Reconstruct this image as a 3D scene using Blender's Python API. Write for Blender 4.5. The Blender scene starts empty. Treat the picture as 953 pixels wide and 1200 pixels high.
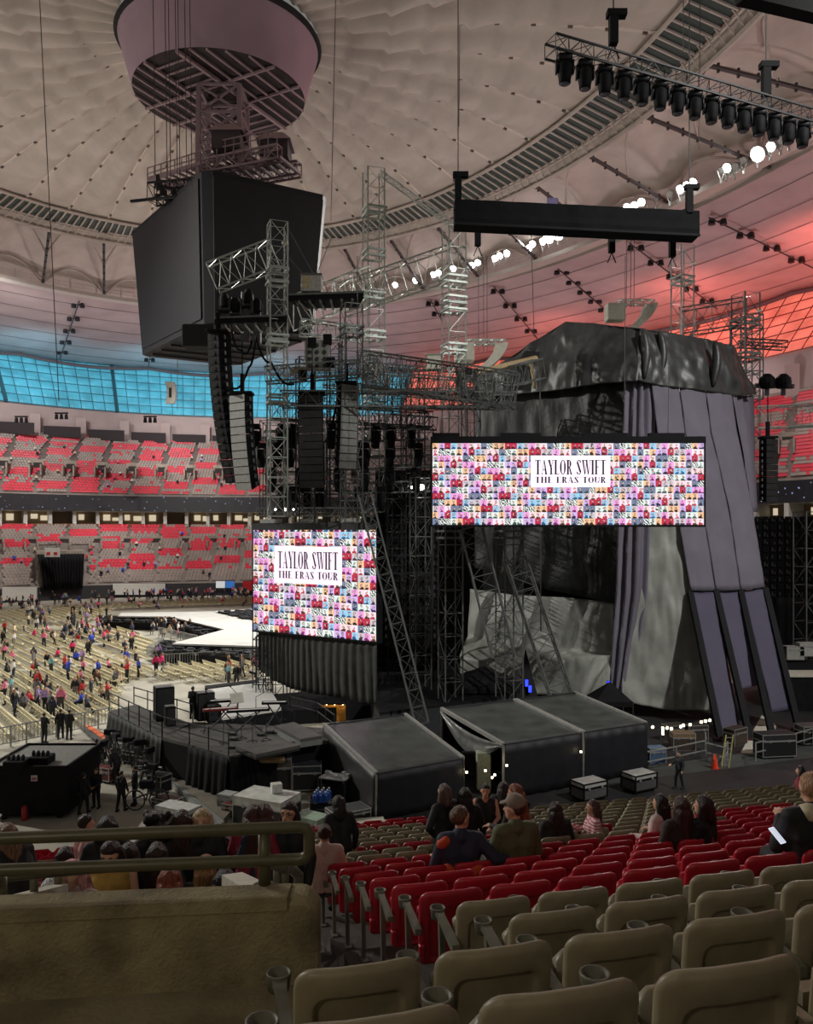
import bpy, math, random
from mathutils import Vector, Matrix, noise
random.seed(7)
S=bpy.context.scene
COL=S.collection
PI=math.pi
V=Vector
F=960.0; HOR=622.0; CX=476.5; EYE=12.0
def at(px,py,Y):
    "world point that shows at pixel (px,py) at forward distance Y"
    return V(((px-CX)/F*Y, Y, EYE+(HOR-py)/F*Y))
def onz(px,py,z):
    Y=F*(z-EYE)/(HOR-py)
    return V(((px-CX)/F*Y, Y, z))
def pix(p):
    return (CX+F*p[0]/p[1], HOR-F*(p[2]-EYE)/p[1])
# ---------------------------------------------------------------- materials
MATS={}
def mat(name,col,rough=.6,metal=0,noise_amt=.12,noise_scale=6.,bump=0.,bump_scale=20.,spec=.5,emit=None,es=1.):
    if name in MATS: return MATS[name]
    m=bpy.data.materials.new(name); m.use_nodes=True
    nt=m.node_tree; b=nt.nodes['Principled BSDF']
    b.inputs['Roughness'].default_value=rough; b.inputs['Metallic'].default_value=metal
    b.inputs['Specular IOR Level'].default_value=spec
    c=(col[0],col[1],col[2],1)
    if noise_amt>0:
        tc=nt.nodes.new('ShaderNodeTexCoord'); n=nt.nodes.new('ShaderNodeTexNoise')
        n.inputs['Scale'].default_value=noise_scale; n.inputs['Detail'].default_value=5
        nt.links.new(tc.outputs['Object'],n.inputs['Vector'])
        r=nt.nodes.new('ShaderNodeValToRGB')
        lo=[max(0,x*(1-noise_amt*1.6)) for x in col]; hi=[min(1,x*(1+noise_amt*1.6)) for x in col]
        r.color_ramp.elements[0].position=.3; r.color_ramp.elements[1].position=.7
        r.color_ramp.elements[0].color=(*lo,1); r.color_ramp.elements[1].color=(*hi,1)
        nt.links.new(n.outputs['Fac'],r.inputs['Fac']); nt.links.new(r.outputs['Color'],b.inputs['Base Color'])
    else: b.inputs['Base Color'].default_value=c
    if bump>0:
        tc=nt.nodes.new('ShaderNodeTexCoord'); n2=nt.nodes.new('ShaderNodeTexNoise'); n2.inputs['Scale'].default_value=bump_scale; n2.inputs['Detail'].default_value=6
        nt.links.new(tc.outputs['Object'],n2.inputs['Vector'])
        bp=nt.nodes.new('ShaderNodeBump'); bp.inputs['Strength'].default_value=bump; bp.inputs['Distance'].default_value=.05
        nt.links.new(n2.outputs['Fac'],bp.inputs['Height']); nt.links.new(bp.outputs['Normal'],b.inputs['Normal'])
    if emit:
        b.inputs['Emission Color'].default_value=(*emit,1); b.inputs['Emission Strength'].default_value=es
    MATS[name]=m
    return m
def srgb(r,g,b):
    f=lambda x:(x/255/12.92 if x/255<=.04045 else ((x/255+.055)/1.055)**2.4)
    return (f(r),f(g),f(b))
# ---------------------------------------------------------------- mesh builder
class MB:
    def __init__(s): s.v=[];s.f=[];s.m=[];s.mi=0;s.uv=None
    def quad(s,a,b,c,d):
        n=len(s.v); s.v+= [tuple(a),tuple(b),tuple(c),tuple(d)]; s.f.append((n,n+1,n+2,n+3)); s.m.append(s.mi)
    def poly(s,pts):
        n=len(s.v); s.v+=[tuple(p) for p in pts]; s.f.append(tuple(range(n,n+len(pts)))); s.m.append(s.mi)
    def box(s,lo,hi,M=None):
        n=len(s.v)
        P=[V((x,y,z)) for z in (lo[2],hi[2]) for y in (lo[1],hi[1]) for x in (lo[0],hi[0])]
        if M is not None: P=[M@p for p in P]
        s.v+=[tuple(p) for p in P]
        for q in ((0,2,3,1),(4,5,7,6),(0,1,5,4),(2,6,7,3),(0,4,6,2),(1,3,7,5)):
            s.f.append(tuple(n+i for i in q)); s.m.append(s.mi)
        return s
    def cbox(s,c,size,M=None):
        h=[x/2 for x in size]
        return s.box([c[i]-h[i] for i in range(3)],[c[i]+h[i] for i in range(3)],M)
    def hexa(s,P):
        n=len(s.v); s.v+=[tuple(p) for p in P]
        for q in ((0,3,2,1),(4,5,6,7),(0,1,5,4),(1,2,6,5),(2,3,7,6),(3,0,4,7)):
            s.f.append(tuple(n+i for i in q)); s.m.append(s.mi)
    def bbox(s,lo,hi,bev=.02,M=None):
        "box with bevelled vertical and top edges"
        x0,y0,z0=lo;x1,y1,z1=hi;b=bev
        def ring(i,z): return [(x0+i+b,y0+i,z),(x1-i-b,y0+i,z),(x1-i,y0+i+b,z),(x1-i,y1-i-b,z),(x1-i-b,y1-i,z),(x0+i+b,y1-i,z),(x0+i,y1-i-b,z),(x0+i,y0+i+b,z)]
        R=[ring(b,z0),ring(0,z0+b),ring(0,z1-b),ring(b,z1)]
        s.rings(R,closed=True,caps=True,M=M); return s
    def rings(s,R,closed=True,caps=True,M=None):
        n=len(s.v);k=len(R[0])
        for r in R:
            for p in r: s.v.append(tuple(M@V(p)) if M is not None else tuple(p))
        for i in range(len(R)-1):
            for j in range(k if closed else k-1):
                j2=(j+1)%k
                s.f.append((n+i*k+j,n+i*k+j2,n+(i+1)*k+j2,n+(i+1)*k+j)); s.m.append(s.mi)
        if caps and closed:
            s.f.append(tuple(n+j for j in range(k))[::-1]); s.m.append(s.mi)
            s.f.append(tuple(n+(len(R)-1)*k+j for j in range(k))); s.m.append(s.mi)
        return s
    def grid(s,G):
        return s.rings(G,closed=False,caps=False)
    def bar(s,a,b,w=.05,n=4,w2=None,up=None):
        a=V(a);b=V(b);d=b-a
        if d.length<1e-6:return s
        d.normalize(); u=V((0,0,1)) if abs(d.z)<.95 else V((1,0,0))
        if up: u=V(up)
        x=d.cross(u).normalized(); y=x.cross(d)
        w2=w if w2 is None else w2
        R=[]
        for p,r in ((a,w/2),(b,w2/2)):
            R.append([p+(x*math.cos(2*PI*(i+.5)/n)+y*math.sin(2*PI*(i+.5)/n))*r*(1.414 if n==4 else 1) for i in range(n)])
        return s.rings(R)
    def tube(s,pts,r,n=6,caps=True):
        pts=[V(p) for p in pts];R=[]
        px=None
        for i,p in enumerate(pts):
            d=(pts[min(i+1,len(pts)-1)]-pts[max(i-1,0)]).normalized()
            if px is None:
                u=V((0,0,1)) if abs(d.z)<.9 else V((1,0,0)); x=d.cross(u).normalized()
            else: x=(px-d*px.dot(d)).normalized()
            px=x;y=x.cross(d)
            rr=r[i] if isinstance(r,(list,tuple)) else r
            R.append([p+(x*math.cos(2*PI*k/n)+y*math.sin(2*PI*k/n))*rr for k in range(n)])
        return s.rings(R,caps=caps)
    def lathe(s,c,prof,n=16,axis=None,M=None):
        R=[]
        for r,z in prof: R.append([V((c[0]+r*math.cos(2*PI*k/n),c[1]+r*math.sin(2*PI*k/n),c[2]+z)) for k in range(n)])
        return s.rings(R,M=M)
    def ball(s,c,r,n=8,m=6,M=None):
        rr=r if isinstance(r,(list,tuple)) else (r,r,r)
        R=[]
        for i in range(m+1):
            t=PI*(i+.02*(i==0)-.02*(i==m))/m
            R.append([V((c[0]+rr[0]*math.sin(t)*math.cos(2*PI*k/n),c[1]+rr[1]*math.sin(t)*math.sin(2*PI*k/n),c[2]-rr[2]*math.cos(t))) for k in range(n)])
        return s.rings(R,M=M)
    def build(s,name,m,parent=None,smooth=False):
        me=bpy.data.meshes.new(name)
        off=V((0,0,0))
        if parent is not None:
            q=parent
            while q is not None: off+=q.location; q=q.parent
        vv=[(a-off.x,b-off.y,c-off.z) for a,b,c in s.v] if off.length>0 else s.v
        me.from_pydata(vv,[],s.f)
        ms=m if isinstance(m,(list,tuple)) else [m]
        for x in ms: me.materials.append(x)
        if len(ms)>1: me.polygons.foreach_set('material_index',s.m)
        if smooth: me.polygons.foreach_set('use_smooth',[True]*len(s.f))
        if s.uv: 
            l=me.uv_layers.new(name='UVMap')
            for i,lp in enumerate(me.loops): l.data[i].uv=s.uv[lp.vertex_index]
        me.update()
        o=bpy.data.objects.new(name,me); COL.objects.link(o)
        if parent is not None: o.parent=parent
        return o
def tag(o,label,cat,group=None,kind=None):
    if label:o['label']=label
    if cat:o['category']=cat
    if group:o['group']=group
    if kind:o['kind']=kind
    return o
def T(name,label,cat,loc=(0,0,0),group=None):
    o=bpy.data.objects.new(name,None); COL.objects.link(o); o.location=loc; o.empty_display_size=.2
    return tag(o,label,cat,group)
def struct(name,mb,m,smooth=False,label=None):
    o=mb.build(name,m,None,smooth); o['kind']='structure'
    if label:o['label']=label
    return o
def dup(o,loc=None,rz=None,label=None,group=None):
    def cp(a,par):
        c=a.copy(); COL.objects.link(c)
        if par is not None:c.parent=par
        for ch in a.children: cp(ch,c)
        return c
    r=cp(o,None)
    if loc is not None:r.location=loc
    if rz is not None:r.rotation_euler.z=rz
    if label:r['label']=label
    if group:r['group']=group
    return r
ORD=['first','second','third','fourth','fifth','sixth','seventh','eighth','ninth','tenth','eleventh','twelfth','thirteenth','fourteenth','fifteenth','sixteenth','seventeenth','eighteenth','nineteenth','twentieth']
TENS={20:'twenty',30:'thirty',40:'forty',50:'fifty',60:'sixty',70:'seventy'}
def ordn(i):
    if i<20:return ORD[i]
    n=i+1
    if n%10==0:return {30:'thirtieth',40:'fortieth',50:'fiftieth',60:'sixtieth',70:'seventieth'}[n]
    return TENS[n//10*10]+'-'+ORD[n%10-1]
def truss(mb,a,b,w=.5,h=.5,bay=.6,ch=.06,br=.035,up=(0,0,1),faces=4,x=None):
    "box truss a->b: four chords, frames and diagonals on each face"
    a=V(a);b=V(b);d=b-a;L=d.length;d.normalize();u=V(up)
    if abs(d.dot(u))>.95:u=V((0,1,0))
    if x is None: x=d.cross(u).normalized()
    else: x=(V(x)-d*V(x).dot(d)).normalized()
    u=x.cross(d).normalized()
    C=[(-w/2,-h/2),(w/2,-h/2),(w/2,h/2),(-w/2,h/2)]
    for i,j in C: mb.bar(a+x*i+u*j,b+x*i+u*j,ch)
    n=max(1,round(L/bay))
    for k in range(n+1):
        p=a+d*(L*k/n)
        for q in range(4):
            if faces==2 and q in(0,2):continue
            c0,c1=C[q],C[(q+1)%4]
            mb.bar(p+x*c0[0]+u*c0[1],p+x*c1[0]+u*c1[1],br,3)
            if k<n:
                p2=a+d*(L*(k+1)/n)
                s0,s1=(c0,c1) if k%2 else (c1,c0)
                mb.bar(p+x*s0[0]+u*s0[1],p2+x*s1[0]+u*s1[1],br,3)
    return mb
# camera
cam=bpy.data.cameras.new('camera'); camo=bpy.data.objects.new('camera',cam); COL.objects.link(camo)
camo.location=(0,0,EYE); camo.rotation_euler=(PI/2,0,0)
cam.sensor_fit='VERTICAL'; cam.sensor_height=36; cam.sensor_width=36*953/1200; cam.lens=36*F/1200
cam.shift_x=0; cam.shift_y=-(600-HOR)/1200.0
cam.clip_end=1000; cam.clip_start=.05
S.camera=camo
S.view_settings.view_transform='Standard'
try: S.view_settings.look='None'
except Exception: pass
S.view_settings.gamma=1; S.view_settings.use_curve_mapping=False
S.view_settings.exposure=0.0
# ---------------------------------------------------------------- common materials
M=dict(
 concrete=mat('concrete',srgb(150,142,130),.85,noise_amt=.18,noise_scale=.8,bump=.2,bump_scale=30),
 warmconc=mat('warm_concrete',srgb(128,118,92),.85,noise_amt=.22,noise_scale=3,bump=.25,bump_scale=40),
 steel=mat('galvanised_steel',srgb(165,168,165),.45,.6,noise_amt=.1),
 dsteel=mat('dark_steel',srgb(60,62,64),.5,.4,noise_amt=.1),
 alu=mat('aluminium',srgb(190,192,190),.4,.7,noise_amt=.08),
 black=mat('black_paint',srgb(20,20,23),.7,noise_amt=.1,spec=.2),
 blackcloth=mat('black_cloth',srgb(23,23,25),.8,noise_amt=.2,noise_scale=2,bump=.3,bump_scale=6,spec=.2),
 greycloth=mat('grey_drape_cloth',srgb(62,64,62),.75,noise_amt=.15,noise_scale=2),
 rubber=mat('black_rubber',srgb(15,15,16),.7,noise_amt=0),
 white=mat('white_paint',srgb(215,215,208),.5,noise_amt=.05),
 offwhite=mat('offwhite_paint',srgb(205,202,186),.55,noise_amt=.06),
 fabric=mat('roof_fabric',srgb(192,180,172),.8,noise_amt=.07,noise_scale=.3),
 soffit=mat('soffit_fabric',srgb(178,162,162),.8,noise_amt=.06,noise_scale=.2),
 louver=mat('dark_louver',srgb(70,78,76),.5,noise_amt=.1),
 redplastic=mat('red_seat_plastic',srgb(178,26,46),.38,noise_amt=.07,noise_scale=9),
 greyplastic=mat('grey_seat_plastic',srgb(146,136,112),.42,noise_amt=.08,noise_scale=9),
 armgrey=mat('grey_armrest',srgb(105,104,92),.5,noise_amt=.08),
 darkgap=mat('dark_recess',srgb(28,28,30),.8,noise_amt=0),
)
# ================================================================ the stadium bowl and roof
EC=V((-20,60,0)); _c,_s=math.cos(math.radians(10)),math.sin(math.radians(10))
def EL(a,b,z,t):
    return V((EC.x+a*math.cos(t)*_c-b*math.sin(t)*_s, EC.y+a*math.cos(t)*_s+b*math.sin(t)*_c, z))
LO={'ringin':(45.9,67.1,58.),'ringout':(49.7,68.5,57.2),'rim':(75.2,110.2,58.),'gtop':(113.5,161.4,54.),'gbot':(101.7,151.3,41.),
 'wbot':(101,150,34.),'uback':(100.5,149.5,34.),'ufront':(90,117,19.2),'fbot':(90,116.6,16.0),'sback':(94,122,15.9),'sfloor':(94,122,12.9),'lback':(89,116,12.7),'lfront':(75.3,93.5,2.3),'floor':(75,93,0.)}
def LP(n,t,dz=0,da=0):
    a,b,z=LO[n]; return EL(a+da,b+da,z+dz,t)
def lerpL(n0,n1,k,t,dz=0):
    p=LP(n0,t)*(1-k)+LP(n1,t)*k; p.z+=dz; return p
T0,T1=math.radians(-35),math.radians(215)     # arc of the bowl in front of the camera
def arc(n,t0=T0,t1=T1): return [t0+(t1-t0)*i/n for i in range(n+1)]
def loft(name,n0,n1,m,N=120,K=1,t0=T0,t1=T1,fn=None,smooth=False):
    mb=MB(); G=[]
    for k in range(K+1):
        row=[]
        for t in arc(N,t0,t1):
            p=lerpL(n0,n1,k/K,t)
            if fn:p=fn(p,k/K,t)
            row.append(p)
        G.append(row)
    mb.grid(G); return struct(name,mb,m,smooth)
# floor
mb=MB(); nseg=96; mb.poly([EL(75.6,93.6,0,2*PI*i/nseg) for i in range(nseg)])
M['floor']=mat('floor_panels',srgb(168,164,150),.7,noise_amt=.1,noise_scale=.35,bump=.1)
struct('floor',mb,M['floor'])
# lower field wall, fascia boards
M['board']=mat('dark_board',srgb(32,32,36),.6,noise_amt=.1)
loft('wall_field','floor','lfront',M['board'])
M['tread']=mat('stand_concrete',srgb(120,112,106),.85,noise_amt=.12,noise_scale=.4)
loft('lower_stand','lfront','lback',M['tread'],K=1)
loft('wall_suites','sfloor','sback',mat('suite_wall',srgb(150,130,105),.8),N=120)
loft('floor_suites','lback','sfloor',M['tread'])
loft('ceiling_suites','sback','fbot',M['white'])
def ribmat():
    m=mat('ribbon_board',srgb(38,38,44),.4,noise_amt=0)
    nt=m.node_tree;b=nt.nodes['Principled BSDF']
    tc=nt.nodes.new('ShaderNodeTexCoord'); vo=nt.nodes.new('ShaderNodeTexVoronoi'); vo.inputs['Scale'].default_value=1.1
    nt.links.new(tc.outputs['Object'],vo.inputs['Vector'])
    r=nt.nodes.new('ShaderNodeValToRGB'); r.color_ramp.elements[0].color=(.5,.6,1,1); r.color_ramp.elements[1].color=(0,0,0,1)
    r.color_ramp.elements[0].position=.10; r.color_ramp.elements[1].position=.16
    nt.links.new(vo.outputs['Distance'],r.inputs['Fac']); nt.links.new(r.outputs['Color'],b.inputs['Emission Color']); b.inputs['Emission Strength'].default_value=.5
    return m
loft('trim_ribbon','fbot','ufront',ribmat())
loft('upper_stand','ufront','uback',M['tread'])
M['pinkconc']=mat('upper_concrete',srgb(176,162,160),.85,noise_amt=.05,noise_scale=.2)
loft('wall_upper','wbot','gbot',M['pinkconc'])
# pilasters and dark openings at the top of the upper stand
mb=MB();md=MB()
for k in range(46):
    t=T0+(T1-T0)*(k+.5)/46
    p=LP('uback',t); d=(LP('ufront',t)-p); d.z=0; d.normalize(); x=V((-d.y,d.x,0))
    Mx=Matrix(((x.x,d.x,0,p.x),(x.y,d.y,0,p.y),(0,0,1,p.z),(0,0,0,1)))
    mb.box((-1.1,.05,-2.2),(1.1,.9,4.6),Mx)
    md.box((1.6,.03,-.5),(9.6,.3,2.0),Mx)
struct('trim_pilasters',mb,M['pinkconc'])
struct('trim_openings',md,mat('shadow_opening',srgb(48,42,44),.8))
# suite dividers and counters
mb=MB();mw=MB();ml=MB()
for k in range(90):
    t=T0+(T1-T0)*(k+.5)/90
    p=LP('sfloor',t); q=LP('lback',t); d=(q-p); d.z=0; d.normalize(); x=V((-d.y,d.x,0))
    Mx=Matrix(((x.x,d.x,0,p.x),(x.y,d.y,0,p.y),(0,0,1,12.9),(0,0,0,1)))
    mb.box((-.35,0,0),(.35,4.2,3.1),Mx)
    mw.box((.9,3.9,0),(4.6,4.1,.55),Mx)
    if k%5!=2:
        r_=random.Random(k); a_=r_.uniform(.8,1.6); ml.box((a_,.1,1.1+r_.random()*.5),(a_+r_.uniform(1.0,1.6),.3,2.5),Mx)
        if k%3: ml.box((a_+1.8,.1,1.2),(4.4,.3,1.7+r_.random()*.7),Mx)
struct('trim_suites',mb,M['white']); struct('trim_counters',mw,mat('suite_counter',srgb(120,78,60),.6))
struct('trim_suite_lights',ml,mat('suite_glow',srgb(240,225,190),.5,noise_amt=0,emit=(1,.86,.62),es=.55))
# glazed band, lit teal on the far side and red on the right
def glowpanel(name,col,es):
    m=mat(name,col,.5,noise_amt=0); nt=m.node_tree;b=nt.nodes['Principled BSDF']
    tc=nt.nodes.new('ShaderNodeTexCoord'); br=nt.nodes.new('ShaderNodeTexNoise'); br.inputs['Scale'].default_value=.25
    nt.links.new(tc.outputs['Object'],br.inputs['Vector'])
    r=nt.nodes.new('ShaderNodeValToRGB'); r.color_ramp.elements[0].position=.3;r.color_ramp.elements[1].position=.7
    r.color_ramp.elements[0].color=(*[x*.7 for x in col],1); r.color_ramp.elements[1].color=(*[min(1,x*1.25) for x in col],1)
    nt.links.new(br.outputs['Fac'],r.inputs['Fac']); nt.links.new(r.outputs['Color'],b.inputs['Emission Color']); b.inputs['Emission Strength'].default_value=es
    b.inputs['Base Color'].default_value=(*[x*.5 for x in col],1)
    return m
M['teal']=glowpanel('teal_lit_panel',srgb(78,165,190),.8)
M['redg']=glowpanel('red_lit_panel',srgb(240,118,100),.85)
TM=math.radians(62)
def glazing(name,t0,t1,m,nc,rows,frame):
    mb=MB();G=[]
    K=rows*3;N=nc*3
    for k in range(K+1):
        row=[]
        for i in range(N+1):
            t=t0+(t1-t0)*i/N; f=k/K
            p=lerpL('gbot','gtop',f,t)
            c=V((EC.x,EC.y,p.z)); d=(c-p).normalized()
            b=math.sin(PI*((k%3)/3.0) if k%3 else 0)*.5+ (.35 if i%3 else 0)
            row.append(p+d*b)
        G.append(row)
    mb.grid(G); o=struct(name,mb,m)
    fr=MB()
    for i in range(0,nc+1,1):
        t=t0+(t1-t0)*i/nc
        a=LP('gbot',t);e=LP('gtop',t);c=V((EC.x,EC.y,45));d=(c-a).normalized()*.5
        big=(i%9==0)
        fr.bar(a+d,e+d,.8 if big else .12)
    for k in range(rows+1):
        pr=None
        for i in range(0,nc*2+1):
            p=lerpL('gbot','gtop',k/rows,t0+(t1-t0)*i/(nc*2)); d=(V((EC.x,EC.y,p.z))-p).normalized()*.55
            if pr is not None: fr.bar(pr,p+d,.16)
            pr=p+d
    f=fr.build('window_frame',frame,o)
    return o
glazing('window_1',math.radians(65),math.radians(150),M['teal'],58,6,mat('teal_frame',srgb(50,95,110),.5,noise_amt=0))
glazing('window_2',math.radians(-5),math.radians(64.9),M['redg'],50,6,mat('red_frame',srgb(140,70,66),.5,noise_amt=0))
# soffit, sloping fabric between the glazing and the rim
def soff(p,k,t):
    p.z+=.5*math.sin(k*PI*9)*.15
    return p
loft('ceiling_soffit','rim','gtop',M['soffit'],N=160,K=18,fn=soff,smooth=True)
mb=MB()
for k in range(1,7):
    pr=None
    for t in arc(120):
        p=lerpL('rim','gtop',k/7,t,-.12)
        if pr is not None: mb.bar(pr,p,.12,3)
        pr=p
struct('trim_soffit_seams',mb,mat('seam_grey',srgb(110,98,100),.7,noise_amt=0))
# sagging dark edge cable sleeve above the glazing
mb=MB();pts=[]
for i,t in enumerate(arc(200)):
    p=lerpL('rim','gtop',.94,t,-.6-.9*abs(math.sin(i*PI/12)));pts.append(p)
mb.tube(pts,.45,6); struct('trim_edge_sleeve',mb,mat('sleeve_grey',srgb(95,85,90),.8))
# rim catwalk
mb=MB();rail=MB();pr=None
A=arc(140)
mb.grid([[LP('rim',t,-1.9,-3.4) for t in A],[LP('rim',t,-1.9,-5.4) for t in A]])
mb.grid([[LP('rim',t,-1.9,-5.4) for t in A],[LP('rim',t,-1.2,-5.4) for t in A]])
mb.grid([[LP('rim',t,-.9,.1) for t in A],[LP('rim',t,.4,.1) for t in A]])
for j in range(0,len(A),2): mb.bar(LP('rim',A[j],-1.9,-3.6),LP('rim',A[j],1.0,-3.6),.16,3)
for j,t in enumerate(A):
    p=LP('rim',t,-1.2,-5.4);q=LP('rim',t,-.1,-5.4)
    rail.bar(p,q,.07,3)
    if pr is not None: rail.bar(pr,q,.07,3); rail.bar(pr-V((0,0,.6)),q-V((0,0,.6)),.05,3)
    pr=q
struct('trim_rim_catwalk',mb,mat('rim_panel',srgb(190,184,176),.6,noise_amt=.05)); struct('trim_rim_rail',rail,M['steel'])
# outer roof: fabric bays between dark radial struts
NB=44
def bayf(p,k,t):
    u=(t/(2*PI)*NB)%1.0
    p.z+=2.6*math.sin(PI*u)*math.sin(PI*k)+3.2*math.sin(PI*k)-.5*math.sin(PI*u)*k
    return p
loft('ceiling_outer_roof','ringout','rim',M['fabric'],N=NB*8,K=12,t0=math.radians(-40),t1=math.radians(220),fn=bayf,smooth=True)
mb=MB();wb=MB()
for k in range(NB):
    t=2*PI*k/NB
    a=LP('ringout',t,-.3);b=LP('rim',t,-.3)
    mb.bar(a,b,.5,6)
    for q in range(10): 
        p=a.lerp(b,(q+.5)/10); mb.cbox(p,(.25,.25,.9))
    p=a.lerp(b,.06); mb.cbox(p,(1.2,1.2,1.6))
    t2=2*PI*(k+1)/NB
    a2=LP('ringout',t2,-.3);b2=LP('rim',t2,-.3)
    # arch tubes from strut to strut
    for f0,f1 in ((.45,.45),(.95,.95)):
        s=a.lerp(b,f0);e=a2.lerp(b2,f1);pts=[]
        for i in range(9):
            w=i/8;p=s.lerp(e,w);p.z+=math.sin(PI*w)*(3.4 if f0<.9 else 2.4);
            d=(a-b).normalized();p+=d*math.sin(PI*w)*5.0
            pts.append(p)
        wb.tube(pts,.16,5)
struct('trim_roof_struts',mb,mat('strut_dark',srgb(72,66,66),.6,noise_amt=0)); struct('trim_roof_arches',wb,M['fabric'])
# ring truss with louvers
mb=MB();rb=MB();tb=MB()
A=arc(200,0,2*PI)
mb.grid([[LP('ringin',t,-.2,-.6) for t in A],[LP('ringout',t,-.6,-.3) for t in A]]); struct('ceiling_ring_louver',mb,M['louver'])
NR=320
for k in range(NR):
    t=2*PI*k/NR
    rb.bar(LP('ringin',t,-.4,-.6),LP('ringout',t,-.8,-.2),.2)
    rb.bar(LP('ringout',t,-.8,-1.),LP('ringout',t+.012,-1.7,.9),.16,3)
pr=[LP('ringin',t,-.4,-.6) for t in A]; rb.tube(pr,.22,6); rb.tube([LP('ringout',t,-.9,-.2) for t in A],.18,5); rb.tube([LP('ringout',t,-1.7,.9) for t in A],.3,6)
struct('trim_ring_ribs',rb,M['fabric'])
G=[]
for j in range(7):
    w=PI*j/6; row=[]
    for i in range(NR*4+1):
        t=2*PI*i/(NR*4); r=1.0-.12*(i%4==0)
        row.append(LP('ringout',t,-.6-.8*r*math.sin(w),1.0-.8*math.cos(w)*r))
    G.append(row)
tb.grid(G); struct('trim_ring_tube',tb,M['fabric'],True)
# inner roof: radial fabric bays from the funnel to the ring
FC=V((-18.2,80,0)); NI=54
def inner(k,t):
    q=LP('ringin',t); dz=math.atan2(q.y-FC.y,q.x-FC.x)
    c=V((FC.x+9.6*math.cos(dz),FC.y+9.6*math.sin(dz),60.2))
    p=c.lerp(q,k)
    u=(t/(2*PI)*NI)%1.0
    L=(q-c).length
    ps=(k*9)%1.0
    p.z+=(-1.35*math.sin(PI*u)-.6*math.sin(PI*u)*(1-ps)**2)*min(1,(4*k+.2))*min(1,4*(1-k))
    p.z+=1.0*math.sin(PI*k)
    return p
mb=MB()
mb.grid([[inner(k/72,2*PI*i/(NI*6)) for i in range(NI*6+1)] for k in range(73)])
struct('ceiling_inner_roof',mb,M['fabric'],True)
mb=MB();ms=MB()
for k in range(NI):
    t=2*PI*k/NI; pts=[inner(j/24,t)-V((0,0,.06)) for j in range(25)]
    mb.tube(pts,.19,4)
    for j in range(1,10):
        p=inner(j/9.5,t); q=inner(j/9.5+.014,t); ms.bar(p-V((0,0,.2)),q-V((0,0,.2)),.24)
struct('trim_roof_seams',mb,mat('seam_light',srgb(222,208,198),.7,noise_amt=0)); struct('trim_roof_clamps',ms,mat('clamp_dark',srgb(92,80,76),.7,noise_amt=0))
# funnel
mb=MB();n=64;R=[]
for k in range(9):
    f=k/8; r=9.5-1.3*f; z=59.0-4.6*f; R.append([V((FC.x+r*math.cos(2*PI*i/n),FC.y+r*math.sin(2*PI*i/n),z)) for i in range(n)])
mb.rings(R,caps=False); struct('ceiling_funnel',mb,mat('funnel_fabric',srgb(176,150,164),.75,noise_amt=.04,noise_scale=.3),True)
mb=MB()
mb.tube([V((FC.x+9.55*math.cos(2*PI*i/n),FC.y+9.55*math.sin(2*PI*i/n),59.3)) for i in range(n+1)],.3,6); struct('trim_funnel_gap',mb,M['darkgap'])
mb=MB();mb.poly([V((FC.x+8.2*math.cos(2*PI*i/n),FC.y+8.2*math.sin(2*PI*i/n),54.45)) for i in range(n)]); struct('ceiling_funnel_base',mb,mat('disc_dark',srgb(52,43,45),.7,noise_amt=.1,noise_scale=1))
mb=MB();ang=math.radians(38)
def chord(off,a,w,z=54.25,lim=(-1,1)):
    d=V((math.cos(a),math.sin(a),0));nn=V((-d.y,d.x,0)); h=math.sqrt(max(0,8.2**2-off**2))
    c=V((FC.x,FC.y,z))+nn*off; mb.bar(c+d*h*lim[0],c+d*h*lim[1],w)
a1=math.radians(62);a2=a1+PI/2
for o in (-1.9,1.9): chord(o,a1,.3); chord(o,a2,.22)
for o in (-7,-5.7,-4.4,-3.1): chord(o,a1,.15); chord(-o,a1,.15)
for o in (-6.6,-5.4,-4.2,-3,3,4.2,5.4,6.6):
    d=V((math.cos(a2),math.sin(a2),0));nn=V((math.cos(a1),math.sin(a1),0)); c=V((FC.x,FC.y,54.25))+nn*o; mb.bar(c-d*1.9,c+d*1.9,.13)
struct('trim_funnel_beams',mb,mat('funnel_beam',srgb(170,146,150),.6,noise_amt=0))
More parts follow.
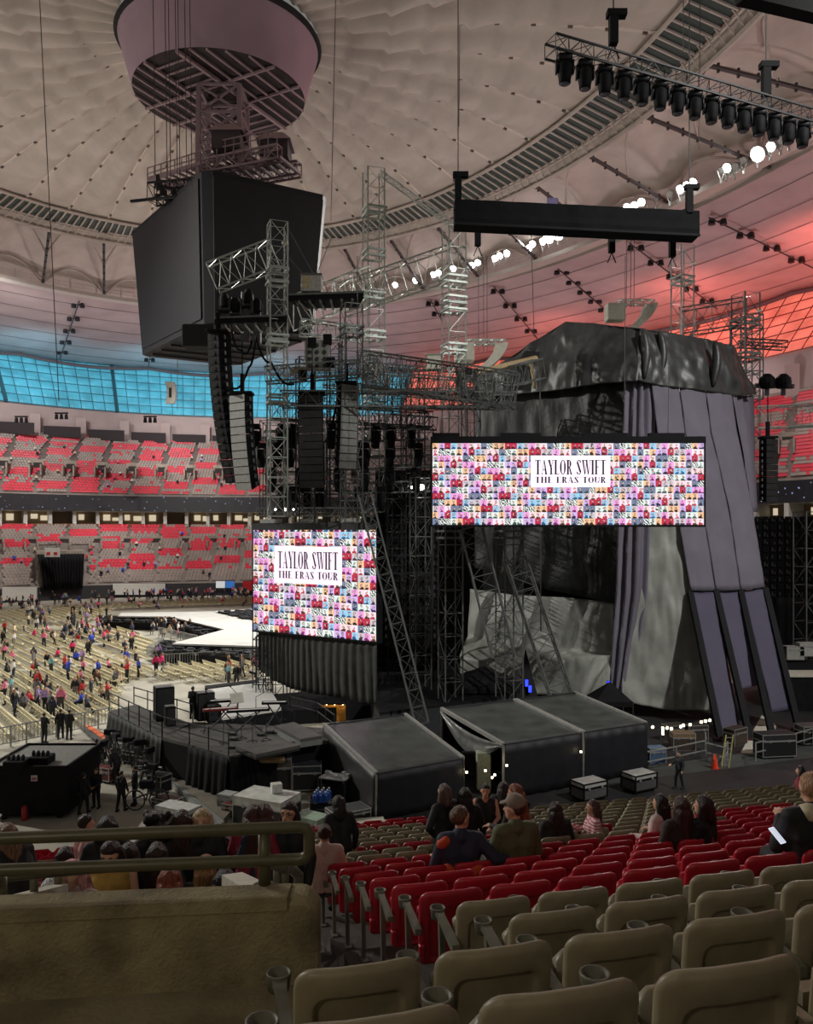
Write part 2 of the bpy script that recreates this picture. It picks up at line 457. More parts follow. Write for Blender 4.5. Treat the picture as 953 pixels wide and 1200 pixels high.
# far stand seats: red and grey rows
def seat_rows(n0,n1,rows,name,seed,arcs,pitch=.62):
    rnd=random.Random(seed); mr=MB();mg=MB()
    NS=66
    secw=(T1-T0)/NS
    vom=[]
    for (t0,t1) in arcs:
        for r in range(rows):
            f=(r+.6)/rows
            t=t0
            while t<t1:
                p=lerpL(n0,n1,f,t); 
                dt=pitch/ (p-lerpL(n0,n1,f,t+.001)).length*.001
                sec=int((t-T0)/secw); u=((t-T0)/secw)%1.0
                t+=dt
                if u<.06 or u>.94: continue
                if u<.16 and .42<f<.75 : continue
                if n0=='lfront' and f<.62 and TUN[0]<t<TUN[1]: continue
                w=.5+.5*noise.noise(V((sec*3.7+seed,r*.33,0.3)))+.12*noise.noise(V((t*200,r*.5,seed)))
                red= ((r+sec*2)%7 in (0,1,2)) if rnd.random()<.96 else rnd.random()<.5
                if w>.66: red=True
                if w<.25: red=False
                if (n0=='lfront' and r<4): red=False
                m=mr if red else mg
                d=(LP(n0,t)-LP(n1,t)); d.z=0; d.normalize(); x=V((-d.y,d.x,0))*.25
                a=p+V((0,0,.30)); 
                # folded seat: back slab and tipped-up pan
                b0=a-x;b1=a+x;up=V((0,0,.5))-d*.10
                k=d*.07
                n=len(m.v)
                m.v+=[tuple(q) for q in (b0,b1,b1+up,b0+up,b0+k*2,b1+k*2,b1+up*.8+k*2,b0+up*.8+k*2)]
                for q in ((0,3,2,1),(4,5,6,7),(1,2,6,5),(2,3,7,6),(3,0,4,7)): m.f.append(tuple(n+i for i in q)); m.m.append(0)
    for mb_,c,mm in ((mr,'red',M['redfar']),(mg,'grey',M['greyfar'])):
        o=mb_.build('stadium_seats',mm)
        tag(o,f"{c} seats filling the far {name} stand of the stadium",'seats',None,'stuff')
M['redfar']=mat('red_seat_far',srgb(215,30,62),.45,noise_amt=.1,noise_scale=.3)
M['greyfar']=mat('grey_seat_far',srgb(150,138,130),.5,noise_amt=.1,noise_scale=.3)
def seen(px0,px1,n):
    ts=[t for t in arc(2000) if (lambda p:p.y>20 and px0<pix(p)[0]<px1)(LP(n,t))]
    return (min(ts),max(ts))
TUN=seen(41,101,'lfront')
seat_rows('ufront','uback',25,'upper',3,[seen(-40,310,'ufront'),seen(855,1010,'ufront')])
seat_rows('lfront','lback',22,'lower',9,[seen(-40,310,'lfront')])
# vomitory portals in the far stands
mb=MB();ml=MB()
NS=66;secw=(T1-T0)/NS
for n0,n1,f,h in (('ufront','uback',.28,3.6),('lfront','lback',.6,2.4)):
    for k in range(NS):
        t=T0+secw*(k+.08); p=lerpL(n0,n1,f,t); d=(LP(n0,t)-LP(n1,t)); d.z=0; d.normalize(); x=V((-d.y,d.x,0))
        Mx=Matrix(((x.x,d.x,0,p.x),(x.y,d.y,0,p.y),(0,0,1,p.z),(0,0,0,1)))
        mb.box((-1.2,-2.5,0),(-.9,2.,h*.62),Mx); mb.box((.9,-2.5,0),(1.2,2.,h*.62),Mx); mb.box((-1.2,-2.8,0),(1.2,-2.5,h),Mx)
        ml.box((-.8,-2.5,.5),(.8,-2.4,h*.8),Mx)
struct('trim_vomitories',mb,M['concrete']); struct('trim_vomitory_doors',ml,mat('portal_dark',srgb(50,45,45),.8))
# ================================================================ the near stand
UA=math.radians(14); U_=V((math.cos(UA),math.sin(UA),0)); W_=V((-math.sin(UA),math.cos(UA),0))
def uv(u,v,z=0): p=U_*u+W_*v; return V((p.x,p.y,z))
NROW=20
def vk(k): return 2.13+.90*k
def hk(k): return 1.29+.345*k-.0025*k*k
def zt(k): return EYE-hk(k)-.85
def u_at(px,v):
    r=(px-CX)/F
    return (v*math.sin(UA)+r*v*math.cos(UA))/(math.cos(UA)-r*math.sin(UA))
def row_at(px,k,dv=0):
    v=vk(k)+dv; u=u_at(px,v); return uv(u,v,zt(k)),u
MU=Matrix(((U_.x,W_.x,0,0),(U_.y,W_.y,0,0),(0,0,1,0),(0,0,0,1)))
# treads
mb=MB()
for k in range(-2,NROW):
    uL=-26.; uR=u_at(1050,vk(k)+.4)+5
    if k<2: uL=-1.0 if k>=0 else -3
    if 2<=k<8: uL=.25
    if 5<=k<8: mb.box((-26,vk(k)-.5,zt(k)-.8),(.2,vk(k)+.4,zt(k)-.2),MU)
    if k>=2:
        if uL<0: mb.box((uL,vk(k)-.5,zt(k)-.6),(.27,vk(k)+.4,zt(k)),MU)
        uL=1.35
    mb.box((uL,vk(k)-.5,zt(k)-.6),(uR,vk(k)+.4,zt(k)),MU)
struct('floor_stand',mb,mat('stand_tread',srgb(84,80,76),.9,noise_amt=.2,noise_scale=2))
# aisle with half steps
mb=MB();nb=MB()
for k in range(1,NROW):
    for j in range(2):
        z=zt(k)+(.17 if j==0 else 0.0)+.012; v0=vk(k)-.5+.45*j
        z=zt(k)-(zt(k)-zt(k+1))*.5*j+.015
        lo=.28;hi=1.34
        mb.box((lo,v0,z-.3),(hi,v0+.45,z),MU)
        nb.box((lo,v0+.27,z),(hi,v0+.45,z+.004),MU)
struct('floor_aisle_steps',mb,mat('aisle_step',srgb(196,192,182),.85,noise_amt=.15,noise_scale=5)); struct('trim_step_nosing',nb,mat('step_nosing',srgb(66,64,62),.85,noise_amt=.2,noise_scale=60))
# ledge and the concrete parapet wall
mb=MB()
zl=EYE-2.06
P=[at(-60,1172,1),at(430,1157,1)]
mb.hexa([V((-5,1.2,zl-.5)),V((.02,1.6,zl-.5)),V((-.33,3.75,zl-.5)),V((-5,3.6,zl-.5)),V((-5,1.2,zl)),V((.02,1.6,zl)),V((-.33,3.75,zl)),V((-5,3.6,zl))])
struct('floor_ledge',mb,M['warmconc'])
mb=MB()
a=at(-480,1088,3.39);b=at(337,1053,3.72)
zt0=a.z;zt1=b.z
mb.hexa([V((a.x,a.y,zl-.6)),V((b.x,b.y,zl-.6)),V((b.x,b.y+.13,zl-.6)),V((a.x,a.y+.13,zl-.6)),V((a.x,a.y,zt0)),V((b.x,b.y,zt1)),V((b.x,b.y+.13,zt1)),V((a.x,a.y+.13,zt0))])
# thin capping lip
mb.hexa([V((a.x,a.y-.012,zt0-.05)),V((b.x,b.y-.012,zt1-.05)),V((b.x,b.y+.14,zt1-.05)),V((a.x,a.y+.14,zt0-.05)),V((a.x,a.y-.012,zt0+.01)),V((b.x,b.y-.012,zt1+.01)),V((b.x,b.y+.14,zt1+.01)),V((a.x,a.y+.14,zt0+.01))])
# rounded end block
R=[]
x0=b.x;x1=b.x+.135
for i in range(9):
    x=x0+(x1-x0)*i/8; d=.0 if i<3 else .05*((i-2)/6)**2.5
    zz=zt1+.0-d
    R.append([V((x,b.y+d*.6,zl-.8)),V((x,b.y+.2-d*.6,zl-.8)),V((x,b.y+.2-d*.6,zz-.03)),V((x,b.y+.16-d*.6,zz)),V((x,b.y+.04+d*.6,zz)),V((x,b.y+d*.6,zz-.03))])
mb.rings(R)
struct('wall_parapet',mb,mat('stained_concrete',srgb(136,126,98),.9,noise_amt=.28,noise_scale=4.5,bump=.3,bump_scale=50))
# vomitory side walls, cream painted
mb=MB()
def slab(p0,p1,h0,th=.12):
    p0=V(p0);p1=V(p1);n=V((-(p1-p0).y,(p1-p0).x,0)).normalized()*th
    mb.hexa([V((p0.x,p0.y,p0.z-h0)),V((p1.x,p1.y,p1.z-h0)),V((p1.x+n.x,p1.y+n.y,p1.z-h0)),V((p0.x+n.x,p0.y+n.y,p0.z-h0)),p0,p1,p1+n,p0+n])
slab(at(-20,1062,5.2),at(80,1036,6.7),1.6)
slab(at(350,1052,4.2),at(284,1022,6.5),1.6,.16)
struct('wall_vomitory',mb,mat('vomitory_paint',srgb(190,186,172),.7,noise_amt=.08))
# guard rail on the parapet
rail=T('guard_railing','olive painted double tube guard railing running along the concrete parapet','railing',at(310,1040,3.85))
olive=mat('olive_rail_paint',srgb(92,88,66),.4,noise_amt=.08,noise_scale=12)
Yr=3.85
mb=MB(); r=.028
tl=at(-480,1001,3.55);tr=at(357,969,Yr);br_=at(357,1005,Yr+.01);bl=at(-480,1037,3.55)
pts=[tl]+[tl.lerp(tr,i/8) for i in range(1,8)]+[at(350,969,Yr),at(359,971,Yr),at(362.5,977,Yr),at(362.5,998,Yr),at(360,1004,Yr),at(352,1007,Yr)]+[at(340,1007.5,Yr).lerp(bl,i/8) for i in range(0,9)]
mb.tube(pts,r,10); mb.build('rail_tube',olive,rail,True)
mb=MB(); mb.tube([at(310,975,Yr),at(310,1040,Yr)],r*1.05,10); mb.build('post',olive,rail,True)
mb=MB(); mb.lathe(at(310,1041,Yr)-V((0,0,.0)),[(.0,0),(.06,0),(.06,.012),(0,.012)],12); mb.build('base_flange',olive,rail)
# smaller handrail beside the aisle
r2=T('aisle_handrail','grey tube handrail end sloping down beside the aisle steps','railing',at(340,1040,4.6))
mb=MB(); mb.tube([at(318,1012,4.2),at(342,1018,4.5),at(350,1026,4.5),at(349,1050,4.5)],.03,8); mb.build('rail_tube',M['armgrey'],r2,True)
for i,(px,py) in enumerate(((325,1030),(334,1032))):
    mb=MB(); mb.tube([at(px,1014,4.35),at(px,1045,4.35)],.022,8); mb.build('post',M['armgrey'],r2,True)
vr=T('vomitory_railing','low olive railing along the cream vomitory wall behind the guard railing','railing',at(40,1040,6))
mb=MB(); mb.tube([at(-20,1030,5.2),at(145,1017,7.6)],.03,8); mb.build('rail_tube',olive,vr,True)
for px,Y in ((3,5.4),(40,6.1),(68,6.7)):
    mb=MB(); f=(px+20)/165; y0=1030-13*f; mb.tube([at(px,y0,Y),at(px,y0+26,Y)],.03,6); mb.build('post',olive,vr,True)
# ------------------------------------------------ seats
def seat_back(mb,lod):
    n=28 if lod==0 else 14
    O=[]
    w=.245;z0=.30;z1=.86
    # outline: rounded top corners, slightly tapering to the bottom
    def corner(cx,cz,r,a0,a1,m): return [(cx+r*math.cos(a0+(a1-a0)*i/m),cz+r*math.sin(a0+(a1-a0)*i/m)) for i in range(m+1)]
    m=5 if lod==0 else 2; m2=2 if lod==0 else 1
    O+=corner(w-.075,z1-.075,.075,0,PI/2,m)
    O+=[(.08,z1+.003),(-.08,z1+.003)]
    O+=corner(-w+.075,z1-.075,.075,PI/2,PI,m)
    O+=[(-w+.004,.5)]
    O+=corner(-w+.035+.012,z0+.035,.035,PI,1.5*PI,m2)
    O+=corner(w-.035-.012,z0+.035,.035,1.5*PI,2*PI,m2)
    O+=[(w-.004,.5)]
    cz=.58
    def ring(s,y,sz=None,dz=0):
        sz=s if sz is None else sz
        R=[]
        for x,z in O:
            X=x*s; Z=cz+dz+(z-cz)*sz
            lean=-.13*(Z-.45)
            R.append(V((X,y+lean+.045*(X/w)**2,Z)))
        return R
    if lod==0: rr=[ring(.02,.032,dz=-.03),ring(.64,.030,.66,-.035),ring(.68,.026,.70,-.035),ring(.715,.002,.745,-.035),ring(.74,-.002,.77,-.035),ring(.90,-.004),ring(.97,.004),ring(1,.02),ring(.985,.038),ring(.93,.046),ring(.02,.044)]
    else: rr=[ring(.05,.026,dz=-.035),ring(.66,.024,.68,-.035),ring(.72,0,.75,-.035),ring(.96,0),ring(1,.02),ring(.95,.045),ring(.05,.045)]
    mb.rings(rr)
def seat_proto(col,m,lod=0):
    root=T('stadium_seat',f'{col} folding stadium seat','seat')
    b=MB(); seat_back(b,lod); b.build('backrest',m,root,True)
    b=MB(); b.rings([[V((x,y+.28*(z-.4),z)) for x,y,z in r] for r in (
        [(-.19,.09,.40),(.19,.09,.40),(.19,.13,.40),(-.19,.13,.40)],[(-.215,.085,.43),(.215,.085,.43),(.215,.145,.43),(-.215,.145,.43)],
        [(-.215,.085,.66),(.215,.085,.66),(.215,.135,.66),(-.215,.135,.66)],[(-.17,.095,.70),(.17,.095,.70),(.17,.12,.70),(-.17,.12,.70)])]); b.build('seat_pan',m,root,True)
    x=-.268
    b=MB(); b.rings([[V((x+dx*w,y,z+dz*h)) for dx,dz in ((-1,-1),(1,-1),(1,1),(-1,1))] for y,z,w,h in ((-.05,.60,.024,.022),(.0,.605,.026,.024),(.26,.645,.022,.018),(.31,.652,.03,.014))]); arm=b.build('armrest',M['armgrey'],root)
    b=MB(); n=14 if lod==0 else 8
    b.lathe((x,.355,.60),[(.030,0),(.044,.004),(.052,.068),(.052,.075),(.044,.075),(.040,.015),(.0,.012)],n); b.build('cup_holder',M['armgrey'],arm,True)
    b=MB(); b.bar((x,.27,.64),(x,.20,.0),.04); b.cbox((x,.20,.012),(.07,.16,.024)); b.build('support_post',M['armgrey'],root)
    if lod==0:
        for sx in (-1,1):
            b=MB(); b.bbox((sx*.225-.02,-.006,.36),(sx*.225+.02,.05,.47),.006); b.build('hinge_bracket',m,root)
    return root
def seat_red(k,u):
    if k<=3: return False
    if k<=9: return True
    if k in (10,): return u>7
    if k in (11,): return u<1.5 or 8.6<u<11.6
    if k in (12,13): return (k==12 and u<7) or 8.8<u<11.4
    if k in (18,19): return u<7.6
    return u<-1 and k%3!=1
PITCH=.545
spots=[]
for k in range(NROW):
    v=vk(k); u0={0:.17,1:.30}.get(k,1.5); uR=u_at(1000,v)+3.2; uF=u_at(1000,v)
    i=0
    while u0+PITCH*(i+.5)<uR:
        u=u0+PITCH*(i+.5); spots.append((k,i,u,v,'R' if u<uF else 'X')); i+=1
    if k>=8:
        i=0
        while .1-PITCH*(i+.5)>u_at(-30,v):
            spots.append((k,i,.1-PITCH*(i+.5),v,'L')); i+=1
taken=set()
protos={}
near=[];far=[]
for s in spots:
    k,i,u,v,side=s
    p=uv(u,v)
    near.append((p.length+{'R':0,'L':6,'X':500}[side],s))
near.sort(key=lambda q:q[0])
SPLIT=300
first={}
for d,(k,i,u,v,side) in near[:SPLIT]:
    red=seat_red(k,u); col='red' if red else 'grey'
    lod=0 if k<7 else 1
    key=(red,lod)
    where=('right' if side=='R' else 'left')
    lab=f'{col} folding stadium seat, {ordn(i)} {where} of the aisle in {ordn(k)} row from bottom'
    loc=uv(u,v,zt(k))
    if key not in protos:
        protos[key]=seat_proto(col,M['redplastic'] if red else M['greyplastic'],lod); o=protos[key]
        o.location=loc;o.rotation_euler.z=UA;o['label']=lab;o['group']=f'{col} seats in the near stand'
    else:
        o=dup(protos[key],loc,UA,lab,f'{col} seats in the near stand')
for red,col,m in ((True,'red',M['redplastic']),(False,'grey',M['greyplastic'])):
    mb=MB(); nb=0
    for d,(k,i,u,v,side) in near[SPLIT:]:
        if seat_red(k,u)!=red: continue
        nb+=1
        Mx=Matrix.Translation(uv(u,v,zt(k)))@Matrix.Rotation(UA,4,'Z')
        if side=='X':
            tb=MB(); seat_back(tb,1); n0_=len(mb.v); mb.v+=[tuple(Mx@V(q)) for q in tb.v]; mb.f+=[tuple(n0_+i_ for i_ in f_) for f_ in tb.f]; mb.m+=tb.m
            mb.box((-.21,.11,.42),(.21,.17,.66),Mx); mb.box((-.29,.0,.60),(-.25,.34,.64),Mx); mb.box((-.29,.18,0),(-.25,.22,.6),Mx); continue
        R=[]
        for s,y in ((.3,.012),(.93,0),(1,.022),(.3,.045)):
            pts=[(.245,.36),(.245,.78),(.18,.86),(-.18,.86),(-.245,.78),(-.245,.36)]
            R.append([V((x*s,y-.13*(.58+(z-.58)*s-.45)+.04*(x*s/.245)**2,.58+(z-.58)*s)) for x,z in pts])
        mb.rings(R,M=Mx)
        mb.box((-.21,.11,.42),(.21,.17,.72),Mx)
        mb.box((-.29,.0,.56),(-.25,.34,.6),Mx)
    o=mb.build('stadium_seats',m); tag(o,f'{col} seats filling the farther rows of the near stand','seats',None,'stuff')
# concourse wall and the underside of the upper deck behind the camera
mb=MB(); mb.box((-40,-10.5,6),(40,-10,17),MU); struct('wall_concourse',mb,mat('concourse_paint',srgb(120,110,98),.8))
mb=MB(); mb.box((-40,-10.5,16.6),(40,-1.2,17.4),MU); struct('ceiling_overhang',mb,M['concrete'])
# front wall of the near stand and the dark walkway beyond it
mb=MB(); kz=NROW-1; vE=vk(kz)+.4
mb.box((-26,vE,-.1),(26,vE+.2,zt(kz)+.55),MU)
struct('wall_stand_front',mb,M['blackcloth'])
# ================================================================ stage, tents and gear
def pixY0(py): return F*EYE/(py-HOR)
def TR(loc,rz): return Matrix.Translation(V(loc))@Matrix.Rotation(rz,4,'Z')
# ---------------- LED screens
def screenmat(name,cols,rows,es):
    m=bpy.data.materials.new(name); m.use_nodes=True; nt=m.node_tree; N=nt.nodes; L=nt.links; b=N['Principled BSDF']
    b.inputs['Base Color'].default_value=(.02,.02,.02,1); b.inputs['Roughness'].default_value=.5
    uvn=N.new('ShaderNodeUVMap'); 
    def math_(op,a,b_=None,c=None):
        n=N.new('ShaderNodeMath'); n.operation=op
        for i,x in enumerate((a,b_,c)):
            if x is None: continue
            if isinstance(x,(int,float)): n.inputs[i].default_value=x
            else: L.new(x,n.inputs[i])
        return n.outputs[0]
    sp=N.new('ShaderNodeSeparateXYZ'); L.new(uvn.outputs['UV'],sp.inputs[0])
    sx=math_('MULTIPLY',sp.outputs['X'],cols); sy=math_('MULTIPLY',sp.outputs['Y'],rows)
    ix=math_('FLOOR',sx); iy=math_('FLOOR',sy); fx=math_('SUBTRACT',sx,ix); fy=math_('SUBTRACT',sy,iy)
    cm2=N.new('ShaderNodeCombineXYZ'); L.new(sx,cm2.inputs[0]); L.new(sy,cm2.inputs[1])
    nz=N.new('ShaderNodeTexNoise'); nz.inputs['Scale'].default_value=1.9; nz.inputs['Detail'].default_value=2; L.new(cm2.outputs[0],nz.inputs['Vector'])
    sc_=N.new('ShaderNodeSeparateColor'); L.new(nz.outputs['Color'],sc_.inputs[0])
    fx=math_('ADD',fx,math_('MULTIPLY',math_('SUBTRACT',sc_.outputs[0],.5),.9)); fy=math_('ADD',fy,math_('MULTIPLY',math_('SUBTRACT',sc_.outputs[1],.5),.9))
    idx=math_('ADD',ix,math_('MULTIPLY',iy,4.0))
    cmb=N.new('ShaderNodeCombineXYZ'); L.new(ix,cmb.inputs[0]); L.new(iy,cmb.inputs[1])
    wn=N.new('ShaderNodeTexWhiteNoise'); wn.noise_dimensions='2D'; L.new(cmb.outputs[0],wn.inputs['Vector'])
    jit=math_('FLOOR',math_('MULTIPLY',wn.outputs['Value'],1.35))
    md=math_('DIVIDE',math_('ADD',math_('MODULO',math_('ADD',math_('ADD',idx,jit),110.0),11.0),.5),11.0)
    def ramp(cs,fac):
        r=N.new('ShaderNodeValToRGB'); r.color_ramp.interpolation='CONSTANT'; e=r.color_ramp.elements
        while len(e)<len(cs): e.new(.5)
        for i,c in enumerate(cs): e[i].position=i/len(cs); e[i].color=(*srgb(*c),1)
        L.new(fac,r.inputs['Fac']); return r.outputs['Color']
    bgc=ramp([(255,240,250),(120,135,165),(240,245,240),(236,248,243),(255,205,160),(222,190,246),(200,40,75),(160,215,245),(215,205,215),(250,170,235),(255,225,228)],md)
    fgc=ramp([(190,60,70),(26,30,52),(30,30,30),(60,80,70),(50,24,16),(40,22,66),(70,6,24),(40,84,130),(50,46,54),(120,30,100),(90,40,30)],md)
    # generic figure: a head over shoulders in every tile
    dx=math_('SUBTRACT',fx,math_('ADD',.38,math_('MULTIPLY',wn.outputs['Value'],.25)))
    hd=math_('ADD',math_('MULTIPLY',math_('POWER',math_('ABSOLUTE',dx),2.0),26.0),math_('MULTIPLY',math_('POWER',math_('SUBTRACT',fy,.62),2.0),26.0))
    sh=math_('ADD',math_('MULTIPLY',math_('POWER',math_('ABSOLUTE',dx),2.0),7.0),math_('MULTIPLY',math_('POWER',math_('SUBTRACT',fy,.02),2.0),9.0))
    near_=math_('LESS_THAN',math_('MINIMUM',hd,sh),1.0)
    # striped tile
    st=math_('GREATER_THAN',math_('SINE',math_('MULTIPLY',math_('ADD',fx,fy),13.0)),.15)
    is2=math_('COMPARE',md,2.5/11,.03)
    fac=math_('ADD',math_('MULTIPLY',near_,math_('SUBTRACT',1.0,is2)),math_('MULTIPLY',st,is2))
    mx=N.new('ShaderNodeMix'); mx.data_type='RGBA'; L.new(fac,mx.inputs['Factor']); L.new(bgc,mx.inputs['A']); L.new(fgc,mx.inputs['B'])
    skin=math_('LESS_THAN',hd,.38)
    m2=N.new('ShaderNodeMix'); m2.data_type='RGBA'; L.new(math_('MULTIPLY',skin,math_('SUBTRACT',.85,is2)),m2.inputs['Factor']); L.new(mx.outputs['Result'],m2.inputs['A']); m2.inputs['B'].default_value=(*srgb(250,205,190),1)
    mx=m2
    L.new(mx.outputs['Result'],b.inputs['Emission Color']); b.inputs['Emission Strength'].default_value=es
    return m
# didone style capitals as polygons in a unit-high box
def serif_letter(ch):
    t=.16;h=.045;P=[]
    def R(x0,y0,x1,y1): P.append([(x0,y0),(x1,y0),(x1,y1),(x0,y1)])
    def stem(x,w=t): R(x,0,x+w,1); R(x-.05,0,x+w+.05,h); R(x-.05,1-h,x+w+.05,1)
    def arcp(cx,cy,rx,ry,a0,a1,tm,n=10):
        for i in range(n):
            b0=a0+(a1-a0)*i/n;b1=a0+(a1-a0)*(i+1)/n
            def q(a,s):
                wx=h+(tm-h)*abs(math.cos(a))
                return (cx+(rx-s*wx)*math.cos(a),cy+(ry-s*h*1.2)*math.sin(a))
            P.append([q(b0,0),q(b1,0),q(b1,1),q(b0,1)])
    if ch=='T': stem(.17); R(0,1-h,.5,1); P.append([(0,1),(.03,1),(.02,.72),(0,.72)]); P.append([(.47,1),(.5,1),(.5,.72),(.48,.72)]); W=.5
    elif ch=='A': P.append([(.05,0),(.08,0),(.27,1),(.23,1)]); P.append([(.36,0),(.52,0),(.30,1),(.23,1)]); R(.12,.3,.4,.3+h); R(0,0,.15,h); R(.32,0,.56,h); W=.56
    elif ch=='Y': P.append([(.0,1),(.17,1),(.33,.45),(.2,.45)]); P.append([(.43,1),(.47,1),(.30,.45),(.25,.45)]); R(.2,0,.35,.48); R(.12,0,.43,h); R(-.03,1-h,.22,1); R(.37,1-h,.53,1); W=.5
    elif ch=='L': stem(.05); R(.05,0,.44,h); P.append([(.41,0),(.44,0),(.44,.3),(.43,.3)]); W=.45
    elif ch=='O': arcp(.27,.5,.27,.51,0,2*PI,t,24); W=.54
    elif ch=='R': stem(.05); arcp(.22,.74,.22,.26,-PI/2,PI/2,t,10); R(.15,1-h,.24,1); R(.15,.48,.24,.48+h); P.append([(.22,.5),(.33,.5),(.5,0),(.36,0)]); R(.36,0,.55,h); W=.53
    elif ch=='S':
        P.append([(.03,.80),(.17,.85),(.43,.22),(.28,.17)]); arcp(.22,.76,.2,.25,.3,PI,.12,10); arcp(.23,.25,.21,.26,PI*1.0+.35,2*PI,.12,10)
        P.append([(.38,1),(.41,1),(.41,.7),(.39,.7)]); P.append([(.02,.3),(.05,.3),(.05,0),(.02,0)]); W=.46
    elif ch=='W':
        P.append([(.0,1),(.15,1),(.30,0),(.22,0)]); P.append([(.40,1),(.43,1),(.30,0),(.25,0)]); P.append([(.32,1),(.47,1),(.60,0),(.52,0)]); P.append([(.72,1),(.75,1),(.6,0),(.55,0)]); R(-.04,1-h,.52,1);R(.66,1-h,.8,1); W=.76
    elif ch=='I': stem(.06); W=.27
    elif ch=='F': stem(.05); R(.05,1-h,.44,1); R(.15,.5,.34,.5+h); P.append([(.41,1),(.44,1),(.44,.7),(.43,.7)]); P.append([(.32,.38),(.34,.38),(.34,.65),(.32,.65)]); W=.46
    elif ch=='H': stem(.05); stem(.40); R(.1,.5,.5,.5+h); W=.62
    elif ch=='E': stem(.05); R(.05,1-h,.44,1); R(.05,0,.46,h); R(.15,.5,.34,.5+h); P.append([(.41,1),(.44,1),(.44,.7),(.43,.7)]); P.append([(.43,0),(.46,0),(.46,.3),(.45,.3)]); P.append([(.32,.36),(.34,.36),(.34,.66),(.32,.66)]); W=.48
    elif ch=='U': R(.05,.3,.2,1); R(0,1-h,.25,1); R(.45,.3,.45+h,1); R(.38,1-h,.55,1); arcp(.265,.3,.215,.31,PI,2*PI,.12,12); W=.55
    else: W=.25
    return P,W
def lettering(mb,text,O,ex,ez,n,width,height):
    tot=0;L=[]
    for ch in text:
        P,w=serif_letter(ch); L.append((P,tot,w)); tot+=w+.06
    tot-=.06
    for P,x0,w in L:
        for q in P:
            mb.poly([O+ex*((x0+x)/tot*width)+ez*(y*height)+n for x,y in q])
def led(name,label,TL,TRr,BL,BR,cols,rows,tx0,tx1,ty0,ty1,es,group=None):
    root=T(name,label,'screen',(BL+BR)/2,group)
    ex=(BR-BL);w=ex.length;ex.normalize();ez=V((0,0,1));h=TL.z-BL.z
    n=ex.cross(ez)  # towards camera
    mb=MB();O=BL
    def G(a,b): return O+ex*(w*a)+ez*(h*b)
    mb.v=[tuple(G(0,0)),tuple(G(1,0)),tuple(G(1,1)),tuple(G(0,1))]; mb.f=[(0,1,2,3)]; mb.m=[0]; mb.uv=[(0,0),(1,0),(1,1),(0,1)]
    mb.build('display',screenmat(name+'_image',cols,rows,es),root)
    c=MB(); d=n*.02
    c.quad(G(tx0,ty0)+d,G(tx1,ty0)+d,G(tx1,ty1)+d,G(tx0,ty1)+d)
    card=c.build('title_panel',mat('title_panel_glow',srgb(250,240,252),.5,noise_amt=0,emit=srgb(246,224,247),es=es),root)
    k=MB();pw=w*(tx1-tx0);ph=h*(ty1-ty0)
    lettering(k,'TAYLOR SWIFT',G(tx0,ty0)+ex*pw*.055+ez*ph*.40,ex,ez,n*.04,pw*.89,ph*.46)
    lettering(k,'THE ERAS TOUR',G(tx0,ty0)+ex*pw*.055+ez*ph*.13,ex,ez,n*.04,pw*.89,ph*.20)
    k.build('lettering',mat('lettering_ink',srgb(30,28,32),.6,noise_amt=0),card)
    f=MB()
    bk=n*-.02
    Mx=Matrix(((ex.x,n.x,0,O.x),(ex.y,n.y,0,O.y),(0,0,1,O.z),(0,0,0,1)))
    f.box((-.1,-.5,-.12),(w+.1,-.03,h+.1),Mx); f.box((-.1,-.03,-.12),(w+.1,.03,-.0),Mx); f.box((-.1,-.03,0),(-.0,.02,h),Mx); f.box((w,-.03,0),(w+.1,.02,h),Mx)
    f.build('frame',M['black'],root)
    return root,Mx,w,h,n
zb=5.3
TLp=at(297,617,55.3)
r,Mx,w,h,n=led('led_screen','tall LED screen of colourful portrait tiles and title card above the grey drape',V((TLp.x,55.3,12.15)),V((at(441,617,49.5).x,49.5,12.15)),V((TLp.x,55.3,zb)),V((at(441,617,49.5).x,49.5,zb)),22,15.5,.19,.745,.48,.83,1.0)
scrL=(Mx,w,h)
mb=MB(); mb.box((-.1,-.4,h-.1),(w+.1,.06,h+.35),Mx); mb.build('header',M['dsteel'],r)
for k in range(3):
    mb=MB(); mb.box((.7+k*w/3,-.3,h+.35),(.7+k*w/3+w*.16,.1,h+.62),Mx); mb.build('mounting_plate',M['steel'],r)
Yr2=46
BLp=at(507,615,Yr2)
r,Mx,w,h,n=led('led_screen','wide LED screen of colourful portrait tiles hung before the tarp covered tower',at(507,519,Yr2),at(825,519,Yr2),BLp,at(825,615,Yr2),45,13,.362,.655,.46,.845,1.0)
scrR=(Mx,w,h)
mb=MB(); mb.box((-.1,-.5,h-.02),(w+.1,.06,h+.36),Mx); mb.build('header',M['black'],r)
for a_,b_ in ((0,.1),(.25,.4),(.56,.72),(.8,.93)):
    mb=MB(); mb.box((a_*w,-.4,h+.36),(b_*w,.0,h+.56),Mx); mb.build('mounting_plate',M['black'],r)
mb=MB()
for f_ in (.06,.5,.94):
    mb.box((f_*w-.2,-1.1,-.1),(f_*w+.2,-.5,h+.4),Mx)
mb.build('rear_bracket',M['black'],r)
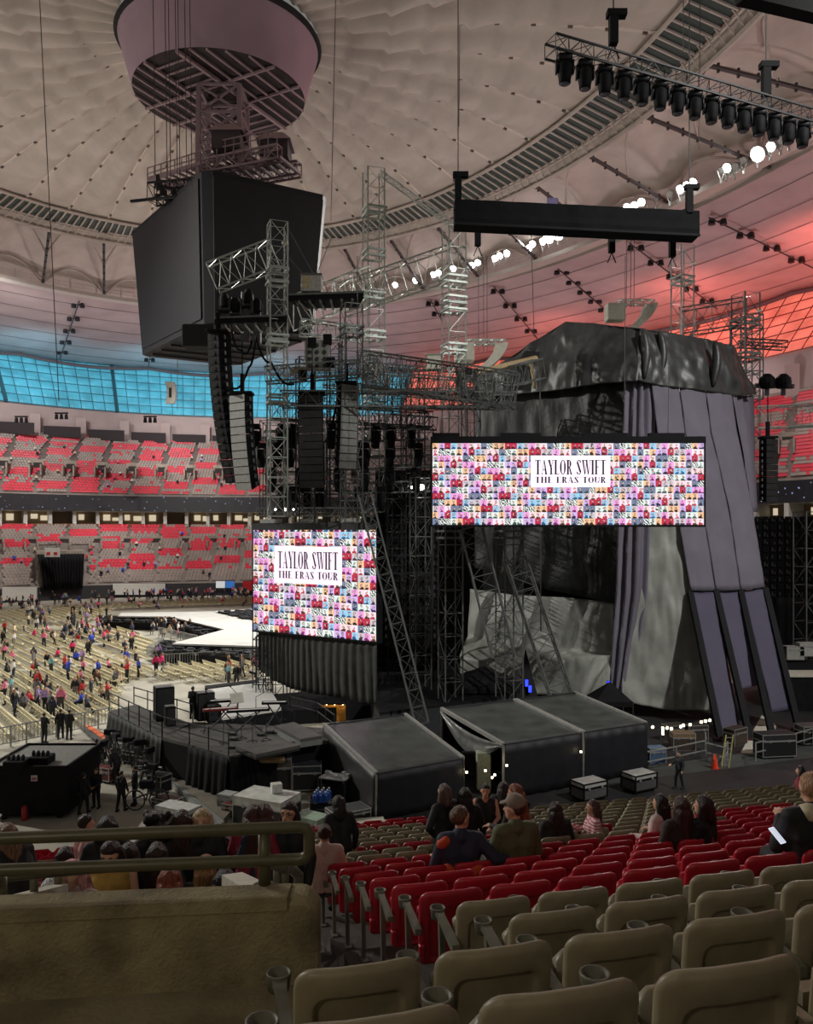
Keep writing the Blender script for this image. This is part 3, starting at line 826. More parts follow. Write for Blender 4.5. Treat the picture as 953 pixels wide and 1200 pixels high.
# ---------------- drape helper: a hanging cloth with folds
def drape(mb,top,bot,folds,amp,nrm,nx=None,nz=8,seed=0,sag=0):
    "top/bot: polylines of equal length; folds along x"
    nx=nx or folds*6
    def sample(pl,f):
        s=f*(len(pl)-1);i=min(int(s),len(pl)-2);return V(pl[i]).lerp(V(pl[i+1]),s-i)
    G=[]
    for j in range(nz+1):
        row=[];k=j/nz
        for i in range(nx+1):
            f=i/nx
            p=sample(top,f).lerp(sample(bot,f),k)
            ph=f*folds*2*PI+seed+1.2*noise.noise(V((f*6,k*1.2,seed)))
            a=amp*(.55+.6*k)*(math.sin(ph)+.45*noise.noise(V((f*folds*1.7,k*2.,seed+3))))
            row.append(p+V(nrm)*a)
        G.append(row)
    mb.grid(G)
def solid(o,t=.02):
    md=o.modifiers.new('thickness','SOLIDIFY'); md.thickness=t; md.offset=0; return o
nL=V((-(49.5-55.3),at(441,617,49.5).x-TLp.x,0)).normalized()*-1
o=MB()
xL=at(441,617,49.5).x
tl=V((TLp.x+.35,55.35,zb-.1));tr=V((xL+.05,49.6,zb-.1))
bt=[tl.lerp(tr,f)+V((0,0,-dz)) for f,dz in ((0,2.6),(.15,3.2),(.3,3.55),(.5,3.65),(.75,3.65),(1,3.75))]
tp=[tl.lerp(tr,f) for f in (0,.15,.3,.5,.75,1)]
drape(o,tp,bt,20,.07,nL,seed=2,nz=10)
o=solid(o.build('drape',M['greycloth'],None,True)); tag(o,'pleated dark grey drape hanging under the tall LED screen','drape')
# ---------------- scaffolding behind and under the tall screen
def scaffold(name,label,X0,X1,Y0,Y1,z0,z1,sx=1.2,sz=1.6,r=.05,m=None,rot=None,ledge=False):
    root=T(name,label,'scaffolding',((X0+X1)/2,(Y0+Y1)/2,z0))
    m=m or M['dsteel']
    nx=max(1,round((X1-X0)/sx));ny=max(1,round((Y1-Y0)/1.5));nz=max(1,round((z1-z0)/sz))
    a=MB();b=MB();c=MB();rnd=random.Random(hash(name)%99+int(X0*10))
    def P(i,j,z):
        return V((X0+(X1-X0)*i/nx,Y0+(Y1-Y0)*j/ny,z)) if rot is None else rot@V((X0+(X1-X0)*i/nx,Y0+(Y1-Y0)*j/ny,z))
    for i in range(nx+1):
        for j in range(ny+1): a.bar(P(i,j,z0),P(i,j,z1),r)
    for k in range(nz+1):
        z=z0+(z1-z0)*k/nz
        for j in range(ny+1): b.bar(P(0,j,z),P(nx,j,z),r*.9)
        for i in range(nx+1): b.bar(P(i,0,z),P(i,ny,z),r*.9)
    for i in range(nx):
        for k in range(nz):
            z=z0+(z1-z0)*k/nz;z2=z0+(z1-z0)*(k+1)/nz
            c.bar(P(i+(k%2),0,z),P(i+1-(k%2),0,z2),r*.7)
            if rnd.random()<.5:c.bar(P(i+1-(k%2),ny,z),P(i+(k%2),ny,z2),r*.7)
    a.build('standards',m,root);b.build('ledgers',m,root);c.build('braces',m,root)
    return root
scaffold('scaffold_tower','dark scaffold tower standing behind the tall LED screen and its drape',at(300,700,57).x,at(441,700,57).x,55.8,59,0,12.2,1.05,1.5,.06)
scaffold('scaffold_tower','dark open scaffold rig above the tall LED screen',at(306,700,57).x,at(452,700,57).x,56.5,59,12.4,19.6,1.5,1.2,.05)
scaffold('scaffold_tower','dark open scaffold rig left of the wide LED screen',at(455,700,58).x,at(508,700,58).x,57.5,60,0,19.2,1.0,1.3,.05)
scaffold('scaffold_tower','dark scaffold bay left below the grey drape',at(301,800,54.5).x,at(318,800,54.5).x,54.2,55.2,0,5.0,.55,1.1,.06)
# rear of the video wall: rows of cabinets
def cabwall(name,label,x0,x1,Y,z0,z1,cw=.6,ch=.6):
    root=T(name,label,'video wall',((x0+x1)/2,Y,z0))
    a=MB(); a.box((x0,Y,z0),(x1,Y+.25,z1)); a.build('backing',M['black'],root)
    b=MB();c=MB();rnd=random.Random(4)
    x=x0
    while x<x1-.1:
        z=z0
        while z<z1-.1:
            b.box((x+.05,Y-.10,z+.05),(x+cw-.05,Y,z+ch-.05))
            if rnd.random()<.75: c.box((x+.16,Y-.16,z+ch*.3),(x+.24,Y-.1,z+ch*.75))
            if rnd.random()<.6: c.box((x+.36,Y-.15,z+ch*.2),(x+.42,Y-.1,z+ch*.5))
            z+=ch
        x+=cw
    b.build('cabinet_backs',M['black'],root); c.build('fittings',mat('cabinet_fittings',srgb(92,84,84),.5,.4,noise_amt=.3,noise_scale=3),root)
    return root
cabwall('video_wall','black rear side of the main video wall between the two LED screens',at(440,700,61).x,at(512,700,61).x,61,1.5,16.5)
cabwall('video_wall','black cabinet wall at right edge beyond the purple strips',at(884,700,66).x,at(975,700,66).x,66,6.,13)
mb=MB(); mb.box((at(430,700,67).x,67,0),(at(640,700,67).x,67.3,13.2)); o=mb.build('masking_drape',M['blackcloth']); tag(o,'black masking drape closing the back of the dark stage centre','drape')
o=MB(); drape(o,[at(876,700,64),at(975,700,64)],[at(876,782,64),at(975,782,64)],9,.15,(0,-1,0),seed=5); o=solid(o.build('masking_drape',M['blackcloth'],None,True)); tag(o,'black drape below the cabinet wall at the right edge','drape')
# ---------------- main stage floor and runway
def slabthing(name,label,cat,pts,z,h,mtop,mside,trim=None):
    "platform: top polygon at height z (plan points), skirt down h"
    P=[V((p[0],p[1],z)) for p in pts]
    root=T(name,label,cat,(sum(p.x for p in P)/len(P),sum(p.y for p in P)/len(P),z-h))
    a=MB(); a.poly(P); a.poly([p-V((0,0,.15)) for p in P][::-1])
    for i in range(len(P)): q,r_=P[i],P[(i+1)%len(P)]; a.quad(q-V((0,0,.15)),r_-V((0,0,.15)),r_,q)
    a.build('deck',mtop,root)
    b=MB()
    for i in range(len(P)):
        q,r_=P[i],P[(i+1)%len(P)]; c=sum((p for p in P),V())/len(P)
        b.quad(q-V((0,0,h)),r_-V((0,0,h)),r_-V((0,0,.15)),q-V((0,0,.15)))
    b.build('skirt',mside,root)
    return root
M['runway']=mat('runway_deck',srgb(208,208,202),.45,noise_amt=.06,noise_scale=.6)
poly=[onz(x,y,1.4) for x,y in ((138,722),(142,718),(250,716.5),(330,711),(330,758),(202,754),(263,737.5),(199,722.5))]
slabthing('runway_stage','pale grey pointed runway stage on the arena floor left of the tall screen','stage',poly,1.4,1.4,M['runway'],M['black'])
# black equipment trenches along the runway edges
def trench(label,pts,z=.9):
    P=[onz(x,y,z) for x,y in pts]
    root=T('camera_track',label,'track',(sum(p.x for p in P)/len(P),sum(p.y for p in P)/len(P),0))
    a=MB()
    c=sum((p for p in P),V())/len(P)
    for i in range(len(P)): q,r_=P[i],P[(i+1)%len(P)]; a.quad(V((q.x,q.y,0)),V((r_.x,r_.y,0)),r_,q)
    a.poly(P); a.build('base',M['black'],root)
    b=MB();rnd=random.Random(3)
    for k in range(90):
        f,g=rnd.random(),rnd.random()
        p=(P[0].lerp(P[1],f)).lerp(P[3].lerp(P[2],f),g)
        b.cbox(p+V((0,0,.1)),(rnd.uniform(.2,.9),rnd.uniform(.2,.6),.3))
    b.build('gear',M['dsteel'],root)['kind']='stuff'
trench('black low track of gear along the near edge of the pale runway',((202,755),(302,759.5),(302,771),(196,766)),.9)
trench('black low track of gear inside the notch of the pale runway',((199,723),(263,738),(240,744),(182,724)),.9)
trench('black low track of gear beyond the point at the runway notch',((122,722),(199,722.5),(190,730),(120,729)),.9)
trench('black low track of gear on the far right of the pale runway',((250,717.5),(300,716),(300,727),(290,726)),1.4)
trench('black block of gear at the tip of the runway beside the barriers',((188,752),(204,754),(202,772),(186,767)),.6)
poly=[onz(x,y,1.3) for x,y in ((243,806),(310,796),(330,830),(255,842))]
slabthing('main_stage','white main stage floor beside the foot of the tall screen','stage',poly,1.3,1.3,M['runway'],M['black'])
mb=MB(); P=[onz(x,y,1.36) for x,y in ((240,803.5),(302,796),(302,799),(240,807))]; mb.hexa([p-V((0,0,.25)) for p in P]+P); o=mb.build('stage_edge_strip',M['black']); tag(o,'black edge strip at the back of the white main stage floor','stage trim')
# ---------------- equipment deck with drape, rails
DZ=2.05
Adk=[onz(x,y,DZ) for x,y in ((128,833),(157,826),(226,848),(190,864))]
M['deck']=mat('grey_deck',srgb(86,85,81),.7,noise_amt=.15,noise_scale=1.5)
slabthing('walkway_deck','narrow raised walkway deck with black drape at left of the stage','stage',Adk,DZ,DZ-.05,M['deck'],M['black'])
Bdk=[onz(x,y,DZ) for x,y in ((190,864),(226,846),(380,853),(396,866),(268,886),(222,872))]
slabthing('equipment_deck','raised dark equipment deck with keyboards and stands','stage',Bdk,DZ,DZ-.05,M['deck'],M['black'])
def drp(label,a,b,folds,amp,m,top=DZ-.05,bot=.05):
    a=onz(*a,DZ);b=onz(*b,DZ); n=V(((b-a).y,-(b-a).x,0)).normalized()
    o=MB(); drape(o,[V((a.x,a.y,top))+n*.06,V((b.x,b.y,top))+n*.06],[V((a.x,a.y,bot))+n*.25,V((b.x,b.y,bot))+n*.25],folds,amp,n,seed=folds,nz=6)
    o=solid(o.build('stage_skirt',m,None,True)); tag(o,label,'drape')
drp('gathered dark drape along the front of the narrow walkway deck',(128,833),(190,864),12,.10,M['greycloth'])
drp('flat dark drape along the left front of the equipment deck',(222,873),(268,887),6,.05,M['blackcloth'])
drp('black drape along the right front of the equipment deck',(268,886),(305,881),6,.06,M['blackcloth'])
def railing(label,pts,z,hgt=1.0,m=None,n=1):
    P=[onz(x,y,z) for x,y in pts]
    root=T('pipe_railing',label,'railing',P[0])
    m=m or M['dsteel']
    a=MB()
    for p,q in zip(P,P[1:]):
        for hh in (hgt,hgt*.55): a.bar(p+V((0,0,hh)),q+V((0,0,hh)),.045)
    a.build('rails',m,root)
    for p,q in zip(P,P[1:]):
        L=(q-p).length;k=max(1,round(L/1.6))
        for i in range(k+(1 if q is P[-1] else 0)):
            b=MB(); s=p.lerp(q,i/k); b.bar(s,s+V((0,0,hgt+.05)),.05); b.build('post',m,root)
railing('dark pipe railing along the front of the narrow walkway deck',((128,833),(190,864)),DZ)
railing('dark pipe railing along the back of the narrow walkway deck',((157,826),(226,848)),DZ)
railing('dark pipe railing along the near edge of the equipment deck',((190,864),(222,873),(268,886)),DZ)
railing('dark pipe railing on the riser right of the keyboards',((340,838),(372,846),(392,862)),DZ)
# black ramp cavity under the deck corner
mb=MB(); P=[onz(x,y,0) for x,y in ((190,905),(226,893),(250,905),(222,918))]; mb.hexa(P+[p+V((0,0,1.6)) for p in P]); o=mb.build('ramp_enclosure',M['blackcloth']); tag(o,'black cloth enclosure under the corner of the equipment deck','enclosure')
# floor track
def plank(name,label,cat,pts,z,m,th=.25):
    P=[onz(x,y,z) for x,y in pts]; mb=MB(); mb.hexa([p-V((0,0,th)) for p in P]+P); o=mb.build(name,m); return tag(o,label,cat)
plank('floor_ramp','grey brown ramp of decking leading from the equipment deck to the road cases','ramp',((200,911),(235,898),(290,928),(262,960)),.28,mat('ramp_ply',srgb(112,106,94),.7,noise_amt=.15,noise_scale=1.2))
plank('ramp_edge','pale metal edge strip along the left of the grey brown ramp','ramp edge',((197,913),(200,911),(263,962),(258,966)),.3,M['steel'])
plank('cable_ramp','orange and dark grey cable ramp strip on the floor by the barriers','cable ramp',((93,852),(103,849),(146,872),(130,884)),.06,mat('cable_ramp_grey',srgb(78,76,74),.7),.06)
plank('cable_ramp_stripe','bright orange strip lying on the dark grey cable ramp','strip',((99,850.5),(104,849),(136,869),(128,871)),.075,mat('orange_strip',srgb(225,110,60),.6),.012)
plank('floor_mat','dark walkway matting beyond the near stand at right','mat',((660,925),(980,884),(980,868),(760,898)),.03,mat('dark_matting',srgb(62,66,64),.85,noise_amt=.15,noise_scale=.8),.03)
plank('floor_mat','broad black floor covering under the tents and tarp tower','mat',((340,1000),(1100,960),(980,800),(440,800)),.012,mat('black_floor_cover',srgb(38,38,40),.6,noise_amt=.2,noise_scale=.6),.012)
# ---------------- barriers
def barrier_mesh(mb,a,b,h=1.15):
    d=b-a
    mb.bar(a+V((0,0,h)),b+V((0,0,h)),.06); mb.bar(a+V((0,0,.25)),b+V((0,0,.25)),.05)
    mb.bar(a,a+V((0,0,h)),.06); mb.bar(b,b+V((0,0,h)),.06)
def barrier(label,a,b,group):
    root=T('crowd_barrier',label,'barrier',a,group)
    m=MB(); barrier_mesh(m,a,b); m.build('frame',M['steel'],root)
    s=MB(); n=max(4,int((b-a).length/.22))
    for i in range(1,n): p=a.lerp(b,i/n); s.bar(p+V((0,0,.25)),p+V((0,0,1.15)),.05,3)
    s.build('bars',M['steel'],root)
    f=MB(); nn=V((-(b-a).y,(b-a).x,0)).normalized()
    f.bar(a-nn*.0,a-nn*.5,.05); f.bar(b,b-nn*.5,.05); f.build('feet',M['steel'],root)
def barrow(lab,p0,p1,z,n,group):
    a=onz(*p0,z);b=onz(*p1,z)
    for i in range(n): barrier(f'steel crowd barrier, {ordn(i)} from the left {lab}',a.lerp(b,i/n),a.lerp(b,(i+.97)/n),group)
barrow('in front of the cream chairs',(-6,879),(131,851),0,8,'barriers before the floor chairs')
barrow('in the line below the runway track',(192,782),(302,776),0,6,'barriers along the runway')
barrow('in the short run left of the runway tip',(172,772),(192,760),0,2,'barriers by the runway tip')
barrow('inside the runway notch',(186,747),(232,758),0,3,'barriers inside the notch')
# ---------------- road cases
casem={}
def road_case(label,c,size,rz=.5,col=(34,34,36),top=None,trim=None,name='road_case',cat='road case',group=None,edge=.035,cast=True):
    w,d,h=size; root=T(name,label,cat,c,group); root.rotation_euler.z=rz
    def B(fn,nm,m): b=MB(); fn(b); o=b.build(nm,m); o.parent=root; return o
    m=mat('case_%d_%d_%d'%col,srgb(*col),.5,noise_amt=.1); tm=trim or M['alu']
    z0=.14 if cast else .0
    B(lambda b:b.bbox((-w/2,-d/2,z0),(w/2,d/2,h*.72),.015),'body',m)
    mt=mat('casetop_%d_%d_%d'%top,srgb(*top),.5,noise_amt=.12,noise_scale=3) if top else m
    B(lambda b:b.bbox((-w/2,-d/2,h*.73),(w/2,d/2,h),.015),'lid',mt)
    def edges(b):
        for z in (z0,h*.71,h*.74,h-.02):
            for s in (-1,1):
                b.cbox((0,s*d/2,z),(w+.02,.03,edge)); b.cbox((s*w/2,0,z),(.03,d+.02,edge))
        for sx in (-1,1):
            for sy in (-1,1): b.cbox((sx*w/2,sy*d/2,(h+z0)/2),(edge,edge,h-z0))
    B(edges,'edge_trim',tm)
    def latch(b):
        for x in (-w*.28,w*.28): b.cbox((x,-d/2-.02,h*.72),(.12,.03,.13))
    B(latch,'latches',M['steel'])
    if cast:
        for sx in (-1,1):
            for sy in (-1,1): B(lambda b:b.lathe((sx*(w/2-.12),sy*(d/2-.12),0),[(0,0),(.05,.0),(.06,.06),(.05,.14),(0,.14)],8),'castor',M['rubber'])
    return root
def cpos(px,py): return onz(px,py,0)
RZ=math.radians(30)
road_case('large road case stack with white marbled lid in front of the ramp end',cpos(313,966),(2.3,1.5,1.25),RZ-.95,(40,42,42),(205,208,200))
road_case('small grey road case left of the large white lidded case',cpos(267,951),(.65,.6,.8),RZ-.95,(120,124,124),(165,168,166))
road_case('dark red small case right behind the small grey case',cpos(271,956),(.6,.5,.55),RZ-.95,(96,34,38),None)
road_case('black road case with silver edges against the deck drape',cpos(287,930),(1.4,.8,.75),RZ-.2,(30,31,33),(60,62,62))
road_case('tall black wardrobe case below the equipment deck',cpos(324,926),(1.4,.9,1.55),.1,(34,34,36),(90,84,74))
road_case('black wide case right of the tall wardrobe case',cpos(360,926),(1.3,.9,1.25),.1,(24,24,26),(40,44,50))
road_case('green topped road case beside the white marbled lid case',cpos(365,976),(1.2,.8,.72),RZ-1.1,(36,44,38),(150,176,150))
road_case('black flat road case in front of the left tent side',cpos(408,962),(1.6,1.,.55),RZ,(30,30,32),(70,70,70))
road_case('flat case with pale lid at the corner of the left tent',cpos(434,968),(1.15,.6,.25),RZ-.3,(60,62,60),(190,190,176),cast=False)
road_case('white trimmed road case left of the pair before the right tents',onz(690,936,0),(1.35,.9,.85),RZ,(92,92,92),(178,178,174),M['black'],edge=.06)
road_case('white trimmed road case right of the pair before the right tents',onz(749,926,0),(1.35,.9,.85),RZ,(82,82,82),(170,170,166),M['black'],edge=.06)
road_case('black road case with pale labels on the right by the strips',onz(908,887,0),(1.9,.9,1.3),.15,(24,24,26),(40,40,42))
road_case('black case behind the far right end of the matting',onz(950,872,0),(1.4,.9,1.1),.15,(26,26,28),(60,60,60))
road_case('black equipment case below the camera crew and the ramp edge',cpos(196,948),(1.1,.7,.5),RZ-1,(26,26,28),(60,34,34))
road_case('black case with monitor shape standing above the ramp edge',cpos(187,930),(.8,.7,.9),RZ-1,(26,26,28),None)
road_case('white topped folding case table behind the people at the rail',cpos(209,962),(1.7,.9,.65),RZ-1.,(60,60,60),(200,204,198),cast=False)
# white carton, bag, bottles
def carton(label,c,s,rz,col):
    root=T('carton',label,'box',c); root.rotation_euler.z=rz
    b=MB(); b.bbox((-s[0]/2,-s[1]/2,0),(s[0]/2,s[1]/2,s[2]),.01); o=b.build('box_body',mat('carton_%d%d%d'%col,srgb(*col),.7)); o.parent=root
    b=MB(); b.box((-s[0]/2-.005,-.03,s[2]-.12),(s[0]/2+.005,.03,s[2]+.006)); o=b.build('tape',mat('tape',srgb(190,180,150),.4)); o.parent=root
carton('small white carton on the white marbled lid of the large case',at(324,928,33.6),(.42,.34,.36),.4,(215,216,212))
rnd=random.Random(12)
bott=None
for k in range(9):
    c=onz(369+k*2.1,940-(k%3)*2.6,.45)
    if bott is None:
        bott=T('water_bottle','blue water bottle','bottle',c,'blue bottles by the green case'); 
        b=MB(); b.lathe((0,0,0),[(0,0),(.09,0),(.10,.05),(.10,.28),(.04,.36),(.035,.40),(0,.40)],10); o=b.build('bottle_body',mat('blue_bottle',srgb(40,80,160),.3)); o.parent=bott
        b=MB(); b.lathe((0,0,.40),[(0,0),(.04,0),(.04,.05),(0,.05)],8); o=b.build('cap',M['white']); o.parent=bott; q=bott
    else: q=dup(bott,c)
    q['label']='blue water bottle in the cluster on the crate behind the green topped case'
c=onz(378,946,0); road_case('low black crate under the cluster of blue bottles',c,(1.1,.6,.45),.1,(26,26,30),None,cast=False)
# rack table
def racktable(label,c,w,d,h,rz,mt):
    root=T('equipment_rack',label,'rack',c); root.rotation_euler.z=rz
    def B(fn,nm,m): b=MB(); fn(b); o=b.build(nm,m); o.parent=root
    for sx in (-1,1):
        for sy in (-1,1): B(lambda b:b.bar((sx*w/2,sy*d/2,0),(sx*w/2,sy*d/2,h),.05),'leg',M['dsteel'])
    B(lambda b:b.box((-w/2,-d/2,h-.05),(w/2,d/2,h)),'top',mt)
    B(lambda b:b.box((-w/2,-d/2,h*.45),(w/2,d/2,h*.45+.04)),'shelf',M['black'])
    def stuffx(b):
        r=random.Random(int(w*100))
        for k in range(7): x=r.uniform(-w*.4,w*.4);y=r.uniform(-d*.35,d*.35); b.cbox((x,y,h+.06),(r.uniform(.1,.3),r.uniform(.1,.25),.14))
    B(stuffx,'tools',M['alu'])
racktable('black rack table with silver gear on top beside the left tent',cpos(394,940),1.3,.9,1.15,RZ-.9,M['steel'])
o=MB(); o.box((0,-.01,0),(.34,.01,.42),TR(onz(391,961,.56),.3)); o=o.build('paper_sheet',mat('yellow_paper',srgb(205,175,75),.8)); tag(o,'yellow paper sheet hanging off the black flat road case','paper')
# ---------------- black covered cart on the floor with a tray of boxes, extinguisher
c=onz(38,960,0); cart=T('equipment_cart','large black cloth covered cart on wheels at left with an open tray top','cart',c)
cx=at(-14,960,34.0).x;cx2=at(83,960,34.4).x
b=MB(); b.box((cx,34.0,.25),(cx2,37.6,2.15)); b.build('cloth_cover',M['blackcloth'],cart)
b=MB(); 
for a_,b_ in (((cx,34.0),(cx2,34.0)),((cx2,34.0),(cx2,37.6)),((cx2,37.6),(cx,37.6)),((cx,37.6),(cx,34.0))): b.bar(V((*a_,2.2)),V((*b_,2.2)),.1)
b.build('tray_rim',M['black'],cart)
b=MB(); b.box((cx+.05,34.05,2.15),(cx2-.05,37.55,2.17)); b.build('tray_top',mat('tray_grey',srgb(128,128,124),.6,noise_amt=.12),cart)
for px,Y in ((5,34.1),(70,34.3),(78,37.2)):
    b=MB(); b.lathe((at(px,0,Y).x,Y,0),[(0,0),(.1,0),(.12,.12),(.1,.25),(0,.25)],8); b.build('castor',M['rubber'],cart)
b=MB(); p=at(40,912,33.97); b.box((p.x-.13,33.96,p.z-.12),(p.x+.13,33.985,p.z+.12)); lb=b.build('paper_label',mat('label_white',srgb(200,190,190),.7),cart)
b=MB(); b.box((p.x-.1,33.95,p.z-.06),(p.x+.1,33.96,p.z+.02)); b.build('red_print',mat('label_red',srgb(180,90,90),.7),lb)
for k,(px,py) in enumerate(((20,893),(49,888))):
    c=onz(px,py+6,2.17); q=T('moving_light_box',('black open box of lamps on the left of the cart tray','black open box of lamps on the right of the cart tray')[k],'box',c)
    b=MB(); b.bbox((c.x-.42,c.y-.4,2.17),(c.x+.42,c.y+.4,2.5),.03); b.build('box_body',M['black'],q)
    for j in range(4):
        b=MB(); b.ball((c.x-.3+.2*j,c.y-.1,2.6),(.08,.08,.14)); b.build('lamp_head',M['dsteel'],q)
c=onz(33,958,0)+V((0,-.3,0)); fe=T('fire_extinguisher','red fire extinguisher standing before the black covered cart','fire extinguisher',c)
b=MB(); b.lathe(c,[(0,0),(.13,0),(.14,.06),(.14,.48),(.10,.58),(.04,.62),(0,.62)],14); b.build('cylinder',mat('extinguisher_red',srgb(165,30,34),.35,noise_amt=.05),fe,True)
b=MB(); b.lathe(c,[(.035,.60),(.05,.64),(.05,.72),(0,.72)],8); b.bar(c+V((-.02,0,.72)),c+V((.14,0,.78)),.035); b.build('valve_handle',M['black'],fe)
b=MB(); b.tube([c+V((.04,0,.68)),c+V((.17,-.03,.62)),c+V((.18,-.05,.35)),c+V((.16,-.06,.2))],.022,6); b.build('hose',M['rubber'],fe)
# ---------------- camera gear cluster by the crew
def tripod_cam(label,c,h,rz):
    root=T('camera_tripod',label,'camera',c); root.rotation_euler.z=rz
    def B(fn,nm,m): b=MB(); fn(b); o=b.build(nm,m); o.parent=root
    for k in range(3):
        a=2*PI*k/3; B(lambda b:b.bar((.45*math.cos(a),.45*math.sin(a),0),(0,0,h),.05),'leg',M['dsteel'])
    B(lambda b:b.bbox((-.12,-.3,h+.02),(.12,.25,h+.3),.02),'camera_body',M['black'])
    B(lambda b:b.bar((0,.25,h+.16),(0,.55,h+.16),.15,8),'lens',M['dsteel'])
    B(lambda b:b.bar((.1,-.25,h),(.3,-.7,h-.1),.03),'pan_handle',M['steel'])
names=['behind the crew at the foot of the walkway drape','nearest the walkway drape corner','between two crew members in black','right behind the crew','at the middle of the cluster','by the ramp edge','leaning above the road case','beside the barrier strip']
for k,(px,py,h) in enumerate(((122,905,1.3),(136,898,1.4),(150,902,1.35),(163,907,1.4),(175,915,1.3),(170,930,1.2),(180,935,1.25),(129,893,1.4))):
    tripod_cam('black camera on a tripod '+names[k],cpos(px,py),h,.7*k)
for k,(px,py,lab,s,col) in enumerate(((120,915,'dark red equipment bin beside the crew',(.6,.5,.7),(110,34,36)),(128,917,'dark red equipment bin with lid right of its twin',(.5,.5,.75),(100,30,34)),(146,888,'white topped flight case under the walkway drape',(1.2,.5,.8),(40,40,42)),(160,895,'black flight case along the walkway drape',(1.4,.6,.7),(34,34,36)),(176,903,'silver edged black flight case near the deck corner',(1.3,.6,.75),(34,34,38)),(112,893,'black and white equipment trolley at the left of the gear cluster',(.9,.6,.9),(46,46,48)))):
    road_case(lab,cpos(px,py),s,RZ-1,col,(150,150,148) if k in(2,5) else None)
# wheeled cart with bicycle style wheels
c=cpos(172,950); wc=T('wheeled_dolly','black wheeled camera dolly with spoked wheels in front of the gear cluster','dolly',c)
for k,dx in enumerate((-.5,.5)):
    b=MB(); b.tube([c+V((dx+.42*math.cos(2*PI*i/16),.1*k,.45+.42*math.sin(2*PI*i/16))) for i in range(17)],.035,6)
    for i in range(8): b.bar(c+V((dx,.1*k,.45)),c+V((dx+.42*math.cos(PI*i/4),.1*k,.45+.42*math.sin(PI*i/4))),.015,3)
    b.build('wheel',M['dsteel'],wc)
b=MB(); b.bar(c+V((-.6,0,.5)),c+V((.6,.1,.9)),.06); b.bar(c+V((-.2,0,.9)),c+V((.4,.1,1.2)),.06); b.bar(c+V((.4,.1,.5)),c+V((.4,.1,1.3)),.05); b.build('frame',M['dsteel'],wc)
b=MB(); b.bbox((c.x-.3,c.y-.1,.95),(c.x+.25,c.y+.2,1.3),.03); b.build('seat_box',M['black'],wc)
# ---------------- instruments on the equipment deck
def keyboard(label,px,py,w,rz,z=DZ,red=False,h=.85):
    c=onz(px,py,z); root=T('keyboard',label,'keyboard',c); root.rotation_euler.z=rz
    def B(fn,nm,m): b=MB(); fn(b); o=b.build(nm,m); o.parent=root
    B(lambda b:b.bbox((-w/2,-.2,h),(w/2,.2,h+.12),.015),'case',mat('key_red',srgb(130,36,32),.4) if red else M['black'])
    B(lambda b:b.box((-w/2+.08,-.19,h+.12),(w/2-.08,-.02,h+.135)),'keys',M['white'])
    B(lambda b:(b.bar((-w*.3,-.2,0),(w*.3,.1,h),.05),b.bar((w*.3,-.2,0),(-w*.3,.1,h),.05),b.bar((-w*.3,-.25,.02),(-w*.3,.25,.02),.04),b.bar((w*.3,-.25,.02),(w*.3,.25,.02),.04)),'stand',M['dsteel'])
keyboard('keyboard with dark red case beside the roadie',258,852,1.7,.35,red=True)
keyboard('black keyboard behind the dark red keyboard',262,845,1.5,.35,h=1.0)
keyboard('long black keyboard at the middle of the equipment deck',291,856,2.1,.25,h=.95)
keyboard('black keyboard on the riser right of the middle keyboard',322,850,1.3,.1,h=1.1)
def micstand(label,px,py,z,h,ang):
    c=onz(px,py,z); root=T('microphone_stand',label,'stand',c)
    b=MB()
    for k in range(3): b.bar(c+V((0,0,.12)),c+V((.28*math.cos(2*PI*k/3+ang),.28*math.sin(2*PI*k/3+ang),.0)),.03)
    b.bar(c,c+V((0,0,h)),.03); b.build('stand_legs',M['dsteel'],root)
    b=MB(); e=c+V((.7*math.cos(ang),.3*math.sin(ang),h+.35)); b.bar(c+V((0,0,h)),e,.025); b.build('boom_arm',M['dsteel'],root)
    b=MB(); b.ball(e,.05); b.build('microphone',M['black'],root)
pos=['left of the dark red keyboard','above the dark red keyboard','at the sheet holder','left front of the middle keyboard','front of the middle keyboard','right front of the middle keyboard','at the front edge of the deck','by the riser railing','behind the middle keyboard','at the back of the deck']
for k,(px,py,h,a) in enumerate(((240,858,1.,.5),(253,846,1.2,2.5),(278,842,1.3,2.2),(283,866,.9,.3),(296,870,.8,3),(312,868,1.,.4),(262,872,1.,2.6),(345,856,.9,3),(300,846,1.3,.4),(330,844,1.2,2.6))):
    micstand('dark microphone boom stand '+pos[k],px,py,DZ,h,a)
c=onz(279,848,DZ); st=T('music_stand','pale music stand tilted behind the keyboards','stand',c)
b=MB(); b.bar(c,c+V((0,0,1.1)),.04); b.build('post',M['dsteel'],st)
b=MB(); b.box((-.35,-.015,0),(.35,.015,.55),TR(c+V((0,0,1.05)),.6)@Matrix.Rotation(-.5,4,'X')); b.build('desk',M['offwhite'],st)
def spk(label,px,py,z,w,d,h,rz=.5,name='stage_speaker'):
    c=onz(px,py,z); root=T(name,label,'speaker',c); root.rotation_euler.z=rz
    def B(fn,nm,m): b=MB(); fn(b); o=b.build(nm,m); o.parent=root
    B(lambda b:b.bbox((-w/2,-d/2,0),(w/2,d/2,h),.02),'cabinet',M['black'])
    B(lambda b:b.box((-w/2+.05,-d/2-.02,.08),(w/2-.05,-d/2,h-.08)),'grille',M['dsteel'])
    B(lambda b:b.box((-w/2+.03,-d/2+.03,h),(w/2-.03,d/2-.03,h+.02)),'lid_edge',M['steel'])
spk('tall black speaker stack at the far end of the walkway deck',192,843,DZ,.95,.8,1.75)
spk('short slanted black speaker before the tall speaker stack',199,850,DZ,.5,.5,1.0)
spk('grey amplifier rack behind the roadie in black shorts',240,843,DZ,.9,.7,1.45,name='amplifier_rack')
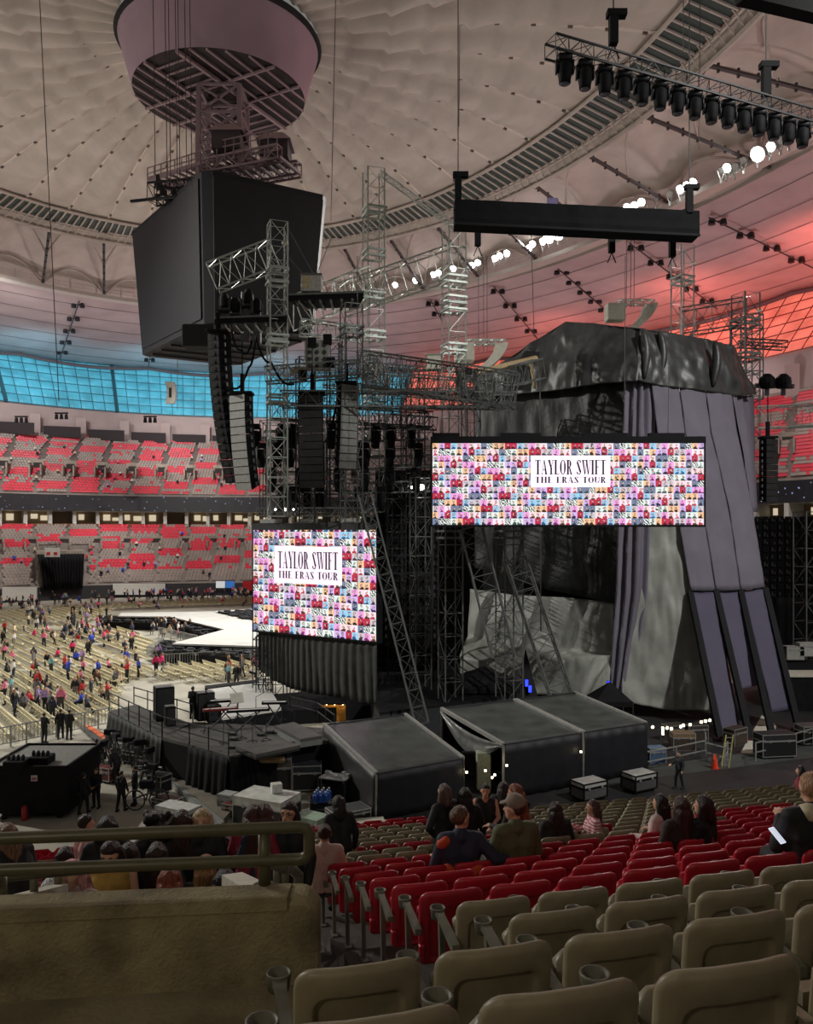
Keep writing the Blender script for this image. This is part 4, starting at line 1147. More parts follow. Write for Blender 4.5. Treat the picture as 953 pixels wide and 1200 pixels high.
spk('low black amplifier right of the grey amplifier rack',250,845,DZ,.7,.6,.85,name='amplifier_rack')
poly=[onz(x,y,DZ+.25) for x,y in ((276,874),(330,866),(352,873),(300,884))]
slabthing('drum_riser','low dark riser with silver front at the front of the equipment deck','riser',poly,DZ+.25,.25,M['deck'],M['dsteel'])
poly=[onz(x,y,DZ+.4) for x,y in ((322,850),(345,846),(378,862),(352,866))]
slabthing('side_riser','grey riser step with bright edge right of the keyboards','riser',poly,DZ+.4,.4,M['deck'],M['steel'])
rnd=random.Random(5)
for k in range(14):
    px=rnd.uniform(272,345);py=rnd.uniform(856,880); c=onz(px,py,DZ+.02)
    ped=T('pedal_board','small black effects pedal among stands on the equipment deck','pedal',c,'pedals on the equipment deck')
    b=MB(); b.bbox((c.x-.2,c.y-.12,c.z),(c.x+.2,c.y+.12,c.z+.1),.02); b.build('body',M['dsteel'],ped)
    b=MB(); b.cbox((c.x,c.y-.03,c.z+.11),(.2,.08,.03)); b.build('switches',M['steel'],ped)
b=MB(); p=onz(300,890,DZ-.35)
o=MB(); o.rings([[V((x+p.x,p.y+dy*r,p.z+dz*r)) for dy,dz in ((1,0),(.5,.87),(-.5,.87),(-1,0),(-.5,-.87),(.5,-.87))] for x,r in ((-.0,.1),(.05,.16),(1.25,.16),(1.3,.1))]); o=o.build('rolled_mat',mat('tan_roll',srgb(150,125,90),.8)); tag(o,'tan rolled mat lying on the tall wardrobe case','mat')
# ---------------- tents
def tent(label,FL,FR,BL,BR,zf,zk,front=True,left=False,group=None,post=True):
    FL=V((FL[0],FL[1],0));FR=V((FR[0],FR[1],0));BL=V((BL[0],BL[1],0));BR=V((BR[0],BR[1],0))
    root=T('marquee_tent',label,'tent',(FL+FR)/2,group)
    zf_=V((0,0,zf));zk_=V((0,0,zk))
    b=MB();G=[]
    nx,ny=12,12
    for j in range(ny+1):
        row=[]
        for i in range(nx+1):
            p=(FL+zf_).lerp(FR+zf_,i/nx).lerp((BL+zk_).lerp(BR+zk_,i/nx),j/ny)
            p.z-=.10*math.sin(PI*i/nx)*math.sin(PI*j/ny)+.02*noise.noise(p*1.3); row.append(p)
        G.append(row)
    b.grid(G); solid(b.build('roof_sheet',mat('tent_roof_vinyl',srgb(70,74,71),.38,noise_amt=.2,noise_scale=1.1,bump=.35,bump_scale=2.5),root,True),.03)
    b=MB()
    for p,q in ((FL+zf_,BL+zk_),(FR+zf_,BR+zk_)): b.bar(p+V((0,0,.03)),q+V((0,0,.03)),.16)
    b.build('roof_beam',mat('tent_beam',srgb(150,150,145),.5,.2),root)
    b=MB(); b.bar(FL+zf_,FR+zf_,.10); b.bar(BL+zk_,BR+zk_,.10); b.build('eave_beam',M['dsteel'],root)
    for p,z in ((FL,zf),(FR,zf),(BL,zk),(BR,zk)):
        b=MB(); b.bar(p,p+V((0,0,z)),.1); b.build('leg',M['steel'],root)
    n=V(((FR-FL).y,-(FR-FL).x,0)).normalized()
    wm=mat('tent_wall_cloth',srgb(20,20,27),.6,noise_amt=.2,noise_scale=1.5,bump=.3,bump_scale=3)
    b=MB(); drape(b,[FL+zf_+n*.06,FR+zf_+n*.06],[FL+n*.1,FR+n*.1],5,.03,n,nz=6,nx=30,seed=FL.x); solid(b.build('front_wall',wm,root,True))
    b=MB(); drape(b,[BL+zk_,BR+zk_],[BL,BR],5,.03,n,nz=6,nx=30); solid(b.build('rear_wall',wm,root,True))
    if left:
        n2=V((-(BL-FL).y,(BL-FL).x,0)).normalized()
        b=MB(); drape(b,[FL+zf_+n2*.06,BL+zk_+n2*.06],[FL+n2*.1,BL+n2*.1],3,.03,n2,nz=6,nx=24); solid(b.build('side_wall',mat('tent_side_mesh',srgb(44,44,44),.5,noise_amt=.2),root,True))
    return root
tent('single black marquee tent with a sloped roof left of the lit doorway',(-1.25,33.9),(2.5,36.2),(-3.98,39.6),(-.07,41.8),1.92,2.6,left=True)
tFL=V((4.33,36.6,0));tFR=V((11.9,40.7,0));tm_=tFL.lerp(tFR,.53)
dv=V((-2.55,4.95,0))
tent('black marquee tent with swagged clear curtain, left one of the joined pair',tFL,tm_-V((.06,.03,0)),tFL+dv,tm_+dv-V((.06,.03,0)),2.42,2.95)
tent('black marquee tent, right one of the joined pair beside the tarp tower',tm_+V((.06,.03,0)),tFR,tm_+dv+V((.06,.03,0)),tFR+dv,2.42,2.95)
# swagged clear curtain on the open side
n2=V((-(dv).y,dv.x,0)).normalized()
b=MB();G=[]
for j in range(9):
    row=[]
    for i in range(25):
        f=i/24; p=tFL.lerp(tFL+dv,1-f); z=2.9-.5*f; p=V((p.x,p.y,z))
        p.z-=(.25+.10*j)*math.sin(PI*min(1,f*1.05))*1.1+.02*j; p+=n2*(.05+.05*math.sin(j*1.5)); row.append(p)
    G.append(row)
b.grid(G); o=solid(b.build('clear_curtain',mat('clear_vinyl',srgb(120,122,120),.2,noise_amt=.2,noise_scale=2),None,True)); tag(o,'gathered shiny vinyl curtain swagged along the open side of the paired tents','curtain')
# doorway things between the tents: white fridge, shelves, string bulbs
c=onz(566,925,0); fr=T('pale_locker','pale green locker standing in the lit gap between the tents','locker',c)
b=MB(); b.bbox((c.x-.3,c.y-.3,.05),(c.x+.35,c.y+.3,1.75),.03); b.build('body',mat('pale_green',srgb(170,180,160),.5),fr)
b=MB(); b.box((c.x-.27,c.y-.33,.9),(c.x+.32,c.y-.3,1.7)); b.box((c.x-.27,c.y-.33,.1),(c.x+.32,c.y-.3,.86)); b.build('doors',mat('pale_green2',srgb(182,190,172),.4),fr)
c=onz(551,920,0); wf=T('mirror_frame','dark framed mirror with warm bulb left of the pale locker','mirror',c)
b=MB()
for x0,x1,z0,z1 in ((-.45,.45,1.5,1.6),(-.45,.45,.5,.6),(-.45,-.37,.5,1.6),(.37,.45,.5,1.6)): b.box((c.x+x0,c.y-.05,z0),(c.x+x1,c.y+.05,z1))
b.build('frame',M['dsteel'],wf); b=MB(); b.box((c.x-.37,c.y,.6),(c.x+.37,c.y+.02,1.5)); b.build('glass',mat('mirror_dark',srgb(60,58,50),.1,.8),wf)
M['bulb']=mat('warm_bulb',srgb(255,225,160),.4,noise_amt=0,emit=(1,.78,.42),es=14)
M['bulbsoft']=mat('warm_tube',srgb(255,225,170),.4,noise_amt=0,emit=(1,.82,.5),es=6)
def bulb(label,p,r,group):
    q=T('light_bulb',label,'bulb',p,group)
    b=MB(); b.ball(p,(r,r,r*1.2)); b.build('globe',M['bulb'],q); b=MB(); b.lathe(p+V((0,0,r)),[(.03,0),(.03,.07),(0,.07)],6); b.build('socket',M['black'],q)
for px,py,lab in ((569,903,'on the pale locker top'),(580,908,'right of the pale locker'),(594,897,'at the corner post of the paired tents'),(577,911,'lowest beside the pale locker'),(547,905,'on the dark framed mirror'),(681,881,'on the post between the paired tents')):
    bulb('warm glowing bulb '+lab,at(px,py,36.0 if px<600 else 38.3),.05,'bulbs in the tent doorway')
# third small dark canopy behind the paired tents
def canopy(label,c,w,h,hp,m):
    root=T('pop_up_canopy',label,'canopy',c)
    b=MB(); P=[c+V((sx*w/2,sy*w/2,h)) for sx,sy in ((-1,-1),(1,-1),(1,1),(-1,1))]; t=c+V((0,0,hp))
    for i in range(4): b.poly([P[i],P[(i+1)%4],t])
    b.build('roof_sheet',m,root)
    b=MB()
    for i in range(4): b.quad(P[i]-V((0,0,.3)),P[(i+1)%4]-V((0,0,.3)),P[(i+1)%4],P[i])
    b.build('valance',m,root)
    for p in P: b=MB(); b.bar(V((p.x,p.y,0)),p,.06); b.build('leg',M['dsteel'],root)
canopy('dark peaked canopy behind the left of the paired tents',onz(572,846,0)+V((0,2.5,0)),4.2,2.,3.1,M['blackcloth'])
canopy('dark peaked canopy against the foot of the silver drape',onz(728,868,0)+V((0,2.6,0)),2.2,1.9,2.9,M['blackcloth'])
# ---------------- tarp covered tower
M['tarp']=mat('black_tarp',srgb(56,58,58),.42,noise_amt=.22,noise_scale=.9,bump=.55,bump_scale=2.2)
M['strip']=mat('purple_strip_cloth',srgb(76,71,92),.75,noise_amt=.06,noise_scale=.6,bump=.15,bump_scale=5)
M['net']=mat('dark_mesh_tarp',srgb(30,32,32),.5,noise_amt=.25,noise_scale=2.2,bump=.6,bump_scale=3)
M['purple']=mat('purple_grey_cloth',srgb(110,105,118),.75,noise_amt=.06,noise_scale=.6,bump=.15,bump_scale=5)
M['silver']=mat('silver_drape',srgb(142,144,138),.5,noise_amt=.14,noise_scale=.7,bump=.35,bump_scale=1.6)
def sheet(name,label,rows,m,nx=40,nz=30,amp=.12,sc=.9,seed=0,th=.03,fold=0,famp=0,cat='tarp'):
    "surface through rows of points (each row left to right), wrinkled"
    b=MB();G=[]
    def S(pl,f):
        s=f*(len(pl)-1);i=min(int(s),len(pl)-2);return pl[i].lerp(pl[i+1],s-i)
    for j in range(nz+1):
        s=j/nz*(len(rows)-1);r=min(int(s),len(rows)-2);k=s-r
        row=[]
        for i in range(nx+1):
            f=i/nx
            p=S(rows[r],f).lerp(S(rows[r+1],f),k)
            e=S(rows[r],min(1,f+.02))-S(rows[r],max(0,f-.02)); n=V((e.y,-e.x,0)); n=n.normalized() if n.length>0 else V((0,-1,0))
            d=amp*(noise.noise(V((p.x*sc+seed,p.y*sc,p.z*sc*.55)))+.5*noise.noise(V((p.x*sc*2.6,p.y*sc*2.6,p.z*sc*.9+seed))))
            if fold: d+=famp*math.sin(f*fold*2*PI+2*noise.noise(V((f*5,j*.05,seed))))
            row.append(p+n*d)
        G.append(row)
    b.grid(G); o=solid(b.build(name,m,None,True),th); 
    return tag(o,label,cat)
a=lambda px,py,Y:at(px,py,Y)
# upper hood: left face and right face
sheet('tarp_hood','shiny black tarp hood over the left face of the stage tower',[[a(572,436,62),a(618,405,60.5),a(663,377,59),a(705,380,57),a(753,385,55.2)],[a(566,447,62),a(612,432,60.),a(655,425,58),a(700,421,56),a(752,415,54.3)],[a(560,466,62),a(606,462,60),a(652,458,58),a(698,450,55.8),a(748,447,53.8)]],M['tarp'],60,36,.30,.8)
sheet('tarp_hood','black tarp hood over the right face of the stage tower',[[a(749,385,55.2),a(780,389,56),a(822,396,57),a(857,404,58),a(862,407,58.4)],[a(747,415,54.4),a(778,419,55),a(823,425,56),a(864,432,57.4),a(872,436,58)],[a(740,444,54),a(778,453,54.6),a(823,458,55.6),a(868,464,57),a(885,462,58)]],M['tarp'],60,36,.22,1.1,seed=4)
for k,(px,py,l) in enumerate(((753,386,'at the corner'),(773,388,'second from the corner'),(838,400,'near the right end'))):
    b=MB(); pts=[]
    for j in range(9):
        f=j/8; pts.append(a(px+2.5*math.sin(f*4)+4*f*(k<2)-0*f,py+ (57-8*k*.3)*f,54.6+.8*k-.4*f))
    b.tube(pts,[.10+.22*math.sin(PI*j/8*.9+.2) for j in range(9)],7); o=b.build('tarp_strap',M['tarp'],None,True); tag(o,f'bunched black tarp strap on the right hood {l}','strap')
sheet('tarp_hood','low black tarp tail at the right back of the stage tower',[[a(857,405,58.2),a(868,425,59),a(876,440,60)],[a(870,462,57.6),a(880,462,58.5),a(887,461,60)]],M['tarp'],14,14,.1,1.2,seed=8)
# roof back of the tower so that it is closed
sheet('tarp_roof','black tarp roof sheet closing the top of the stage tower',[[a(572,436,62),a(663,377,59),a(750,385,55.2)],[a(600,430,70),a(690,385,67),a(862,407,58.4)]],M['tarp'],20,10,.05)
# mesh below the left hood
sheet('mesh_tarp','dark mesh tarp hanging below the left hood of the stage tower',[[a(558,440,63),a(650,425,59.2),a(738,420,55.6)],[a(556,560,62.3),a(650,560,58.4),a(733,560,54.5)],[a(556,665,62.3),a(638,690,58.4),a(724,708,54.7)]],M['net'],50,30,.16,1.0,seed=2)
# silver drapes at the foot
sheet('silver_drape','silver grey drape behind the leaning trusses under the wide screen',[[a(551,690,62.2),a(600,697,59.8),a(660,700,57.6),a(722,706,55)],[a(549,745,61.6),a(600,755,59),a(660,760,56.8),a(722,768,54.6)],[a(538,768,60),a(600,785,57),a(660,772,55.4),a(716,768,53.6)],[a(540,796,59.4),a(600,812,56.4),a(655,815,55),a(714,822,53)]],M['silver'],60,40,.22,.8,seed=6,cat='drape')
# corner drape and the big silver panel
sheet('corner_drape','purple grey pleated drape on the corner of the stage tower',[[a(734,428,55.2),a(750,428,55.0),a(766,434,55.2)],[a(727,560,54.2),a(748,562,53.6),a(770,565,54.)],[a(722,690,53.8),a(743,695,53.2),a(764,720,53.4)],[a(714,822,53.4),a(726,824,52.8),a(738,815,53.2)]],M['purple'],40,30,.10,.7,seed=3,fold=4,famp=.16,cat='drape')
sheet('silver_drape','large silver grey drape panel between the corner drape and the purple strips',[[a(764,600,53.9),a(780,600,53.8),a(796,600,53.7)],[a(750,700,53.4),a(780,700,53.1),a(811,700,52.9)],[a(730,795,52.9),a(780,800,52.4),a(826,800,52)],[a(728,821,52.6),a(780,832,52.2),a(834,833,51.8)]],M['silver'],50,40,.18,.9,seed=9,cat='drape')
# purple strips, upper tier
def lerp(a_,b_,f): return a_+(b_-a_)*f
ub=[[(762,440,54.6),(770,509,54.2),(793,600,53.5),(809,692,52.6)],[(794.5,443,55.2),(803.5,509,54.8),(824,600,54),(839,692,53)],[(825,446,56),(834,509,55.5),(855,600,54.5),(868,691,53.4)],[(856,450,57),(865,509,56.3),(883,600,55.2),(897,688,54)]]
nm=['left','middle','right']
for i in range(3):
    L=[a(*p) for p in ub[i]];R=[a(*p) for p in ub[i+1]]
    rows=[[l.lerp(r,.02),l.lerp(r,.5)+V((0,-.15,0)),l.lerp(r,.985)] for l,r in zip(L,R)]
    sheet('cloth_strip',f'{nm[i]} one of the three long purple grey cloth strips below the hood',rows,M['purple'],16,40,.05,1.5,seed=i,cat='cloth strip')
sheet('side_drape','purple grey side drape with folds at right end of the stage tower',[[a(858,464,57),a(870,464,58),a(883,463,60)],[a(866,509,56.5),a(876,509,57.5),a(884,509,60)],[a(883,600,55.4),a(885,600,56.5),a(887,600,60)]],M['purple'],30,24,.05,1,seed=12,fold=3,famp=.12,cat='drape')
lb_=[(((811,694),(838,694)),((847,859),(868,856)),'left'),(((842,694),(867,694)),((868,808),(888,803)),'middle'),(((871,692),(898,690)),((905,835),(926,831)),'right')]
for (t,bm,l) in lb_:
    Yt={'left':52.7,'middle':53.2,'right':53.7}[l]; Yb={'left':47.6,'middle':49.4,'right':49.2}[l]
    tl,tr=a(*t[0],Yt),a(*t[1],Yt+.3); bl,br2=a(*bm[0],Yb),a(*bm[1],Yb+.3)
    rows=[[tl.lerp(bl,f),tr.lerp(br2,f)] for f in (0,.33,.66,1)]
    sheet('cloth_strip',f'{l} one of the three lower purple cloth strips between dark beams',rows,M['strip'],12,30,.06,1.4,seed=len(l),cat='cloth strip')
for k,(p,q,l) in enumerate((((809,694,52.8),(845,870,47),'leftmost, left of all lower purple strips'),((839,692,53.1),(880,870,47),'between the left and middle lower strips'),((868,692,53.6),(909,880,46.5),'between the middle and right lower strips'),((897,690,54.),(937,858,48.5),'rightmost, right of all lower purple strips'))):
    root=T('raking_girder','dark raking steel girder '+l,'beam',a(*q)); P_,Q_=a(*p),a(*q)
    b=MB(); b.bar(P_,Q_,.34); b.build('girder',M['black'],root)
    b=MB(); b.cbox(Q_,(.7,.7,.5)); b.build('hinge_shoe',mat('hinge_red',srgb(80,30,32),.5),root)
    b=MB(); b.lathe(V((Q_.x,Q_.y,0)),[(0,0),(.4,0),(.4,.1),(0,.1)],10); b.bar(V((Q_.x,Q_.y,0)),Q_,.2); b.build('base_plate',M['dsteel'],root)
# lower body of the tower so that it is dark inside
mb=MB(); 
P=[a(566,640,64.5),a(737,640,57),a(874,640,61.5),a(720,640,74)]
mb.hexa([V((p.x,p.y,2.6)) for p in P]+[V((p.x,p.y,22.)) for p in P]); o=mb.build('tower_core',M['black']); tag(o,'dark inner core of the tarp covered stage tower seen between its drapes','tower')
# festoon lights below
c=at(780,850,42.4); root=T('festoon_lights','string of warm festoon lights under the silver drape','lights',c)
w_=MB();pts=[]
fp=[(762,850),(770,853),(777,850),(785,854),(795,852),(803,848),(811,847),(818,845),(826,843),(834,843)]
w_.tube([a(x,y,42.4) for x,y in fp],.03,4); w_.build('cable',M['black'],root)
for x,y in ((765,851),(782,852),(787,853),(798,850.5),(801,849),(809,848),(822,845),(827,844),(832,843)):
    b=MB(); b.ball(a(x,y+1,42.4),.08); b.build('bulb',M['bulbsoft'],root)
b=MB(); b.bar(a(777,852,42.4),a(777,861,42.4),.1); b.build('tube_lamp',M['bulbsoft'],root)
# barriers and bits below the tower
def piperail(label,pts,Y0,h=1.0):
    P=[onz(x,y,0) for x,y in pts]; root=T('pipe_barrier',label,'railing',P[0])
    b=MB()
    for p,q in zip(P,P[1:]):
        for hh in (h,h*.5): b.bar(p+V((0,0,hh)),q+V((0,0,hh)),.055)
    b.build('rails',M['steel'],root)
    for p in P: b=MB(); b.bar(p,p+V((0,0,h+.04)),.06); b.build('post',M['steel'],root)
piperail('grey pipe barrier right of the paired tents',((757,905),(793,898),(828,890)),0)
piperail('grey pipe barrier around the orange cone',((828,890),(827,880)),0)
piperail('grey pipe barrier end behind the orange cone',((828,893),(850,899),(853,892)),0)
piperail('grey pipe barrier in front of the black case on the right',((886,893),(920,885),(953,875)),0)
c=onz(838,901,0); cn=T('traffic_cone','bright orange cone inside the pipe barrier under the strips','cone',c)
b=MB(); b.lathe(c,[(.0,.04),(.19,.04),(.05,.72),(0,.74)],12); b.build('cone_body',mat('cone_orange',srgb(225,70,40),.5),cn); b=MB(); b.cbox(c+V((0,0,.02)),(.45,.45,.04)); b.build('base',mat('cone_base',srgb(120,40,30),.6),cn)
c=onz(850,900,0); ld=T('step_ladder','pale yellow ladder leaning beside the orange cone','ladder',c)
b=MB()
for dx in (-.18,.18): b.bar(c+V((dx,0,0)),c+V((dx+.35,.3,1.6)),.05)
b.build('side_rails',mat('ladder_yellow',srgb(170,160,100),.5),ld); b=MB()
for k in range(6): f=(k+.5)/6; b.bar(c+V((-.18+.35*f,.3*f,1.6*f)),c+V((.18+.35*f,.3*f,1.6*f)),.035)
b.build('rungs',M['steel'],ld)
plank('floor_sheet','white sheet on the floor between the dark raking beams','sheet',((868,882),(898,884),(910,850),(893,838)),.05,M['offwhite'],.03)
c=onz(768,893,0); road_case('blue crate right of the paired tents',c,(.9,.6,.8),.2,(70,90,120),(90,110,140),cast=False)
for k,(px,py,lab) in enumerate(((800,878,'dark covered catering table below the festoon lights'),(815,868,'dark stack of boxes right below the festoon lights'),(790,868,'dark crate below the middle of the festoon lights'),(862,872,'dark low crate between the left raking beams'))):
    road_case(lab,onz(px,py,0),(1.2,.7,.95),.2*k,(60,50,44),(120,96,70) if k==0 else None,cast=False)
# white table and gear at the right edge
c=onz(945,845,0); tb_=T('gear_table','white topped gear table at the right edge beside the beams','table',c)
b=MB(); p=onz(930,790,2.4); b.box((p.x-1.,p.y-.6,2.3),(p.x+3,p.y+2.2,2.4)); b.build('top',M['offwhite'],tb_)
b=MB(); b.box((p.x-.9,p.y-.5,0),(p.x+2.9,p.y+2.1,2.3)); b.build('dark_skirt',M['blackcloth'],tb_)
for k,(px,py,lab,col) in enumerate(((930,772,'pale machine on stage gear shelf at the right edge',(150,150,146)),(945,768,'white equipment case above the gear table at right edge',(170,170,166)))):
    road_case(lab,at(px,py,57),(1.2,.7,.9),0,col,None,cast=False)
b=MB(); p=at(938,775,57); b.box((p.x-2.4,56.5,p.z-2.),(p.x+2.5,58,p.z-.02)); o=b.build('gear_shelf',M['black']); tag(o,'black shelf platform carrying pale machines at the right edge','shelf')
# blue lit gap
M['bluelamp']=mat('blue_lamp',srgb(20,30,255),.4,noise_amt=0,emit=(.02,.04,1),es=3)
for k,(px,py) in enumerate(((617,800),(621,807),(713,802))):
    p=at(px,py,54.2 if px<700 else 52.9); q=T('blue_work_light',('blue work light in the left gap between silver drapes','lower blue work light in the left gap between silver drapes','blue work light at the right end of silver drape')[k],'light',p)
    b=MB(); b.bbox((p.x-.12,p.y-.1,p.z-.25),(p.x+.12,p.y,p.z+.25),.03); b.build('housing',M['black'],q); b=MB(); b.box((p.x-.1,p.y-.12,p.z-.22),(p.x+.1,p.y-.1,p.z+.22)); b.build('lens',M['bluelamp'],q)
mb=MB(); P=[a(606,735,54.9),a(629,830,53.6)]
mb.poly([a(616,760,54.5),a(604,822,54.3),a(632,822,54.3)]); mb.poly([a(616,760,54.7),a(604,822,54.6),a(632,822,54.6)]); o=mb.build('drape_gap',M['darkgap']); tag(o,'dark tent shaped gap in the silver drape with blue light','drape gap')
# warm work light behind the grey drape
c=onz(392,848,0); wl=T('work_shelter','amber lit work shelter under the grey drape','shelter',c)
b=MB(); p=a(391,822,51.5); b.box((p.x-.75,51.5,p.z-1.6),(p.x+.75,51.6,p.z)); b.build('panel',mat('amber_board',srgb(190,130,50),.6),wl)
b=MB(); b.box((p.x-.8,50.6,p.z-.02),(p.x+.8,51.7,p.z+.06)); b.build('roof',M['black'],wl)
for dx in (-.4,.1,.6): b=MB(); b.ball((p.x+dx,51.2,p.z-.1),.07); b.build('bulb',M['bulb'],wl)
mb=MB(); P=[onz(x,y,0) for x,y in ((310,852),(444,842),(470,815),(310,830))]; mb.hexa(P+[p+V((0,0,.9)) for p in P]); o=mb.build('under_stage_block',M['black']); tag(o,'low black stage block under the grey drape','stage')
poly=[onz(x,y,1.6) for x,y in ((425,795),(540,780),(600,815),(445,835))]
slabthing('side_stage','low dark side stage behind the tents','stage',poly,1.6,1.6,M['black'],M['dsteel'])
# ================================================================ rigging
M['truss']=mat('truss_alloy',srgb(178,186,179),.4,.45,noise_amt=.08)
M['btruss']=mat('black_truss',srgb(30,30,34),.5,.2,noise_amt=0)
M['dtruss']=mat('dim_truss',srgb(112,116,114),.45,.4,noise_amt=.08)
M['cable']=mat('rig_cable',srgb(70,66,66),.6,noise_amt=0)
# ---------------- hanging scoreboard
sb=T('scoreboard','huge black four sided video scoreboard hanging from the roof centre','scoreboard',at(240,372,68))
zt_,zb_=42.1,29.6
A_=at(240,198,68);A_.z=zt_
Lc=at(152,275,83);Lc.z=zt_; Rc=at(387,228,73.7);Rc.z=zt_
Bk=Lc+(Rc-A_)
cen=(Lc+Rc)/2
def taper(p,k=.86): q=cen+(p-cen)*k; return V((q.x,q.y,zb_))
tops=[A_,Rc,Bk,Lc]
def chamf(poly,f=.05):
    o=[]
    for i,p in enumerate(poly):
        a_=poly[i-1];c_=poly[(i+1)%len(poly)]
        o+= [p+(a_-p).normalized()*.7,p+(c_-p).normalized()*.7]
    return o
tp=chamf(tops);bt=[taper(p,.88) for p in tp]
fr_=[ (p+(cen-V((p.x,p.y,zt_)))*.0) for p in tp]
b=MB(); b.rings([[V((p.x,p.y,zb_)) for p in bt],[V((p.x,p.y,zt_)) for p in tp]]); b.build('housing',mat('scoreboard_black',srgb(26,25,34),.6,noise_amt=.15,noise_scale=.3),sb)
sm=mat('scoreboard_screen',srgb(34,31,38),.5,noise_amt=.08,noise_scale=.4)
def facepanel(p0,p1,nm):
    q0,q1=taper(p0,.88),taper(p1,.88)
    n=V(((p1-p0).y,-(p1-p0).x,0)).normalized()
    if (n.dot(cen-p0))>0:n=-n
    d=n*.15;b=MB()
    def G(f,g): return q0.lerp(q1,f).lerp(p0.lerp(p1,f),g)+d
    b.hexa([G(.06,.04)-d,G(.94,.04)-d,G(.94,.04),G(.06,.04),G(.06,.96)-d,G(.94,.96)-d,G(.94,.96),G(.06,.96)]); b.build(nm,sm,sb)
facepanel(Lc,A_,'screen_panel'); facepanel(A_,Rc,'screen_panel')
b=MB(); 
for k in range(6):
    f=(k+.5)/6; p=taper(Lc.lerp(A_,f),.8);q=taper(Bk.lerp(Rc,f),.8); b.bar(p-V((0,0,.15)),q-V((0,0,.15)),.2)
b.build('underside_beams',M['dsteel'],sb)
c=at(232,412,70); b=MB(); b.bbox((c.x-1.2,c.y-.8,zb_-2.0),(c.x+1.6,c.y+1,zb_-.1),.1); b.build('lower_box',M['black'],sb)
c=at(287,395,69); 
for k in range(2):
    b=MB(); b.cbox((c.x+k*1.0,c.y,zb_-.9),(.7,.7,1.8)); b.build('side_speaker',M['dsteel'],sb)
# ---------------- gantry above the scoreboard
M['gantry']=mat('gantry_paint',srgb(150,130,134),.6,noise_amt=.05)
ga=T('service_gantry','mauve grey steel service gantry between funnel and scoreboard','gantry',at(262,140,78))
Xg=at(262,140,79)
b=MB()
zt2,zb2=54.,43.6
for sx,sy in ((-2,-2),(2,-2),(2,2),(-2,2)): b.bar((Xg.x+sx,79+sy,zb2),(Xg.x+sx*.95,79+sy*.95,zt2),.4)
b.build('mast',M['gantry'],ga)
b=MB()
for k in range(5):
    z=zb2+(zt2-zb2)*k/4
    for (a_,c_) in (((-2,-2),(2,-2)),((2,-2),(2,2)),((2,2),(-2,2)),((-2,2),(-2,-2))):
        b.bar((Xg.x+a_[0],79+a_[1],z),(Xg.x+c_[0],79+c_[1],z),.22)
        if k<4:
            z2=zb2+(zt2-zb2)*(k+1)/4
            b.bar((Xg.x+a_[0],79+a_[1],z),(Xg.x+c_[0],79+c_[1],z2),.18); b.bar((Xg.x+c_[0],79+c_[1],z),(Xg.x+a_[0],79+a_[1],z2),.18)
b.build('bracing',M['gantry'],ga)
pl=T('gantry_walkway','long mauve steel walkway platform below the gantry mast','walkway',at(265,185,78))
p0=at(192,213,82);p1=at(300,172,76);p0.z=p1.z=46.4
d=(p1-p0).normalized();x=V((-d.y,d.x,0))
b=MB()
for o_ in (-2,0,2): b.bar(p0+x*o_,p1+x*o_,.35)
for k in range(14): q=p0.lerp(p1,k/13); b.bar(q-x*2.1,q+x*2.1,.2)
b.build('floor_grating',M['gantry'],pl)
b=MB()
for o_ in (-2.1,2.1):
    for h in (.55,1.1): b.bar(p0+x*o_+V((0,0,h)),p1+x*o_+V((0,0,h)),.09)
    for k in range(14): q=p0.lerp(p1,k/13)+x*o_; b.bar(q,q+V((0,0,1.1)),.09)
b.build('handrail',M['gantry'],pl)
p2=at(250,190,77);p3=at(338,205,74);p2.z=p3.z=45.5
d=(p3-p2).normalized();x=V((-d.y,d.x,0));b=MB()
truss(b,p2-x*1.5,p3-x*1.5,.8,1.2,1.3,.18,.12);truss(b,p2+x*2,p3+x*2,.8,1.2,1.3,.18,.12)
for k in range(10): q=p2.lerp(p3,k/9); b.bar(q-x*1.6+V((0,0,-.4)),q+x*2.1+V((0,0,-.4)),.25)
b.build('cross_truss',M['gantry'],pl)
b=MB()
for k in range(10): q=p2.lerp(p3,k/9)-x*2; b.bar(q,q+V((0,0,1.9)),.08)
b.bar(p2-x*2+V((0,0,1.9)),p3-x*2+V((0,0,1.9)),.1);b.bar(p2-x*2+V((0,0,1.3)),p3-x*2+V((0,0,1.3)),.08); b.build('outer_handrail',M['gantry'],pl)
for k,(px,py,lab) in enumerate(((268,160,'left on the gantry walkway'),(323,170,'right end of the gantry walkway'))):
    c=at(px,py,75.5); q=T('gantry_cabin','small mauve cabin with sloped cap at '+lab,'cabin',c)
    b=MB(); b.rings([[V((c.x+sx*w,c.y+sy*w,c.z+z)) for sx,sy in ((-1,-1),(1,-1),(1,1),(-1,1))] for w,z in ((1.3,-1.6),(1.3,-.2),(1.55,-.1))]); b.build('walls',mat('cabin_dark',srgb(70,60,64),.6),q)
    b=MB(); b.rings([[V((c.x+sx*w,c.y+sy*w,c.z+z)) for sx,sy in ((-1,-1),(1,-1),(1,1),(-1,1))] for w,z in ((1.6,-.1),(.8,.8))]); b.build('cap',mat('cabin_cap',srgb(190,164,168),.6,noise_amt=0),q)
